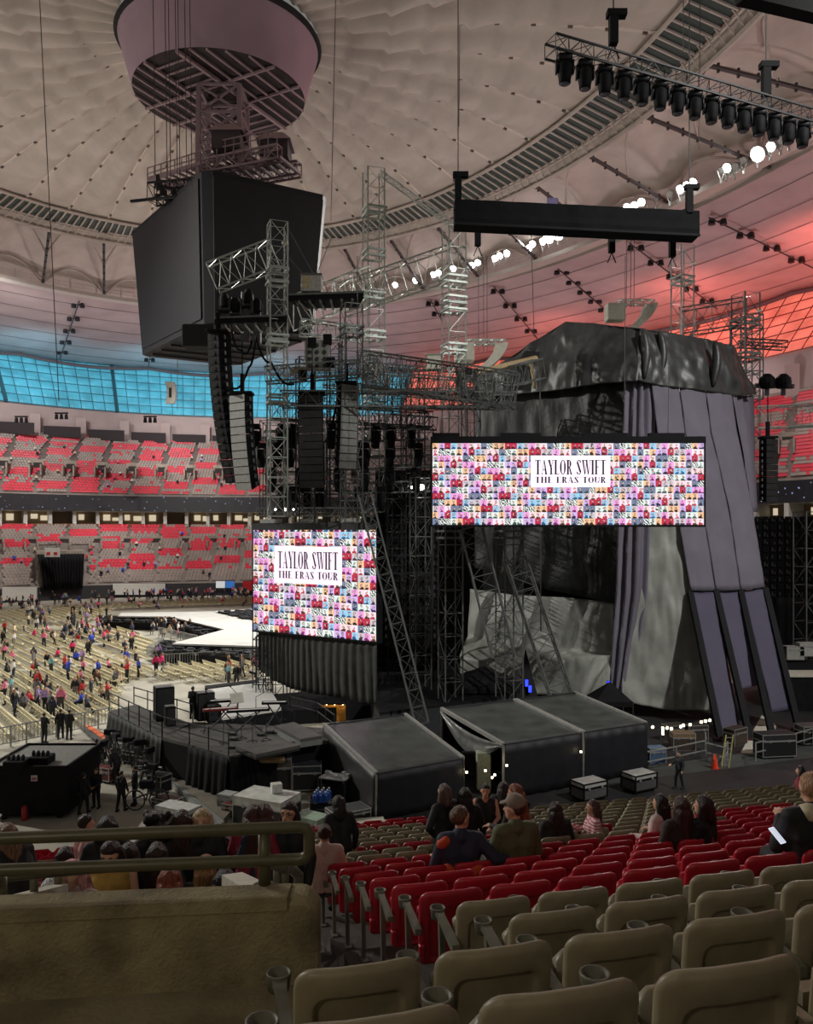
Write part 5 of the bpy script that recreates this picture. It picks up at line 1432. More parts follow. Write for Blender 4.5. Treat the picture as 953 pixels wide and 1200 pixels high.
# gondola truss hanging by the gantry
go=T('hanging_gondola','black truss work basket hanging left of the gantry walkway','work basket',at(205,228,74))
b=MB();p0=at(178,228,74.5);p1=at(238,222,73); truss(b,p0,p1,1.5,1.5,.8,.16,.09); b.build('frame',M['btruss'],go)
b=MB();b.bar(at(153,236,74.5),at(180,233,74.5),.22); b.build('outrigger',M['btruss'],go)
b=MB()
for px in (186,234): b.bar(at(px,221,74),at(px-1,205,74),.3); b.bar(at(px-5,221,74),at(px-1,205,74),.1); b.bar(at(px+5,221,74),at(px-1,205,74),.1)
b.build('bridle',M['btruss'],go)
b=MB()
for k in range(12): q=p0.lerp(p1,random.Random(k).random()); b.cbox(q+V((0,0,random.Random(k+50).uniform(-.6,.6))),(.5,.6,.4))
b.build('equipment',M['btruss'],go)['kind']='stuff'
# ---------------- hanging cables
def hcable(label,px0,py0,px1,py1,Y,r=.05,group='long thin rigging cables'):
    b=MB(); b.bar(at(px0,py0,Y),at(px1,py1,Y),r,5); o=b.build('rigging_cable',M['cable']); tag(o,label,'cable',group)
gz=0
for k,(px,lab) in enumerate(((179,'leftmost'),(193,'second'),(197,'third'),(205,'fourth'),(208,'fifth'),(216,'sixth'),(222,'rightmost'))):
    hcable(f'thin steel cable in front of the white roof funnel, {lab} of its bunch',px,-30,px+3,[205,215,215,218,218,218,218][k],67.5,.07,'cables at the funnel')
hcable('long thin cable down the left of the roof to the upper stand',45,-30,69,470,66,.075)
hcable('long thin cable right of the roof funnel beside the scoreboard',394,-30,388,260,62,.06)
hcable('thin cable with a hook over the middle of the roof',539,30,538,148,48,.04)
hcable('thin cable left of the lit truss at top right',801,-20,801,62,40,.045)
hcable('thin cable ending low beside the black truss box',821,-20,819,175,45,.045)
hcable('thin cable above the silver tarp peak',626,395,622,250,60,.05)
for k,px in enumerate((561,567,571)): hcable(f'thin pale cable over the white curved speaker near the tower truss, {ORD[k]} of three',px,300,px,412,62,.05)
for k,px in enumerate((735,740,744)): hcable(f'thin pale cable over the white curved speaker above the tarp hood, {ORD[k]} of three',px,270,px-1,360,66,.05)
for k,(px,t,bm) in enumerate(((419,300,690),(433,330,520),(208,400,480))): hcable(('thin dark cable in front of the left screen','thin dark cable between the line arrays','thin cable at the far white hanging panel')[k],px,t,px,bm,48 if k<2 else 150,.04 if k<2 else .12)
hcable('thin black cable crossing the tarp hood to the wide screen',733,300,732,505,50,.045)
hcable('thin black cable over the purple cloth strips',784,430,783,512,50,.045)
hcable('pale steel pole cable hanging down the left mesh tarp',633,440,634,740,56.5,.10)
# ---------------- truss with moving lights, upper right
lt=T('lighting_truss','long black lighting truss hanging at the upper right of the roof','truss',at(800,95,33))
p0=at(645,54,30.5);p1=at(975,148,36)
b=MB();truss(b,p0,p1,.75,.55,.55,.07,.035); b.build('truss_frame',M['btruss'],lt)
def hoist(label,px,py0,py1,Y,top=-30):
    c=at(px,py0,Y);e=at(px,py1,Y); q=T('chain_hoist',label,'hoist',e)
    b=MB(); b.bar(c,e,.32); b.build('motor',M['black'],q)
    b=MB(); b.cbox(c+V((.12,0,.12)),(.75,.35,.24)); b.build('beam_clamp',M['black'],q)
    b=MB(); b.bar(e,e+V((.22,0,-.55)),.05); b.bar(e,e+V((-.22,0,-.55)),.05); b.build('hook_legs',M['btruss'],q)
    b=MB(); b.bar(c,at(px,top,Y),.045); b.build('wire',M['cable'],q)
hoist('black chain hoist holding the left of the lighting truss',719,20,52,31.5)
hoist('black chain hoist holding the right of the lighting truss',898,80,112,34.6)
proto=None
for k in range(15):
    f=(14+k*(20.6-.07*k))/330
    p=p0.lerp(p1,f)-V((0,.1,.35))
    lab=f'black moving head light under the lighting truss, {ordn(k)} from its left end'
    if proto is None:
        proto=T('moving_light',lab,'stage light',p,'lights under the lighting truss')
        def B(fn,nm,m): bb=MB(); fn(bb); bb.v=[(x*1.35,y*1.3,z) for x,y,z in bb.v]; o=bb.build(nm,m,None,True); o.parent=proto
        B(lambda q:q.bbox((-.2,-.16,-.16),(.2,.16,.12),.04),'base',M['btruss'])
        B(lambda q:(q.cbox((-.23,0,-.35),(.05,.16,.5)),q.cbox((.23,0,-.35),(.05,.16,.5)),q.cbox((0,0,-.14),(.5,.16,.06))),'yoke',M['btruss'])
        B(lambda q:q.lathe((0,0,-.98),[(.12,0),(.165,.02),(.175,.2),(.2,.34),(.2,.72),(.13,.82),(0,.82)],12),'head',M['black'])
        B(lambda q:q.lathe((0,0,-.995),[(0,0),(.135,0),(.135,.02),(0,.02)],12),'lens',mat('lens_glass',srgb(110,110,120),.15,.2,noise_amt=0))
    else: dup(proto,p,0,lab)
# dark beam corner at the top right
b=MB(); p0=at(868,-8,28);p1=at(1000,24,30); b.bar(p0,p1,.55); o=b.build('truss_box',M['black']); tag(o,'black cloth wrapped truss at the very top right corner','truss')
# ---------------- black draped truss box
bx=T('draped_truss','long black cloth covered truss box hanging over the right of the stage','truss',at(676,255,41))
TLb,BLb=at(533,233,40),at(533,262,40); TRb,BRb=at(820,247,42),at(820,276,42)
dd=V((0,1.1,0)); b=MB()
G=[]
for z_ in range(5):
    row=[]
    for i in range(41):
        f=i/40; p=TLb.lerp(TRb,f).lerp(BLb.lerp(BRb,f),z_/4); p.y+=.03*noise.noise(p*1.5)-.04*(z_==3); row.append(p)
    G.append(row)
b.grid(G); b.grid([[p+dd for p in r] for r in G]); b.grid([G[0],[p+dd for p in G[0]]]); b.grid([G[-1],[p+dd for p in G[-1]]]); b.quad(TLb,BLb,BLb+dd,TLb+dd); b.quad(TRb,BRb,BRb+dd,TRb+dd)
b.build('cloth_cover',mat('black_wrap',srgb(19,20,23),.8,noise_amt=.15,noise_scale=1.5,spec=.15),bx)
b=MB(); b.bar(BLb-V((0,.05,0)),BRb-V((0,.05,0)),.12); b.build('bottom_pipe',M['black'],bx)
hoist('black hoist post on the left end of the draped truss box',537,208,234,40.3)
hoist('black hoist post on the right end of the draped truss box',808,222,250,42)
for px,py,l in ((560,268,'left'),(717,276,'middle'),(788,281,'right')):
    hoist(f'black chain motor hanging below the draped truss box, {l} of three',px,py,py+20,44,py-6)
c=at(648,234,41.2); b=MB(); b.box((c.x-.25,c.y,c.z-.25),(c.x+.25,c.y+.4,c.z+.1)); o=b.build('junction_box',mat('violet_box',srgb(120,110,150),.5)); tag(o,'small violet box on top of the draped truss box','box')
# ---------------- flood lights on the rim
M['flood']=mat('flood_lens',srgb(255,255,255),.3,noise_amt=0,emit=(1,.99,.95),es=22)
M['floodoff']=mat('flood_lens_off',srgb(200,205,205),.2,.3,noise_amt=0)
fl=[(463,334,1),(487,329,1),(508,322,1),(514,320,1),(531,315,1),(549,312,0),(553,311,1),(560,308,1),(580,303,1),(586,300,1),(594,297,1),(620,291,1),(624,286,1),(636,283,1),(643,279,2),(654,275,2),(662,272,1),(676,266,0),(690,262,0),(706,256,0),(722,249,0),(735,243,1),(744,241,1),(752,237,1),(770,232,0),(785,227,0),(797,222,1),(805,218,1),(812,214,1),(845,200,0),(852,197,1),(862,195,0),(872,188,0),(888,181,2),(903,172,1),(915,165,0),(925,160,0)]
def rimpt(px,py):
    best=None
    for i in range(1400):
        t=math.radians(-10)+math.radians(110)*i/1400; p=LP('rim',t,-1.0,-6.2); q=pix(p)
        d=abs(q[0]-px)
        if best is None or d<best[0]: best=(d,p)
    p=best[1].copy(); p.z=EYE+(HOR-py)/F*p.y; return p
cnt={}
protoF=None
for k,(px,py,on) in enumerate(fl):
    p=rimpt(px,py)
    s={2:2.4,1:1.5,0:1.1}[on]
    near_=['left of the draped box','above the draped box','behind the draped box','right of the draped box','below the lighting truss'][0 if px<530 else 1 if px<600 else 2 if px<700 else 3 if px<830 else 4]
    st='lit' if on else 'unlit'
    cnt[(near_,st)]=cnt.get((near_,st),-1)+1
    q=T('flood_light',f'{st} flood light on roof rim {near_}, {ordn(cnt[(near_,st)])} from left','flood light',p,'flood lights on the roof rim')
    d=(V((-30,60,0))-p).normalized(); Mx=d.to_track_quat('-Z','Y').to_matrix().to_4x4(); Mx.translation=p
    b=MB(); b.lathe((0,0,0),[(.30*s,0),(.42*s,.06),(.42*s,.2),(.28*s,.6),(0,.7)],12,M=Mx); b.build('housing',M['steel'],q)
    b=MB(); b.lathe((0,0,-.04),[(0,0),(.36*s,0),(.36*s,.03),(0,.03)],12,M=Mx); b.build('lens',M['flood'] if on else M['floodoff'],q)
    b=MB(); b.bar(p-V((0,-.1,1.3)),p-V((.5,0,0)),.1); b.bar(p-V((0,-.1,1.3)),p+V((.5,0,0)),.1); b.bar(p-V((0,-.1,1.6)),p-V((0,-.1,1.2)),.2); b.build('yoke',M['steel'],q)
# ---------------- rows of dark lamps on the soffit
def sofpt(px,py):
    best=None
    for i in range(260):
        t=math.radians(-5)+math.radians(160)*i/260
        for j in range(0,26):
            p=lerpL('rim','gtop',j/25,t,-.5); q=pix(p); d=(q[0]-px)**2+(q[1]-py)**2
            if best is None or d<best[0]: best=(d,t,j/25)
    return best
def sofpt2(px,py):
    _,t,k=sofpt(px,py); p=lerpL('rim','gtop',k,t,-.6); p.x=(px-CX)/F*p.y; p.z=EYE+(HOR-py)/F*p.y; return p
bars=[((654,315),(717,370),5,'left of the draped truss hoists'),((738,285),(841,362),5,'right below the draped truss box'),((831,255),(953,314),4,'nearest the right edge'),((579,336),(630,397),4,'above the tarp peak'),((505,352),(518,376),2,'beside the tower truss'),((93,353),(70,421),5,'on the left far soffit'),((178,405),(174,430),2,'left of the scoreboard bottom'),((775,240),(790,262),1,'by the right draped truss hoist'),((800,262),(842,325),3,'between the two longest right rows')]
for (a0,a1,n,l) in bars[:7]:
    P0,P1=sofpt2(*a0),sofpt2(*a1)
    q=T('soffit_light_bar','dark row of lamp pairs on the sloped ceiling '+l,'light bar',(P0+P1)/2)
    b=MB(); b.bar(P0,P1,.22,5); b.build('bar',M['dsteel'],q)
    for k in range(n):
        p=P0.lerp(P1,(k+.3)/n)
        for s in (-1,1):
            b=MB(); b.lathe(p+V((s*.85,0,-.5)),[(.3,0),(.55,.1),(.4,.9),(0,1.0)],8); b.bar(p,p+V((s*.85,0,.4)),.15); b.build('lamp',M['btruss'],q)
# ---------------- towers and trusses of the stage
def tower(label,px,py0,py1,Y,w=.9,m=None,sleeves=(),top=True,rz=.35,z0=None):
    X=at(px,0,Y).x; z1=at(px,py0,Y).z; z0=at(px,py1,Y).z if z0 is None else z0
    q=T('truss_tower',label,'truss tower',(X,Y,z0)); m=m or M['truss']
    xx=(math.cos(rz),math.sin(rz),0)
    L=MB();B_=MB()
    d=V((0,0,1));x=V(xx);u=V((-xx[1],xx[0],0))
    C=[(-w/2,-w/2),(w/2,-w/2),(w/2,w/2),(-w/2,w/2)]
    c=V((X,Y,0))
    n=max(2,round((z1-z0)/(w*1.15)))
    for i,j in C: L.bar(c+x*i+u*j+V((0,0,z0)),c+x*i+u*j+V((0,0,z1)),.085)
    for k in range(n+1):
        za=z0+(z1-z0)*k/n
        for qd in range(4):
            c0,c1=C[qd],C[(qd+1)%4]
            B_.bar(c+x*c0[0]+u*c0[1]+V((0,0,za)),c+x*c1[0]+u*c1[1]+V((0,0,za)),.05,3)
            if k<n:
                zz=z0+(z1-z0)*(k+1)/n; s0,s1=(c0,c1) if (k+qd)%2 else (c1,c0)
                B_.bar(c+x*s0[0]+u*s0[1]+V((0,0,za)),c+x*s1[0]+u*s1[1]+V((0,0,zz)),.045,3)
    L.build('chords',m,q);B_.build('bracing',m,q)
    for py in sleeves:
        z=at(px,py,Y).z; b=MB()
        for dz in (-.12,.3):
            for qd in range(4):
                c0,c1=C[qd],C[(qd+1)%4]; b.bar(c+x*c0[0]*1.08+u*c0[1]*1.08+V((0,0,z+dz)),c+x*c1[0]*1.08+u*c1[1]*1.08+V((0,0,z+dz)),.13)
        b.build('joint_plates',m,q)
    if top:
        b=MB(); b.lathe(c+V((x.x*w*.55,-w*.5,z1-1.4)),[(0,-.05),(.2,-.05),(.2,.05),(0,.05)],10); b.build('sheave_wheel',M['offwhite'],q)
    return q
tower('pale truss tower in front of the scoreboard, left of the tower group',325,262,605,50,1.05,sleeves=(322,330,400,470))
tower('tallest pale truss tower with a slanted stay in the middle',438,200,600,57,1.2,sleeves=(250,300,350,395,470))
tower('pale truss tower beside the left end of the draped truss box',532,268,612,54.5,1.2,sleeves=(331,355,362,410))
tower('dim truss tower under the white topped platform',412,358,612,50,1.1,M['dtruss'],sleeves=(390,),top=False)
tower('small distant pale truss tower above the tarp hood, left of two',800,290,398,64,1.2,M['truss'],sleeves=(330,))
tower('small distant pale truss tower above the tarp hood, right of two',874,345,560,62,1.4,M['dtruss'],sleeves=(380,420))
tower('dim truss tower left of the leaning truss under the wide screen',528,612,830,50.5,1.15,M['dtruss'],sleeves=(628,),top=False,z0=0)
tower('dim truss tower in front of the silver drape under the wide screen',597,612,830,51,1.25,M['dtruss'],sleeves=(628,),top=False,z0=0)
tower('dim truss tower just right of the tall LED screen',493,560,830,54,1.1,M['dtruss'],top=False,z0=0)
tower('dim truss tower at right edge beside the cabinet wall',945,600,770,60,1.2,M['dtruss'],top=False,z0=0)
tower('dark truss tower behind the curved line arrays, left',358,420,612,52,1.0,M['dsteel'],top=False)
tower('dark truss tower rising between the line arrays and wide screen',465,430,720,56,1.0,M['dsteel'],top=False)
def beam(label,a0,a1,w,h,m=None,bay=None,up=(0,0,1),name='lattice_truss'):
    P0,P1=at(*a0),at(*a1); q=T(name,label,'truss',(P0+P1)/2)
    b=MB(); truss(b,P0,P1,w,h,bay or h*.8,.09,.05,up); b.build('lattice',m or M['truss'],q); return q
beam('pale cantilever truss reaching left in front of the scoreboard',(249,326,50),(322,298,50.3),.9,1.7,bay=.9)
beam('pale long truss rising right from the left tower to the second tower',(345,368,51),(432,330,57),1.0,2.0,bay=1.1)
beam('pale long truss between the tallest tower and its right neighbour',(400,352,57),(530,307,56),1.0,2.1,bay=1.1)
beam('pale lattice stay truss from the tallest tower top to the next tower',(446,203,57),(532,265,54.5),.25,.35,bay=.6)
beam('deep pale truss across the middle, upper front rail of the stage roof',(424,432,50),(604,458,47.5),1.2,2.0,M['dtruss'],bay=.62)
beam('pale truss behind the deep front truss of the stage roof',(380,438,55),(575,452,55),1.1,1.7,M['dtruss'],bay=.7)
beam('dim truss crossing behind the deep front truss, higher one',(424,447,53),(600,462,53),1.0,1.3,M['dtruss'],bay=.6)
beam('dim truss crossing behind the deep front truss, farther one',(430,468,57),(566,466,58),1.0,1.2,M['dtruss'],bay=.6)
beam('dark truss below the stage roof trusses, nearer the left tower',(318,482,51),(505,492,54),.9,1.0,M['dsteel'],bay=.6)
beam('dark short truss running back under the stage roof, left one',(428,425,50),(448,447,58),1.0,1.3,M['dtruss'],bay=.7)
beam('dark short truss running back under the stage roof, right one',(545,446,48.5),(556,458,58),1.0,1.3,M['dtruss'],bay=.7)
beam('pale slim truss under the white topped platform',(352,384,51),(426,392,52),.8,.9,M['truss'],bay=.6)
beam('dim truss just left of the wide screen header',(440,492,55),(508,496,52),.8,.8,M['dsteel'],bay=.6)
tower('dark truss tower behind the deep front truss, right of the tallest tower',487,440,612,57,1.0,M['dsteel'],top=False)
tower('dark truss tower at the far end of the stage roof by the mesh tarp',552,455,612,58,1.0,M['dsteel'],top=False)
tower('dark slim truss tower between the paired line arrays',392,400,612,53,.8,M['dsteel'],top=False)
beam('dim truss below the deep front truss, running left to right',(330,468,49.5),(604,470,49),1.0,.9,M['dtruss'],bay=.8)
beam('dim truss level with the hanging arrays',(312,440,50),(420,432,50),1.0,.9,M['dtruss'],bay=.7)
beam('dark truss high among the hanging lights, upper row',(310,513,53),(500,508,55),.8,.8,M['dtruss'],bay=.7)
beam('dark truss among the hanging lights, middle row',(310,547,53),(505,540,56),.8,.8,M['dtruss'],bay=.7)
beam('dark truss among the hanging lights, lower row',(312,575,53),(505,570,56),.8,.7,M['dtruss'],bay=.7)
beam('dim truss just above the tall LED screen',(304,600,53.8),(440,600,50.8),.7,.5,M['dtruss'],bay=.6)
beam('leaning pale truss right of the tall LED screen',(428,580,48.6),(495,848,46.5),.75,.75,M['dtruss'],bay=.95,up=(0,1,0))
beam('leaning truss under left part of the wide screen',(552,618,48.5),(590,768,48),1.3,.9,M['dtruss'],bay=1.,up=(0,1,0))
beam('leaning truss in front of the silver drape, right of its twin',(604,656,48.5),(660,822,46.5),1.2,.9,M['dtruss'],bay=1.,up=(0,1,0))
beam('distant pale truss behind the tarp hood at right',(798,378,64),(872,366,62),1.2,2.,M['dtruss'],bay=1.3)
beam('pale truss at the right edge above the red seats',(884,490,62),(975,486,62),1.2,1.6,M['truss'],bay=1.)
beam('dark truss at the right edge with two dark lamps',(868,402,62),(920,405,62),1.,.5,M['dsteel'],bay=1.)
scaffold('scaffold_tower','dim scaffold tower at the right of the tarp hood',at(862,400,63).x,at(888,400,63).x,62,64,at(860,470,63).z,at(860,372,63).z,.8,1.,.08,M['dtruss'])
# tan pipe beam by the tarp hood
b=MB(); b.bar(at(541,441,55),at(629,420,57),.42,6); b.bar(at(622,424,57),at(627,455,57),.2); o=b.build('tan_beam',mat('tan_paint',srgb(176,152,112),.6)); tag(o,'tan painted steel beam reaching from the deep truss to the tarp hood','beam')
beam('short dim truss end under the tan painted beam',(604,440,53.5),(632,432,56),.8,1.3,M['dtruss'],bay=.8)
# ---------------- platforms with lights
def platform(label,pts,z,th,m):
    P=[at(*p) for p in pts]; zz=P[0].z
    P=[V((p.x,p.y,zz)) for p in P]
    q=T('truss_platform',label,'platform',sum(P,V())/4)
    b=MB(); b.hexa([p-V((0,0,th)) for p in P]+P); b.build('deck',m,q)
    b=MB()
    for i in range(4): b.bar(P[i]+V((0,0,.03)),P[(i+1)%4]+V((0,0,.03)),.12)
    for k in range(1,7): b.bar(P[0].lerp(P[1],k/7)-V((0,0,th+.05)),P[3].lerp(P[2],k/7)-V((0,0,th+.05)),.14)
    b.build('frame',M['dtruss'],q); return P
platform('dark platform carrying four moving lights at the left of the towers',((252,373,50),(336,386,49.4),(340,378,51.5),(262,368,52)),0,.35,M['black'])
platform('dark platform with a pale box at the foot of the long truss',((338,346,50),(426,361,49.4),(420,354,51.5),(352,341,51.8)),0,.35,M['black'])
c=at(367,342,50.6); q=T('power_box','pale grey box on the dark platform by the scoreboard','box',c)
b=MB(); b.bbox((c.x-.7,c.y-.5,c.z-.1),(c.x+.55,c.y+.5,c.z+.9),.03); b.build('body',mat('pale_box',srgb(186,184,176),.5),q); b=MB(); b.bbox((c.x-.75,c.y-.55,c.z+.9),(c.x+.6,c.y+.55,c.z+1.),.02); b.build('lid',M['dtruss'],q)
b=MB(); b.box((c.x-.55,c.y-.52,c.z+.45),(c.x-.1,c.y-.5,c.z+.75)); b.box((c.x-.55,c.y-.52,c.z+.1),(c.x-.2,c.y-.5,c.z+.35)); b.build('sticker',mat('sticker_yellow',srgb(200,180,130),.6),q)
b=MB(); e=at(366,312,50.5)
b.bar(c+V((.1,0,1.)),at(333,258,50.2),.05); b.bar(c+V((.2,0,1.)),at(388,280,54),.04); b.bar(c+V((-.5,0,1.)),at(333,295,50.2),.05); b.build('stay_cables',M['cable'],q)
protoM=None
for k,(px,py,h,lab) in enumerate(((263,366,1.3,'first on the left platform'),(276,371,1.0,'second on the left platform'),(291,361,1.3,'third on the left platform'),(301,372,1.0,'fourth on the left platform, nearest the tower'))):
    p=at(px,py+2,51); 
    if protoM is None:
        protoM=T('moving_light','','stage light',p,'upright moving lights on the left platform'); 
        def B(fn,nm,m): bb=MB(); fn(bb); o=bb.build(nm,m,None,False); o.parent=protoM
        B(lambda q:q.bbox((-.35,-.25,0),(.35,.25,.22),.04),'base',M['black'])
        B(lambda q:(q.cbox((-.4,0,.6),(.10,.2,.9)),q.cbox((.4,0,.6),(.10,.2,.9)),q.cbox((0,0,.2),(.9,.2,.1))),'yoke',M['dsteel'])
        B(lambda q:q.lathe((0,0,.35),[(0,0),(.2,.0),(.28,.15),(.28,.7),(.2,.9),(0,.92)],12),'head',M['black'])
        q=protoM
    else: q=dup(protoM,p,.3*k)
    q['label']='dark upright moving head light, '+lab
# speaker clusters hanging under left platform
def array(label,px0,py0,px1,py1,n,Y,w,d,rz,face,mface,mside,back=None,splay=0.,bow=0.):
    "hanging line array: n cabinets following a curve from top to bottom"
    P0,P1=at(px0,py0,Y),at(px1,py1,Y)
    root=T('line_array_speaker',label,'speaker',P1)
    fw=V((math.sin(rz),-math.cos(rz),0)); x=V((math.cos(rz),math.sin(rz),0))
    pts=[]
    for i in range(n+1):
        f=i/n; p=P0.lerp(P1,f); 
        g=f*f; p=V((P0.x+(P1.x-P0.x)*g,P0.y+(P1.y-P0.y)*g,p.z)); pts.append(p)
    for i in range(n):
        a_,c_=pts[i],pts[i+1]; t=(c_-a_).normalized(); e=a_+(c_-a_)*.94
        nn=(fw-t*fw.dot(t)).normalized()
        tilt=splay*i/n; nn=(nn-V((0,0,1))*tilt).normalized()
        b=MB()
        b.hexa([e+x*(-w/2)+nn*d/2,e+x*(w/2)+nn*d/2,e+x*(w*.36)-nn*d/2,e-x*(w*.36)-nn*d/2,a_-x*(w/2)+nn*d/2,a_+x*(w/2)+nn*d/2,a_+x*(w*.36)-nn*d/2,a_-x*(w*.36)-nn*d/2])
        cab=b.build('speaker_cabinet',mside,root)
        b=MB(); dn=nn*.02
        b.hexa([e-x*w*.47+nn*d/2,e+x*w*.47+nn*d/2,e+x*w*.47+nn*d/2+dn,e-x*w*.47+nn*d/2+dn,a_.lerp(c_,.03)-x*w*.47+nn*d/2,a_.lerp(c_,.03)+x*w*.47+nn*d/2,a_.lerp(c_,.03)+x*w*.47+nn*d/2+dn,a_.lerp(c_,.03)-x*w*.47+nn*d/2+dn]); b.build('grille',mface,cab)
        b=MB()
        for s in (-1,1): b.cbox(a_.lerp(c_,.5)+x*(s*w*.47)-nn*.05,(.07,.25,.22))
        b.cbox(a_.lerp(c_,.5)-nn*(d/2+.03),(.3,.08,.2)); b.build('rigging_plate',M['dtruss'],cab)
    b=MB(); b.bbox((P0.x-w*.5,P0.y-d*.6,P0.z+.05),(P0.x+w*.5,P0.y+d*.5,P0.z+.22),.02); b.build('bumper_frame',M['black'],root)
    b=MB(); b.bar(P0+V((0,0,.2)),P0+V((0,0,1.3)),.22); b.bar(P0+V((0,0,1.3)),P0+V((0,0,3.2)),.06); b.build('hoist_motor',M['black'],root)
    return root
gr=mat('array_grille_grey',srgb(165,167,163),.55,noise_amt=.08)
gd=mat('array_grille_dark',srgb(46,46,46),.6,noise_amt=.15,noise_scale=2)
gm=mat('array_grille_mid',srgb(120,122,118),.6,noise_amt=.1)
array('longest curved black line array seen from behind at left of the towers',256,392,277,566,19,50,1.25,.9,2.6,None,gd,M['black'])
array('line array with pale grey fronts beside the longest curved array',284,464,292,572,12,48.5,1.3,.85,-.6,None,gr,M['black'],splay=.35)
array('dark fronted line array between the two towers',366,464,368,570,12,49.5,1.6,.8,-.2,None,gd,M['black'],splay=.35)
array('line array with mid grey front turned right, beside the dim tower',406,452,403,547,11,49.5,1.25,.9,.6,None,gm,M['black'],splay=.35)
array('narrow black line array at the right edge over the suites',900,515,900,588,10,60,1.15,.8,.4,None,gd,M['black'],splay=.2)
# white speakers
def wspk(label,px,py,Y,s):
    c=at(px,py,Y); q=T('hanging_speaker',label,'speaker',c); m=M['offwhite']
    b=MB(); b.bbox((c.x-1.5*s,c.y-.6,c.z-.7*s),(c.x-.1*s,c.y+.6,c.z+.6*s),.05); b.build('box_cabinet',m,q)
    R=[]
    for i in range(8):
        f=i/7; a_=math.radians(5+60*f); x0=c.x+1.9*s-1.7*s*f**1.7; z0=c.z+.5*s-2.1*s*f
        R.append([V((x0-.45*s,c.y-.6,z0)),V((x0+.45*s,c.y-.6,z0+.12*s)),V((x0+.45*s,c.y+.6,z0+.12*s)),V((x0-.45*s,c.y+.6,z0))])
    b=MB(); b.rings(R)
    b.build('curved_column',m,q)
    b=MB(); truss(b,c+V((-.6*s,0,.75*s)),c+V((2.2*s,0,.75*s)),.5*s,.35*s,.4*s,.06,.05); b.build('hanging_frame',M['truss'],q)
wspk('white box and curved column speaker hanging above the tarp hood',733,366,66,1.05)
wspk('white box and curved column speaker hanging left of the tarp peak',557,413,60,1.0)
c=at(509,423,53); q=T('power_box','white box on the deep truss left of the hanging white speaker','box',c)
b=MB(); b.bbox((c.x-.5,c.y-.4,c.z-.6),(c.x+.4,c.y+.4,c.z+.3),.03); b.build('body',M['offwhite'],q); b=MB(); b.bbox((c.x-.55,c.y-.45,c.z+.3),(c.x+.45,c.y+.45,c.z+.4),.02); b.build('lid',M['truss'],q)
# follow spot chair cluster on the truss
c=at(372,418,50); q=T('lamp_array','dim square panel of round lamps on the truss between the towers','lamp panel',c)
b=MB(); b.bbox((c.x-.75,c.y-.2,c.z-.85),(c.x+.75,c.y+.2,c.z+.95),.04); b.build('panel',mat('lamp_panel_grey',srgb(140,142,136),.5),q)
for i in range(3):
    for j in range(4):
        b=MB(); b.lathe((0,0,0),[(0,0),(.13,0),(.13,.05),(0,.05)],8,M=Matrix.Translation(c+V((-.45+.45*i,-.2,-.6+.42*j)))@Matrix.Rotation(PI/2,4,'X')); b.build('lamp',M['dsteel'],q)
b=MB(); b.bar(at(340,437,50),at(386,424,50),.3); b.build('boom',mat('boom_tan',srgb(150,140,115),.5),q)
for k,(px,py) in enumerate(((366,402),(384,398),(388,425),(355,440))):
    b=MB(); b.cbox(at(px,py,49.9),(.5,.4,.6)); b.build('spotlight',M['black'],q)
# small stage lights hanging among the trusses
ph=None;rnd=random.Random(21)
rows_=[(505,[(300,53),(330,53.2),(343,53),(388,53),(440,54),(458,54.4),(482,55)],'upper'),(527,[(306,53),(325,53),(340,53.4),(420,54),(428,54),(457,55),(490,55.5)],'middle'),(556,[(318,53),(352,53),(397,53.6),(427,54.2),(457,55),(488,55)],'lower'),(578,[(332,53),(345,53),(360,53.4),(375,53.6),(420,54.2),(446,54.6)],'lowest')]
for py,xs,rn in rows_:
    for k,(px,Y) in enumerate(xs):
        p=at(px,py,Y-.4)
        lab=f'dark moving light hanging in the {rn} truss row, {ordn(k)} from left'
        if ph is None:
            ph=T('moving_light',lab,'stage light',p,'dark lights in the stage truss rows')
            def B(fn,nm,m): bb=MB(); fn(bb); o=bb.build(nm,m); o.parent=ph
            B(lambda q:q.bbox((-.28,-.22,.1),(.28,.22,.45),.04),'base',M['black'])
            B(lambda q:(q.cbox((-.33,0,-.2),(.08,.18,.75)),q.cbox((.33,0,-.2),(.08,.18,.75)),q.cbox((0,0,.14),(.7,.18,.08))),'yoke',M['dsteel'])
            B(lambda q:q.lathe((0,0,-1.15),[(0,0),(.2,0),(.27,.1),(.3,.6),(.26,1.15),(0,1.2)],10),'head',M['black'])
        else: dup(ph,p,rnd.random(),lab)
# two lit spots between towers
for k,(px,py,Y,s) in enumerate(((494,571,55.,.32),(334,597,52,.16),(483,571,55,.15),(323,597,52,.1),(344,597,52,.1))):
    p=at(px,py,Y); q=T('spot_light',f'{["bright white spot","small white spot","faint white spot","tiny left white spot","tiny right white spot"][k]} glowing in the dark rig {"above the tall screen" if py>590 else "left of the wide screen"}','stage light',p,None)
    b=MB(); b.ball(p,s*.6); b.build('lens',M['flood'],q); b=MB(); b.bbox((p.x-s,p.y+.1,p.z-s),(p.x+s,p.y+.8,p.z+s),.05); b.build('housing',M['black'],q)
for k,(px,py) in enumerate(((897,372),(905,373))): pass
for k,(px,py,l) in enumerate(((899,447,'left'),(918,447,'right'))):
    p=at(px,py,61.5); q=T('follow_spot','dark round lamp on the small truss at the right edge, '+l+' of two','stage light',p)
    b=MB(); b.lathe(p-V((0,0,.55)),[(0,0),(.45,.05),(.6,.4),(.55,.8),(.25,1.1),(0,1.1)],12); b.build('head',M['black'],q); b=MB(); b.cbox(p-V((0,0,.75)),(.25,.25,.6)); b.build('clamp',M['dsteel'],q)
beam('thin dark bar holding two round lamps at the right edge',(884,452,61.8),(930,453,61.8),.3,.2,M['dsteel'])
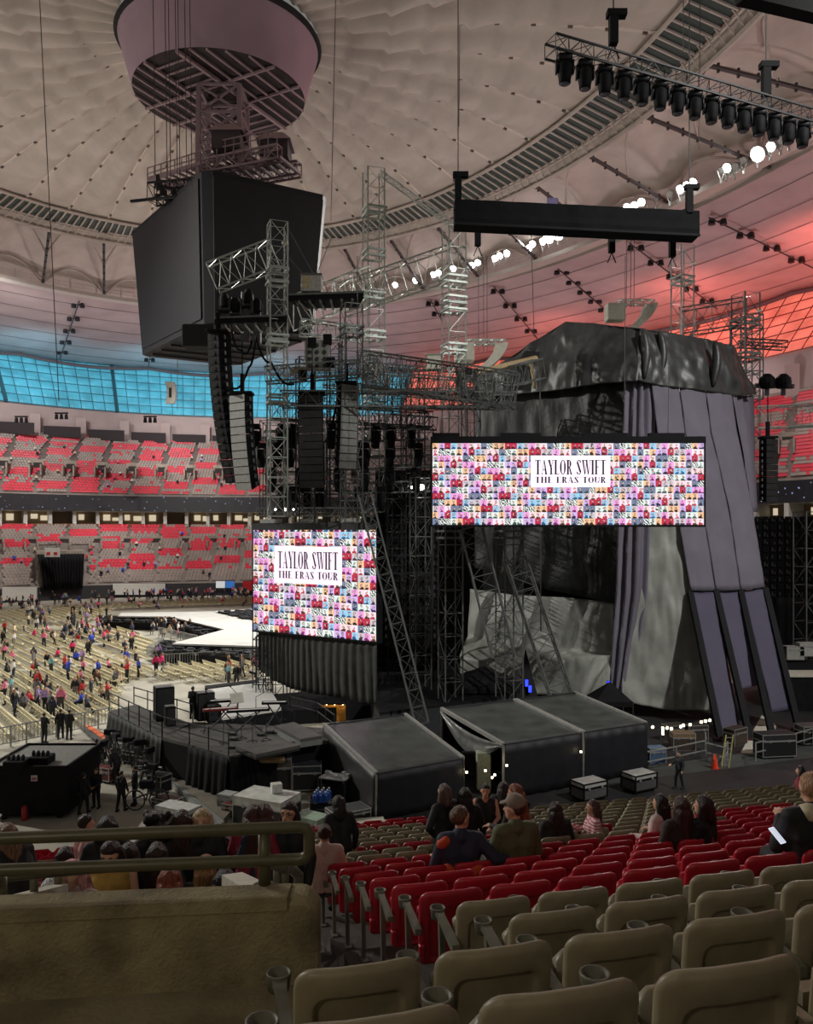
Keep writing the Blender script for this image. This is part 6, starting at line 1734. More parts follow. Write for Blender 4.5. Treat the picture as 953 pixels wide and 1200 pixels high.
# white flag like banner far left
p=at(200,460,150); q=T('hanging_speaker','white curved speaker panel hanging before the teal glazing','panel',p)
b=MB();R=[]
for i in range(7):
    f=i/6; x=p.x+.35*math.sin(f*3)-.2; z=p.z+2.0-4.*f; R.append([V((x-.85,p.y,z)),V((x+.75,p.y,z)),V((x+.75,p.y+.8,z)),V((x-.85,p.y+.8,z))])
b.rings(R); b.build('panel_body',mat('panel_grey',srgb(180,180,172),.6),q)
b=MB(); b.box((p.x-.3,p.y-.05,p.z-.9),(p.x+.2,p.y,p.z+.9)); b.build('dark_slot',M['dsteel'],q)
# draped dark cables and boxes at left
for k,(px,py) in enumerate(((25,492),(72,488),(176,492))):
    p=at(px,py,150); q=T('rig_box',('dark lamp cluster hanging under the teal glazing, leftmost','dark lamp cluster hanging under the teal glazing, middle','dark lamp cluster hanging under the teal glazing, near the line arrays')[k],'rig',p)
    b=MB(); b.bar(p+V((-1.2,0,.6)),p+V((1.2,0,.6)),.25); b.build('bar',M['black'],q)
    for dx in (-.9,0,.9): b=MB(); b.lathe(p+V((dx,0,-.5)),[(0,0),(.35,0),(.25,.9),(0,.9)],8); b.build('lamp',M['black'],q)
# field level boards, tunnel curtain and hoop sign on the far wall
def wallboard(name,label,px0,px1,py0,py1,m,cat='banner',extra=None):
    b=MB(); Y=None
    ts=[t for t in arc(3000) if LP('floor',t).y>60 and px0<=pix(LP('floor',t,0,-.4))[0]<=px1]
    ta,tb=min(ts),max(ts)
    def zz(py,p): return EYE+(HOR-py)/F*p.y
    P=[];n=10
    fr=[];bk=[]
    for i in range(n+1):
        t=ta+(tb-ta)*i/n; p=LP('floor',t,0,-.4); q=LP('floor',t,0,-.25)
        fr.append((V((p.x,p.y,zz(py1,p))),V((p.x,p.y,zz(py0,p))))); bk.append((V((q.x,q.y,zz(py1,q))),V((q.x,q.y,zz(py0,q)))))
    for i in range(n): b.quad(fr[i][0],fr[i+1][0],fr[i+1][1],fr[i][1]); b.quad(bk[i][0],bk[i+1][0],bk[i+1][1],bk[i][1]); b.quad(fr[i][1],fr[i+1][1],bk[i+1][1],bk[i][1])
    for i in (0,n): b.quad(fr[i][0],fr[i][1],bk[i][1],bk[i][0])
    o=b.build(name,m); return tag(o,label,cat)
wallboard('banner','blue half of the sign on the far field wall',264,275,681,689,mat('sign_blue',srgb(60,120,200),.5,noise_amt=0,emit=srgb(60,120,200),es=.35))
wallboard('banner','white half of the sign on the far field wall',253,264,681,689,mat('sign_white',srgb(225,232,238),.5,noise_amt=0,emit=srgb(225,232,238),es=.35))
wallboard('banner','red sign on the far field wall near the tall screen',284,298,681,692,mat('sign_red',srgb(190,30,44),.5,noise_amt=0))
wallboard('banner','long white board on the far field wall left of the blue sign',132,194,684,697,M['white'])
wallboard('banner','white board on the far field wall at the left edge',2,44,688,704,M['white'])
p=at(70,668,148.5)
pL=LP('lfront',TUN[1]-.004);pR=LP('lfront',TUN[0]+.004); dn=(V((EC.x,EC.y,pL.z))-(pL+pR)/2); dn.z=0; dn.normalize()
def tz(p,z): return V((p.x,p.y,z))
b=MB(); drape(b,[tz(pL+dn*.5,8.),tz(pR+dn*.5,8.)],[tz(pL.lerp(pR,.12)+dn*.8,1.9),tz(pL.lerp(pR,.96)+dn*.8,1.9)],14,.2,dn,nz=4); o=solid(b.build('tunnel_curtain',M['black'],None,True),.1); tag(o,'black curtain closing the tunnel mouth in the far lower stand','curtain')
mb=MB()
for a_,b_,c_,z0_,z1_ in ((-.02,1.02,-.3,2.,7.9),(-.03,1.03,.5,7.9,8.5)):
    A0,B0=pL.lerp(pR,a_)+dn*c_,pL.lerp(pR,b_)+dn*c_; A1,B1=A0-dn*9,B0-dn*9
    mb.hexa([tz(q_,z0_) for q_ in (A0,B0,B1,A1)]+[tz(q_,z1_) for q_ in (A0,B0,B1,A1)])
struct('wall_tunnel',mb,M['concrete'])
p=at(61,648,(pL+pR).y/2-3.2); q=T('hoop_board','white basketball style board with red marks over the tunnel','board',p)
b=MB(); b.box((p.x-1.25,p.y,p.z-.7),(p.x+1.25,p.y+.2,p.z+.9)); b.build('board',M['white'],q); b=MB(); b.box((p.x-.9,p.y-.05,p.z-.35),(p.x-.3,p.y,p.z+.15)); b.box((p.x+.3,p.y-.05,p.z-.35),(p.x+.9,p.y,p.z+.15)); b.build('red_marks',mat('mark_red',srgb(190,40,50),.5,noise_amt=0),q)
b=MB(); b.bar((p.x-.9,p.y+.6,p.z+.9),(p.x-.9,p.y+.6,p.z+1.6),.15); b.bar((p.x+.9,p.y+.6,p.z+.9),(p.x+.9,p.y+.6,p.z+1.6),.15); b.bar((p.x-1,p.y+.6,p.z+1.6),(p.x+1,p.y+.6,p.z+1.6),.15); b.build('bracket',M['steel'],q)
# ---------------- loose dark cables slung in the stage rig
for k,pts in enumerate((((258,440),(272,455),(292,430),(300,395)),((300,395),(318,425),(345,450)),((395,470),(380,520),(375,560)),((270,380),(282,410),(296,400)))):
    b=MB(); P=[at(x,y,49.5) for x,y in pts]; Q=[]
    for i in range(len(P)-1):
        for j in range(6): Q.append(P[i].lerp(P[i+1],j/6)-V((0,0,.5*math.sin(PI*j/6))))
    Q.append(P[-1]); b.tube(Q,.07,5); o=b.build('slung_cable',M['black']); tag(o,('black cable loop left of the pale line array','black cable loop right of the platform','black cable beside the dark line array','short black cable loop below the left platform')[k],'cable')
# ================================================================ floor chairs
def inpoly(x,y,P):
    c=False;j=len(P)-1
    for i in range(len(P)):
        if (P[i][1]>y)!=(P[j][1]>y) and x<(P[j][0]-P[i][0])*(y-P[i][1])/(P[j][1]-P[i][1]+1e-9)+P[i][0]: c=not c
        j=i
    return c
CP=[[(-12,733),(60,736),(150,742),(186,758),(170,771),(188,792),(150,799),(133,843),(-12,874)],
    [(198,786),(303,780),(303,795),(245,801),(200,800),(186,796)],
    [(-12,702),(303,698),(303,710),(135,716),(112,730),(60,733),(-12,731)]]
M['cream']=mat('cream_chair_plastic',srgb(208,199,166),.55,noise_amt=.06,noise_scale=2)
def chair_mesh(mb,Mx,lod=0):
    mb.box((-.21,-.2,.42),(.21,.2,.46),Mx)
    mb.rings([[V((-.21,-.2,.52)),V((.21,-.2,.52)),V((.21,-.17,.52)),V((-.21,-.17,.52))],[V((-.21,-.27,.80)),V((.21,-.27,.80)),V((.21,-.24,.80)),V((-.21,-.24,.80))]],M=Mx)
    if lod==0:
        for s in (-1,1):
            a=V((s*.215,-.27,.8));b=V((s*.215,.2,0)); mb.bar(Mx@a,Mx@b,.03)
            a=V((s*.215,.12,.44));b=V((s*.215,-.22,0)); mb.bar(Mx@a,Mx@b,.03)
rd=V((.6,-.8,0)); nd=V((.8,.6,0)); face=math.atan2(-nd.x,nd.y)
org=onz(-12,874,0)
cand=[]
for i in range(-160,130):
    if i%26 in (0,1): continue
    for j in range(-40,140):
        p=org+rd*(i*.50)+nd*(j*1.0)
        if p.y<35: continue
        px,py=pix(p)
        if px<-14 or px>304 or py<695: continue
        w=next((q for q,P in enumerate(CP) if inpoly(px,py,P)),None)
        if w is None: continue
        if w==0 and (j%17==16): continue
        cand.append((p.length,p,w,i,j))
cand.sort(key=lambda c:c[0])
proto=None
rows={}
for d,p,w,i,j in cand[:300]: rows.setdefault((w,j),[]).append((pix(p)[0],p))
rk=sorted(rows,key=lambda k:(k[0],k[1]))
for n,key in enumerate(rk):
    for m,(px,p) in enumerate(sorted(rows[key],key=lambda q:q[0])):
        blk='behind the barriers' if key[0]==0 else 'by the runway'
        lab=f'cream folding chair {blk}, {ordn(m)} along the {ordn(min(n,78))} slanted row from left'
        if proto is None:
            b=MB(); chair_mesh(b,Matrix.Identity(4)); proto=b.build('folding_chair',M['cream']); tag(proto,lab,'chair','cream folding chairs on the floor'); proto.location=p; proto.rotation_euler.z=face
        else:
            c=proto.copy(); COL.objects.link(c); c.location=p; c['label']=lab
b=MB()
for d,p,w,i,j in cand[300:]:
    chair_mesh(b,TR(p,face),0 if d<75 else 1)
o=b.build('folding_chairs',M['cream']); tag(o,'cream folding chairs packing the rest of the arena floor','chairs',None,'stuff')
# ================================================================ people
def capsule(mb,a,ra,b,rb,n=10):
    a=V(a);b=V(b);d=b-a
    if d.length<1e-5: d=V((0,0,1e-3)); b=a+d
    dn=d.normalized(); u=V((0,0,1)) if abs(dn.z)<.9 else V((1,0,0)); x=dn.cross(u).normalized(); y=x.cross(dn)
    R=[]
    for s in (-.98,-.7,-.3):
        r=ra*math.sqrt(1-s*s); R.append([a+dn*(ra*s)+(x*math.cos(2*PI*k/n)+y*math.sin(2*PI*k/n))*r for k in range(n)])
    R.append([a+(x*math.cos(2*PI*k/n)+y*math.sin(2*PI*k/n))*ra for k in range(n)])
    R.append([b+(x*math.cos(2*PI*k/n)+y*math.sin(2*PI*k/n))*rb for k in range(n)])
    for s in (.3,.7,.98):
        r=rb*math.sqrt(1-s*s); R.append([b+dn*(rb*s)+(x*math.cos(2*PI*k/n)+y*math.sin(2*PI*k/n))*r for k in range(n)])
    mb.rings(R)
TS=bpy.data.scenes.new('shaping')
def remesh(mb,voxel,name,smooth=3):
    me=bpy.data.meshes.new('tmp'); me.from_pydata(mb.v,[],mb.f); me.update()
    o=bpy.data.objects.new('tmp',me); TS.collection.objects.link(o)
    r=o.modifiers.new('r','REMESH'); r.mode='VOXEL'; r.voxel_size=voxel
    s=o.modifiers.new('s','SMOOTH'); s.iterations=smooth; s.factor=.5
    vl=TS.view_layers[0]; vl.update(); dg=vl.depsgraph; dg.update()
    nm=bpy.data.meshes.new_from_object(o.evaluated_get(dg)); nm.name=name
    bpy.data.objects.remove(o); bpy.data.meshes.remove(me)
    nm.polygons.foreach_set('use_smooth',[True]*len(nm.polygons))
    return nm
ARMS={'down':((.27,.0,1.14),(.27,.10,.90)),'lap':((.25,.06,1.14),(.10,.30,1.02)),'phone':((.24,.08,1.15),(.08,.32,1.28)),'bent':((.26,.02,1.15),(.22,.28,1.12)),'out':((.36,.06,1.18),(.42,.30,1.20)),'hip':((.36,-.06,1.18),(.18,.06,1.02)),'rest':((.34,-.10,1.22),(.55,.02,1.18)),'cross':((.25,.08,1.16),(-.06,.20,1.17))}
def skeleton(mode,lean=0,head=(0,0),arms=('down','down'),sc=1.,stride=0.):
    "list of (region, a, ra, b, rb); facing +Y; head=(yaw,pitch) degrees"
    C=[]
    sit=mode=='sit'
    hz=.50 if sit else .93; hy=.14 if sit else 0
    # torso is built standing, then moved and leaned about the hips
    L=Matrix.Translation((0,hy,hz))@Matrix.Rotation(math.radians(-lean),4,'X')@Matrix.Translation((0,0,-.93))
    t=lambda p:L@V(p)
    for s in (-1,1):
        C.append(('hips',t((s*.075,0,.95)),.115,t((s*.06,.0,1.08)),.105))
        C.append(('torso',t((s*.06,0,1.08)),.105,t((s*.085,.01,1.30)),.115))
        C.append(('torso',t((s*.085,.0,1.28)),.115,t((s*.12,-.01,1.40)),.075))
        sh=t((s*.175,-.01,1.405)); e0,w0=ARMS[arms[0 if s<0 else 1]]
        el=t((s*e0[0],e0[1],e0[2])); wr=t((s*w0[0],w0[1],w0[2]))
        C.append(('upper',t((s*.11,-.01,1.40)),.07,sh,.062)); C.append(('upper',sh,.056,el,.043)); C.append(('fore',el,.042,wr,.029))
        f=(wr-el).normalized(); side=V((0,0,1)).cross(f); side=side.normalized() if side.length>.2 else V((1,0,0))
        dn=f.cross(side)
        pm=wr+f*.075; C.append(('hand',wr+f*.01,.026,pm,.032)); C.append(('hand',wr+f*.02+side*.02,.022,pm+side*.02,.022)); C.append(('hand',wr+f*.02-side*.02,.022,pm-side*.02,.022))
        for q,(o_,ln) in enumerate(((-.036,.062),(-.012,.075),(.014,.07),(.038,.055))):
            k=pm+side*o_+f*.02; m_=k+f*ln*.55+side*o_*.35-dn*.012; e_=m_+f*ln*.4-dn*.028
            C.append(('hand',k,.0105,m_,.010)); C.append(('hand',m_,.010,e_,.0085))
        tb=wr+f*.03+side*(-s*.03); C.append(('hand',tb,.013,tb+f*.04+side*(-s*.025),.011)); C.append(('hand',tb+f*.04+side*(-s*.025),.011,tb+f*.07-dn*.012+side*(-s*.02),.009))
        hp=t((s*.09,0,.92))
        if sit:
            kn=V((s*.12,hy+.42,hz+.02)); an=V((s*.12,hy+.44,.09))
        else:
            st=stride*s; kn=V((s*.105,.03+st*.5,.50)); an=V((s*.12,-.02+st,.09))
        C.append(('leg',hp,.088,kn,.062)); C.append(('leg',kn,.060,an,.040)); C.append(('foot',an+V((0,-.03,-.03)),.042,an+V((s*.015,.15,-.045)),.036))
    C.append(('neck',t((0,-.01,1.43)),.058,t((0,.012,1.53)),.054))
    # head frame
    hb=t((0,.012,1.505)); 
    H=Matrix.Translation(hb)@Matrix.Rotation(math.radians(head[0]),4,'Z')@Matrix.Rotation(math.radians(-lean*.4-head[1]),4,'X')
    h=lambda x,y,z:H@V((x,y,z))
    C.append(('head',h(0,-.012,.125),.088,h(0,.012,.12),.086)); C.append(('head',h(0,.02,.09),.076,h(0,.045,.035),.052)); C.append(('head',h(0,.085,.115),.014,h(0,.112,.082),.016))
    for s in (-1,1): C.append(('head',h(s*.084,-.005,.115),.012,h(s*.088,-.012,.085),.010)); C.append(('head',h(s*.02,.082,.058),.012,h(0,.090,.056),.013))
    return C,H
def add(mb,C,regs,inf=0):
    for r,a,ra,b,rb in C:
        if r in regs: capsule(mb,a,ra+inf,b,rb+inf)
def hairshape(mb,H,style):
    h=lambda x,y,z:H@V((x,y,z))
    cap=[((0,-.03,.135),.095,(0,-.005,.155),.088)]
    if style=='bald': return
    for a,ra,b,rb in cap: capsule(mb,h(*a),ra,h(*b),rb)
    if style in('long','straight'):
        for s in (-1,1):
            capsule(mb,h(s*.06,-.03,.13),.05,h(s*.085,-.035,.0),.045); capsule(mb,h(s*.085,-.035,.0),.045,h(s*.09,-.06,-.16),.05); capsule(mb,h(s*.05,-.075,.05),.06,h(s*.05,-.10,-.30),.05)
        capsule(mb,h(0,-.08,.05),.07,h(0,-.11,-.30),.055)
    if style=='bob':
        for s in (-1,1): capsule(mb,h(s*.06,-.03,.13),.055,h(s*.09,-.02,-.02),.05)
        capsule(mb,h(0,-.07,.08),.075,h(0,-.08,-.03),.07)
    if style=='bun': capsule(mb,h(0,-.09,.19),.05,h(0,-.10,.20),.045)
    if style=='pony': capsule(mb,h(0,-.11,.14),.035,h(0,-.15,-.10),.03)
    if style=='curly':
        r=random.Random(3)
        for k in range(26):
            a=r.uniform(0,2*PI);z=r.uniform(-.06,.24); y=-.03+.1*math.sin(a)
            if y>.03 and z<.15: continue
            p=h(.11*math.cos(a),y,z); capsule(mb,p,.045,p+V((0,0,.01)),.04)
    if style=='hood':
        capsule(mb,h(0,-.03,.11),.115,h(0,-.02,.14),.11); capsule(mb,h(0,-.06,.03),.11,h(0,-.05,-.05),.12)
PM={}
def pm(kind,c,rough=.75,na=.1):
    key=(kind,c)
    if kind=='hair' and key not in PM:
        m=mat('hair_%d_%d_%d'%c,srgb(*c),.45,noise_amt=.35,noise_scale=1.,bump=.6,bump_scale=1.)
        nt=m.node_tree
        for n in [n for n in nt.nodes if n.type=='TEX_NOISE']:
            mp=nt.nodes.new('ShaderNodeMapping'); mp.inputs['Scale'].default_value=(70,70,7); l=n.inputs['Vector'].links[0]; src=l.from_socket
            nt.links.new(src,mp.inputs['Vector']); nt.links.new(mp.outputs['Vector'],n.inputs['Vector'])
        PM[key]=m
    if key not in PM: PM[key]=mat('%s_%d_%d_%d'%(kind,*c),srgb(*c),rough,noise_amt=na,noise_scale=7)
    return PM[key]
SK=(205,160,135)
def person(label,loc,rz,mode='stand',lean=0,head=(0,0),arms=('down','down'),skin=SK,hair='short',hc=(45,32,26),top=(30,30,32),bot=(28,28,32),sleeve='long',shoes=(25,25,26),topname='jacket',skirt=False,extra=None,sc=1.,stride=0.,vox=.012,group=None,glasses=False,facein=True):
    root=T('person',label,'person',loc,group); root.rotation_euler.z=rz; root.scale=(sc,sc,sc)
    C,H=skeleton(mode,lean,head,arms,sc,stride)
    def put(nm,me,m,par=root):
        me.materials.append(m); o=bpy.data.objects.new(nm,me); COL.objects.link(o); o.parent=par; return o
    b=MB(); add(b,C,('hips','torso','upper','fore','hand','leg','foot','neck','head')); body=put('body',remesh(b,vox,'body',2),pm('skin',skin,.6,.04))
    b=MB(); hairshape(b,H,hair)
    if b.v: put('hair',remesh(b,.016,'hair',2),pm('hair',hc,.6,.25))
    regs={'long':('torso','hips','upper','fore'),'short':('torso','hips','upper'),'none':('torso','hips')}[sleeve]
    C2=[c for c in C]
    b=MB(); add(b,C2,regs,.016)
    if topname in('jacket','hoodie','coat','sweater','sweatshirt','shirt','striped_top'): 
        for r,a,ra,bb,rb in C:
            if r=='neck': capsule(b,a,ra+.03,a.lerp(bb,.35),ra+.02)
    if skirt:
        hp=[c for c in C if c[0]=='hips']; kn=[c for c in C if c[0]=='leg']
        if mode=='stand':
            for s in range(2): capsule(b,hp[s][1],.13,kn[s*2][3]+V((0,0,-.2)),.15)
            capsule(b,(0,0,.9),.15,(0,0.02,.35),.2)
        else:
            for s in range(2): capsule(b,hp[s][1],.13,kn[s*2][3],.10)
    tm=pm('cloth',top)
    if topname=='striped_top': tm=stripe_mat(top)
    put(topname,remesh(b,.015,topname,3),tm)
    if not skirt:
        b=MB(); add(b,C,('leg',),.014)
        for r,a,ra,bb,rb in C:
            if r=='hips': capsule(b,a-V((0,0,.03)),ra+.01,a+V((0,0,.02)),ra+.01)
        put('trousers',remesh(b,.016,'trousers',3),pm('cloth',bot))
    b=MB(); add(b,C,('foot',),.012); put('shoes',remesh(b,.015,'shoes',2),pm('shoe',shoes))
    if facein:
        for s in (-1,1):
            b=MB(); b.ball(H@V((s*.032,.079,.118)),(.012,.010,.009),8,6); o=b.build('eye',pm('eye',(30,24,22),.3,0),None,True); o.parent=body
            b=MB(); b.bar(H@V((s*.018,.092,.138)),H@V((s*.05,.080,.140)),.008); o=b.build('eyebrow',pm('hair',hc)); o.parent=body
        b=MB(); b.bar(H@V((-.024,.094,.054)),H@V((.024,.094,.054)),.011); o=b.build('mouth',pm('lip',(150,80,80),.5,0)); o.parent=body
    if glasses:
        b=MB()
        for s in (-1,1):
            b.tube([H@V((s*.034+.022*math.cos(2*PI*i/10),.098,.118+.018*math.sin(2*PI*i/10))) for i in range(11)],.003,4); b.bar(H@V((s*.056,.095,.12)),H@V((s*.09,-.01,.12)),.005)
        o=b.build('glasses',M['black']); o.parent=root
    if extra: extra(root,H,C)
    return root
def stripe_mat(c):
    m=mat('striped_cloth',srgb(*c),.75,noise_amt=0); nt=m.node_tree; b=nt.nodes['Principled BSDF']
    tc=nt.nodes.new('ShaderNodeTexCoord'); w=nt.nodes.new('ShaderNodeTexWave'); w.bands_direction='Z'; w.inputs['Scale'].default_value=7
    r=nt.nodes.new('ShaderNodeValToRGB'); r.color_ramp.interpolation='CONSTANT'; r.color_ramp.elements[0].color=(*srgb(228,190,188),1); r.color_ramp.elements[1].color=(*srgb(170,84,104),1); r.color_ramp.elements[1].position=.6
    nt.links.new(tc.outputs['Object'],w.inputs['Vector']); nt.links.new(w.outputs['Fac'],r.inputs['Fac']); nt.links.new(r.outputs['Color'],b.inputs['Base Color']); return m
def cap_extra(col,peak=True):
    def f(root,H,C):
        b=MB(); capsule(b,H@V((0,-.02,.165)),.10,H@V((0,.0,.175)),.095); 
        if peak: capsule(b,H@V((-.05,.09,.165)),.018,H@V((-.03,.145,.15)),.012); capsule(b,H@V((.05,.09,.165)),.018,H@V((.03,.145,.15)),.012); capsule(b,H@V((0,.09,.168)),.02,H@V((0,.155,.152)),.012)
        me=remesh(b,.012,'flat_cap',2); me.materials.append(pm('cap',col)); o=bpy.data.objects.new('flat_cap',me); COL.objects.link(o); o.parent=root
    return f
def phone(label,p,rz):
    b=MB(); b.bbox((-.037,-.005,-.075),(.037,.005,.075),.004,Matrix.Translation(p)@Matrix.Rotation(rz,4,'Z')@Matrix.Rotation(-.9,4,'X')); o=b.build('phone',mat('phone_glow',srgb(190,200,210),.3,noise_amt=0,emit=(.8,.85,1),es=.7)); tag(o,label,'phone')
def place(px,py,mode,kr=(7,18),hh=None):
    hh=hh or (1.20 if mode=='sit' else 1.65)
    best=None
    for k in range(kr[0],kr[1]+1):
        for dv in ([0,.03,.06,.1] if mode=='sit' else [x*.05-.2 for x in range(0,13)]):
            v=vk(k)+dv+(.14 if mode=='sit' else 0); u=u_at(px,v); p=uv(u,v,zt(k)+hh); e=abs(pix(p)[1]-py)+(abs(dv)*.5)
            if best is None or e<best[0]: best=(e,k,dv,u)
    e,k,dv,u=best
    return uv(u,vk(k)+dv,zt(k)),k
BK=(24,24,27)
def P_(label,px,py,mode='sit',yaw=0,kr=(7,18),hh=None,exact=False,**kw):
    loc,k=place(px,py,mode,kr,hh)
    if exact: loc.z=EYE-(py-HOR)/F*loc.y-(hh or 1.2)
    return person(label,loc,UA+math.radians(yaw),mode,**kw)
def collar(root,H,C):
    b=MB(); capsule(b,H@V((-.05,-.05,-.06)),.075,H@V((.05,-.05,-.06)),.075); capsule(b,H@V((-.06,-.0,-.07)),.06,H@V((.06,.0,-.07)),.06); me=remesh(b,.012,'collar',2); me.materials.append(pm('cloth',(196,186,160))); o=bpy.data.objects.new('collar',me); COL.objects.link(o); o.parent=root
# lower left block, behind the railing
P_('person with long light brown hair and black jacket bending at the left edge',24,975,'stand',40,lean=25,hair='long',hc=(120,86,60),top=BK,arms=('bent','phone'))
q=P_('dark haired man in pink shirt standing by the railing, looking at a phone',100,962,'stand',-60,hair='short',hc=(35,25,22),top=(205,150,150),bot=(196,150,150),arms=('phone','phone'),topname='shirt')
phone('phone in the hand of the pink shirted man by the railing',q.location+V((.22,.12,1.2)),UA)
P_('person with dark bobbed hair in black standing right of the pink shirted man',126,967,'stand',0,hair='bob',hc=(28,20,20),top=BK)
P_('person with long dark brown hair in brown top seated left of the sequin dress',76,1003,'sit',0,hair='long',hc=(44,30,28),top=(40,32,30))
P_('woman in gold sequin top with long dark hair looking down behind the railing',140,988,'sit',165,kr=(7,7),exact=True,hair='long',hc=(42,26,24),top=(176,142,66),bot=(60,50,40),sleeve='none',arms=('lap','lap'),head=(0,25),topname='sequin_top')
def whitecap(root,H,C):
    pass
P_('person with long pink and blonde hair in pale pink seated by the vomitory wall',102,1012,'sit',150,kr=(6,6),exact=True,hair='long',hc=(212,150,150),top=(196,170,176),bot=(150,130,140),arms=('lap','lap'),head=(0,20))
P_('person in a white hooded top leaning beside the pink haired person',120,1030,'sit',120,kr=(6,6),exact=True,hh=1.12,lean=25,hair='hood',hc=(205,200,204),top=(196,186,190),bot=(60,60,62),topname='hoodie',facein=False)
P_('person with dark hair and dark top seated right of the sequin dress',151,1001,'sit',0,hair='long',hc=(50,40,34),top=(38,34,34))
P_('person with big curly black hair in black jacket by the railing',184,968,'stand',10,hair='curly',hc=(24,18,18),top=BK)
P_('person with long dark hair and dark top in front of the curly haired person',184,1000,'sit',0,hair='long',hc=(52,38,34),top=(32,30,32))
P_('tall woman with very long brown hair in black seen from behind',213,960,'stand',-5,hair='long',hc=(58,40,32),top=BK)
P_('blonde short haired woman in black facing the camera by the ramp edge',237,961,'stand',170,hair='bob',hc=(190,168,130),top=BK,arms=('lap','lap'))
P_('person with auburn hair low behind the concrete parapet',199,1036,'sit',0,kr=(6,6),exact=True,hair='long',hc=(128,64,40),top=(60,36,30))
P_('person with blonde hair low behind the rail, right of the auburn hair',241,1021,'sit',0,kr=(7,7),exact=True,hair='long',hc=(150,112,74),top=BK)
P_('person with black hair lowest behind the parapet near the vomitory wall',257,1040,'sit',-20,kr=(6,6),exact=True,hair='long',hc=(22,18,20),top=(40,36,36))
P_('person with straight dark hair seated low at middle of the railing',222,1006,'sit',8,kr=(8,8),exact=True,hair='straight',hc=(28,22,24),top=BK)
P_('dark haired woman in pink top raising an arm, seated behind the rail end',264,988,'sit',0,hair='long',hc=(44,26,26),top=(200,110,116),arms=('out','out'),sleeve='short',topname='top')
P_('dark haired person in red shirt standing left before the white lidded case',297,972,'stand',-20,hair='long',hc=(66,38,34),top=(140,40,60),arms=('bent','down'))
P_('long brown haired person in dark top beside the red shirted one',309,974,'stand',15,hair='long',hc=(70,42,36),top=(34,40,60),arms=('bent','bent'))
P_('dark haired woman with glasses and black blazer standing near the railing end',339,957,'stand',150,hair='long',hc=(36,24,24),top=BK,glasses=True)
P_('woman with hair bun and cream sweater seated at the aisle',379,990,'sit',-5,kr=(9,14),hair='bun',hc=(62,42,34),top=(206,176,160),bot=(60,56,56),arms=('bent','bent'),topname='sweater')
P_('person in black hooded jacket standing right of the cream sweater',399,977,'stand',10,kr=(12,18),hair='hood',hc=BK,top=BK,topname='hoodie',facein=False,lean=8,hh=1.5)
# group in front of the tents
P_('person with grey brown hair and black leather jacket standing by the left tent',521,928,'stand',25,hair='bob',hc=(96,80,72),top=(30,30,36),bot=(24,24,28),sc=1.02,arms=('hip','hip'))
P_('person with long black hair dressed all in black beside the leather jacket',545,930,'stand',-15,hair='long',hc=(16,14,16),top=(14,14,16),bot=(14,14,16),skirt=True,topname='coat')
P_('woman in black strappy dress with bare shoulders in the lit doorway',569,930,'stand',160,kr=(14,18),hair='bun',hc=(36,26,24),top=(26,22,24),sleeve='none',skirt=True,topname='dress',skin=(206,150,128),arms=('lap','lap'))
P_('dark clothed person bending right of the strappy dress',588,938,'stand',-30,kr=(14,18),hair='long',hc=(32,22,22),top=BK,lean=20)
P_('woman with red brown hair and black dress standing tall',606,926,'stand',30,hair='long',hc=(134,74,46),top=(22,20,22),skirt=True,topname='dress',arms=('bent','lap'),head=(25,10))
def orange(root,H,C):
    b=MB()
    for p,q,r in (((-.20,.09,.95),(-.16,.08,.98),.056),((.06,.0,.66),(.15,.03,.72),.075),((-.15,.02,.72),(-.08,.0,.64),.06)): capsule(b,p,r,q,r)
    me=remesh(b,.014,'hood_lining',2); me.materials.append(pm('cloth',(190,72,40))); o=bpy.data.objects.new('hood_lining',me); COL.objects.link(o); o.parent=root
P_('man with glasses, navy hoodie and orange lining seated in the red seats',538,981,'sit',-8,hair='short',hc=(92,66,46),top=(38,44,66),arms=('bent','rest'),topname='hoodie',head=(-55,0),glasses=True,sc=1.08,extra=orange)
P_('man in grey flat cap and olive green jacket seated in the red seats',606,965,'sit',5,hair='short',hc=(70,52,42),top=(88,92,66),arms=('bent','bent'),head=(45,0),extra=cap_extra((128,118,106)),sc=1.12)
P_('person with long dark hair and dark top seated among grey seats',651,948,'sit',0,hair='long',hc=(44,30,32),top=(38,34,38))
P_('woman with long brown hair in pink striped top seated sideways',701,942,'sit',75,hair='long',hc=(76,46,40),top=(216,160,160),arms=('bent','phone'),topname='striped_top')
P_('person with straight black hair in white sweatshirt seated',779,938,'sit',30,hair='long',hc=(22,18,20),top=(204,182,178),arms=('bent','bent'),topname='sweatshirt')
P_('person with long brown wavy hair between white sweatshirt and black top',799,946,'sit',0,hair='long',hc=(58,38,36),top=(42,34,32))
P_('dark haired person in black top with raised hand seated at right of the trio',831,944,'sit',35,hair='bob',hc=(34,22,24),top=BK,arms=('phone','bent'))
q=P_('person in black jacket and pale collar at the right edge holding a lit phone',950,936,'sit',-10,kr=(4,5),hh=1.3,hair='short',hc=(160,120,90),top=BK,arms=('phone','bent'),extra=collar,sc=1.1)
phone('lit phone held by the person in black at the right edge',at(911,979,q.location.y+.1),UA+.3)
P_('person with dark hair in dark red shirt at right edge behind the grey seats',941,901,'sit',40,hair='bob',hc=(30,22,24),top=(130,36,52),sleeve='short',topname='shirt',arms=('bent','lap'))
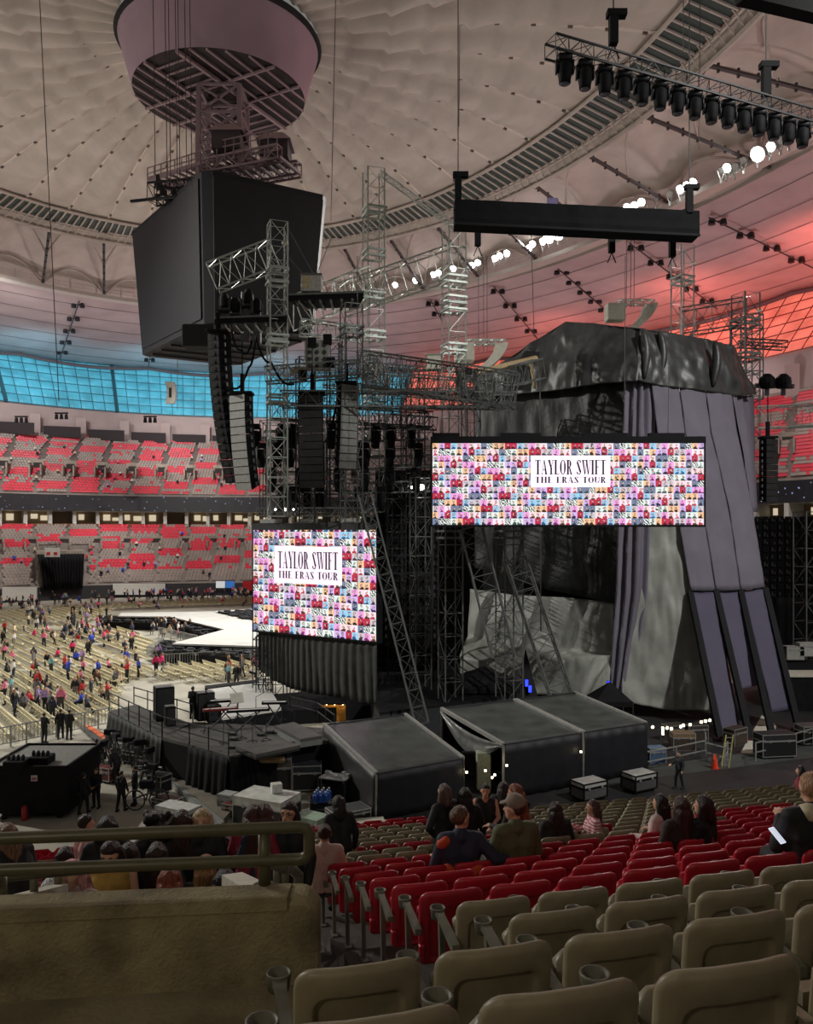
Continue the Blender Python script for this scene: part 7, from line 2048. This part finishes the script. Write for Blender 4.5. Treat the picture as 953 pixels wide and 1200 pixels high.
# floor and stage crew
def FP(label,px,py,rz=0,z=0,**kw):
    return person(label,onz(px,py,z),math.radians(rz),'stand',vox=.016,facein=kw.pop('facein',False),**kw)
FP('man in dark suit walking behind the last grey seats at right',796,924,120,hair='short',top=(34,36,40),bot=(30,32,36),arms=('down','bent'),stride=.12,facein=True)
FP('guard in black before the barriers, leftmost of three',52,871,-20,hair='short',top=BK,bot=BK,arms=('cross','cross'))
FP('guard in black before the barriers, middle of three',71,866,20,hair='short',top=BK,bot=BK,stride=.1)
FP('guard in black before the barriers, rightmost of three',81,867,0,hair='short',top=BK,bot=BK,arms=('lap','lap'))
FP('crew member in black with dark vest right behind the cart',84,941,10,hair='short',top=(28,28,32),bot=BK)
FP('crew member in black standing with legs apart, back to the camera',98,954,-10,hair='short',top=(30,30,34),bot=BK,stride=.15)
FP('crew member in black facing the camera near the cart',113,947,170,hair='short',top=(32,30,32),bot=BK,arms=('lap','lap'),facein=True)
FP('crew member in black at the camera gear, left of the pale armed one',142,951,-20,hair='short',top=BK,bot=BK,stride=.12)
FP('crew member in black with pale folded arms at the camera gear',158,944,100,hair='short',top=BK,bot=BK,sleeve='short',arms=('lap','bent'))
FP('crew member in black behind the gear close to the walkway drape',113,907,30,hair='short',top=BK,bot=BK)
FP('crew member in black stooping over cameras under the walkway drape',137,918,60,hair='short',top=BK,bot=BK,lean=35)
FP('stage hand in black shirt and shorts standing by the amplifier rack',226,843,-10,DZ,hair='short',top=(26,26,28),bot=(36,36,38),sleeve='short',arms=('lap','bent'),topname='shirt')
# ------------------------------------------------ crowd: small figures, one mesh each
def crowd_mesh(name,mode,**kw):
    C,H=skeleton(mode,**kw)
    b=MB(); add(b,C,('hips','torso','upper','fore','leg','foot','neck','head'),.012); hb=MB(); hairshape(hb,H,'bob'); n=len(b.v)
    b.v+=hb.v; b.f+=[tuple(i+n for i in f) for f in hb.f]
    me=remesh(b,.04,name,1)
    for c in range(4): me.materials.append(M['white'])
    hc=H@V((0,-.03,.12)); ff=(H.to_3x3()@V((0,1,0)))
    col={'hips':3,'torso':2,'upper':2,'fore':2,'leg':3,'foot':1,'neck':0,'head':0}
    for p in me.polygons:
        best=None
        for r,a,ra,bb,rb in C:
            if r=='hand': continue
            ab=bb-a;t=max(0,min(1,(p.center-a).dot(ab)/max(1e-6,ab.length_squared))); d=(p.center-(a+ab*t)).length-(ra+rb)/2
            if best is None or d<best[0]: best=(d,r)
        k=col[best[1]]
        if best[1] in('head','neck'):
            d=p.center-hc
            k=0 if (d.dot(ff)>.05 and p.center.z<hc.z+.05) else (1 if p.center.z>hc.z-.15 else 0)
        p.material_index=k
    return me
CM={'standing':[crowd_mesh('crowd_a','stand'),crowd_mesh('crowd_b','stand',arms=('bent','phone')),crowd_mesh('crowd_c','stand',stride=.16)],'seated':[crowd_mesh('crowd_d','sit',arms=('lap','lap')),crowd_mesh('crowd_e','sit',lean=18,arms=('bent','bent'))]}
TOPS=[('black',(26,26,30),10),('white',(215,212,206),5),('pink',(226,120,156),4),('grey',(110,110,114),4),('red',(190,40,46),2),('blue',(40,70,190),2),('cream',(210,190,160),3),('lilac',(170,140,200),2),('navy',(34,40,66),3),('magenta',(220,40,110),1),('teal',(120,170,176),1),('brown',(96,66,50),2)]
HAIRS=[(30,22,20),(60,40,30),(110,80,50),(24,20,22),(170,135,90)]
BOTS=[(28,28,34),(40,46,66),(60,58,58),(120,110,104),(26,26,28)]
rnd=random.Random(77)
crowd=[]
tl=[t for t in TOPS for _ in range(t[2])]
def addc(p,pose,zone,top=None):
    t=top or rnd.choice(tl); crowd.append([p,pose,zone,t,rnd.uniform(-PI,PI)])
got=[]
def scatter(poly,n,zone,pstand,mind=.8,z=0,yaw=None):
    x0=min(p[0] for p in poly);x1=max(p[0] for p in poly);y0=min(p[1] for p in poly);y1=max(p[1] for p in poly)
    k=0;tries=0
    while k<n and tries<6000:
        tries+=1
        px=rnd.uniform(x0,x1);py=rnd.uniform(y0,y1)
        if not inpoly(px,py,poly): continue
        p=onz(px,py,z)
        if any((p-q).length<mind for q in got): continue
        got.append(p); addc(p,'standing' if rnd.random()<pstand else 'seated',zone); k+=1
scatter([(0,745),(60,742),(140,748),(180,760),(165,772),(185,792),(150,800),(125,830),(60,850),(0,840)],88,'among the cream chairs',.5)
scatter([(30,722),(120,722),(160,745),(90,752),(30,742)],38,'near the runway barriers',.7)
scatter([(178,735),(225,742),(222,753),(180,748)],18,'inside the runway notch',.7)
scatter([(0,708),(120,704),(300,700),(300,711),(140,716),(60,728),(0,726)],46,'on the far chairs',.35)
scatter([(262,792),(300,786),(300,797),(266,800)],9,'by the stage edge',.7)
scatter([(102,699.5),(300,697),(300,702),(102,705)],66,'crowding along the far wall',.9,.45)
scatter([(0,706),(40,702),(95,702),(95,707),(0,712)],16,'near the tunnel curtain',.7)
for px,py,c in ((148,776,'blue'),(190,783,'magenta'),(183,786,'magenta'),(115,790,'blue'),(186,770,'lilac'),(122,752,'magenta'),(85,765,'magenta'),(268,798,'teal'),(277,797,'black')):
    p=onz(px,py+6,0); addc(p,'standing','among the cream chairs' if px<200 else 'by the stage edge',next(t for t in TOPS if t[0]==c))
for k in range(3): pass
# people scattered in the far stands
for k in range(55):
    n0,n1=('ufront','uback') if k%2 else ('lfront','lback')
    px=rnd.uniform(2,292); f=rnd.uniform(.06,.8); rows_n=25 if n0=='ufront' else 22; f=(int(f*rows_n)+.6)/rows_n
    ts=[t for t in arc(900,math.radians(60),math.radians(150)) if abs(pix(lerpL(n0,n1,f,t))[0]-px)<3]
    if not ts: continue
    p=lerpL(n0,n1,f,ts[0]); p.z+=.1
    crowd.append([p,'seated','in the far upper stand' if n0=='ufront' else 'in the far lower stand',rnd.choice(tl),math.atan2(-(EC.x-p.x),EC.y-p.y)])
far_z=('crowding along the far wall','near the tunnel curtain','in the far upper stand','in the far lower stand')
fm=MB();fm_m=[]
FMAT=[pm('skin',SK,.6,.04),pm('hair',(30,22,20),.6,.25)]+[pm('cloth',t[1]) for t in TOPS]+[pm('cloth',b_) for b_ in BOTS[:2]]
for p,pose,zone,t,yaw in crowd:
    if zone not in far_z: continue
    me=rnd.choice(CM[pose]); Mx=TR(p,yaw); n=len(fm.v)
    fm.v+=[tuple(Mx@v.co) for v in me.vertices]
    ti=2+TOPS.index(t); bi=2+len(TOPS)+rnd.randint(0,1)
    for pl in me.polygons: fm.f.append(tuple(n+i for i in pl.vertices)); fm.m.append((0,1,ti,bi)[pl.material_index])
o=fm.build('distant_crowd',FMAT,None,True); tag(o,'distant crowd along the far wall and scattered in the far stands','crowd',None,'stuff')
crowd=[c for c in crowd if c[2] not in far_z]
groups={}
for c in crowd: groups.setdefault((c[3][0],c[1],c[2]),[]).append(c)
for (cn_,pose,zone),L in groups.items():
    L.sort(key=lambda c:pix(c[0])[0])
    for i,(p,_,_,t,yaw) in enumerate(L):
        me=rnd.choice(CM[pose]); o=bpy.data.objects.new('person',me); COL.objects.link(o); o.location=p; o.rotation_euler.z=yaw; s=rnd.uniform(.92,1.08); o.scale=(s,s,s)
        for sl,m in zip(o.material_slots,(pm('skin',SK,.6,.04),pm('hair',rnd.choice(HAIRS),.6,.25),pm('cloth',t[1]),pm('cloth',rnd.choice(BOTS)))): sl.link='OBJECT'; sl.material=m
        pos='' if len(L)==1 else (f'{ordn(i)} from left of {len(L)} alike' if i<60 else '')
        lab=f'{pose} person in {cn_} {zone}'+(', '+pos if pos else '')
        tag(o,lab,'person','crowd '+zone)

bpy.data.scenes.remove(TS)
# ================================================================ light
def spot(name,loc,target,power,col=(1,1,1),size=60,blend=.6,rad=.25):
    l=bpy.data.lights.new(name,'SPOT'); l.energy=power; l.color=col; l.spot_size=math.radians(size); l.spot_blend=blend; l.shadow_soft_size=rad
    o=bpy.data.objects.new(name,l); COL.objects.link(o); o.location=loc
    o.rotation_euler=(V(target)-V(loc)).to_track_quat('-Z','Y').to_euler(); return o
W=bpy.data.worlds.new('world'); S.world=W; W.use_nodes=True
bg=W.node_tree.nodes['Background']; bg.inputs['Color'].default_value=(.95,.92,.86,1); bg.inputs['Strength'].default_value=.19
# rim floodlights pointing at the arena floor
for (px,py,tx,ty,pw) in ((463,334,-48,80,1.0),(553,311,-42,72,1.0),(643,279,-45,95,1.4),(744,241,-40,62,1.0),(888,181,-32,64,1.2)):
    p=rimpt(px,py)+V((-.6,-1.0,-.8)); spot('flood_beam',p,(tx,ty,0),pw*1.4e5,(1,.98,.92),50,.8,.6)
# far stand fill from the left rim
for t,pw in ((100,1.0),(125,1.0),(150,1.0)):
    p=LP('rim',math.radians(t),-3,-7); q=LP('uback',math.radians(t-18),-9)
    spot('stand_beam',p,q,pw*.5e5,(1,.93,.9),95,.8,.6)
for t in (92,112,132):
    p=LP('ringout',math.radians(t-8),-2.5,-1); q=lerpL('lfront','lback',.45,math.radians(t)); spot('stand_beam',p,q,.75e5,(1,.95,.9),52,.9,.6)
for t in (10,35):
    p=LP('rim',math.radians(t),-3,-7); q=LP('uback',math.radians(t),-9); spot('stand_beam',p,q,.45e5,(1,.93,.9),95,.8,.6)
# uplights washing the roof
for x,y,tx,ty,pw,c in ((-60,105,-20,80,1.0,(1,.91,.86)),(10,100,-5,100,.7,(1,.91,.88)),(40,60,20,75,.8,(1,.91,.88)),(-60,50,-30,70,1.,(1,.91,.86)),(-30,135,-40,140,.8,(1,.9,.86))):
    spot('roof_uplight',(x,y,22),(tx,ty,60),pw*.17e5,c,130,1,.6)
for t,c in ((8,(1,.72,.74)),(30,(1,.74,.78)),(52,(1,.78,.82)),(74,(1,.82,.84)),(96,(1,.86,.86)),(120,(1,.86,.86)),(142,(1,.86,.86))):
    p=LP('ufront',math.radians(t),5,-6); spot('soffit_fill',p,lerpL('rim','gtop',.3,math.radians(t)),1.15e4,c,150,1,.6)  # added ambient fill to lift the soffit, no fixtures stand here
# added fill for stage and near seats, from unseen spots at roof height
p=LP('rim',math.radians(172),-3,-8); spot('stage_fill',p,(0,46,0),1.9e5,(1,.97,.9),60,.9,.5)
p=V((44,8,54)); spot('stage_fill',p,(9,54,8),1.15e5,(1,.98,.94),44,.9,1.2)
p=LP('rim',math.radians(160),-3,-8); spot('seat_beam',p,(4,9,8),.6e5,(1,.95,.86),46,1,.6)
p=LP('rim',math.radians(20),-3,-8); spot('seat_beam',p,(4,9,8),.6e5,(1,.9,.86),40,1,.6)
# added warm fill behind the camera for near seats and parapet, no fixture
spot('near_fill',(2.5,-5.5,15.2),(1.2,3,10.5),90,(1,.82,.6),110,1,.4)
spot('near_fill',(-4.5,-4.5,15.6),(-1.6,3.6,10.2),420,(1,.86,.62),70,1,.4)
# colour wash on the soffit
for t,w in ((6,1.1),(18,1.0),(30,.7),(44,.35)):
    p=LP('gbot',math.radians(t),3,-9); spot('red_wash',p,LP('gtop',math.radians(t),2,-12),w*1.1e4,(1,.2,.16),140,1,.5)
for t in (85,100,115,130):
    p=LP('gbot',math.radians(t),3,-9); spot('teal_wash',p,LP('gtop',math.radians(t),2,-9),.4e4,(.3,.8,1),140,1,.5)
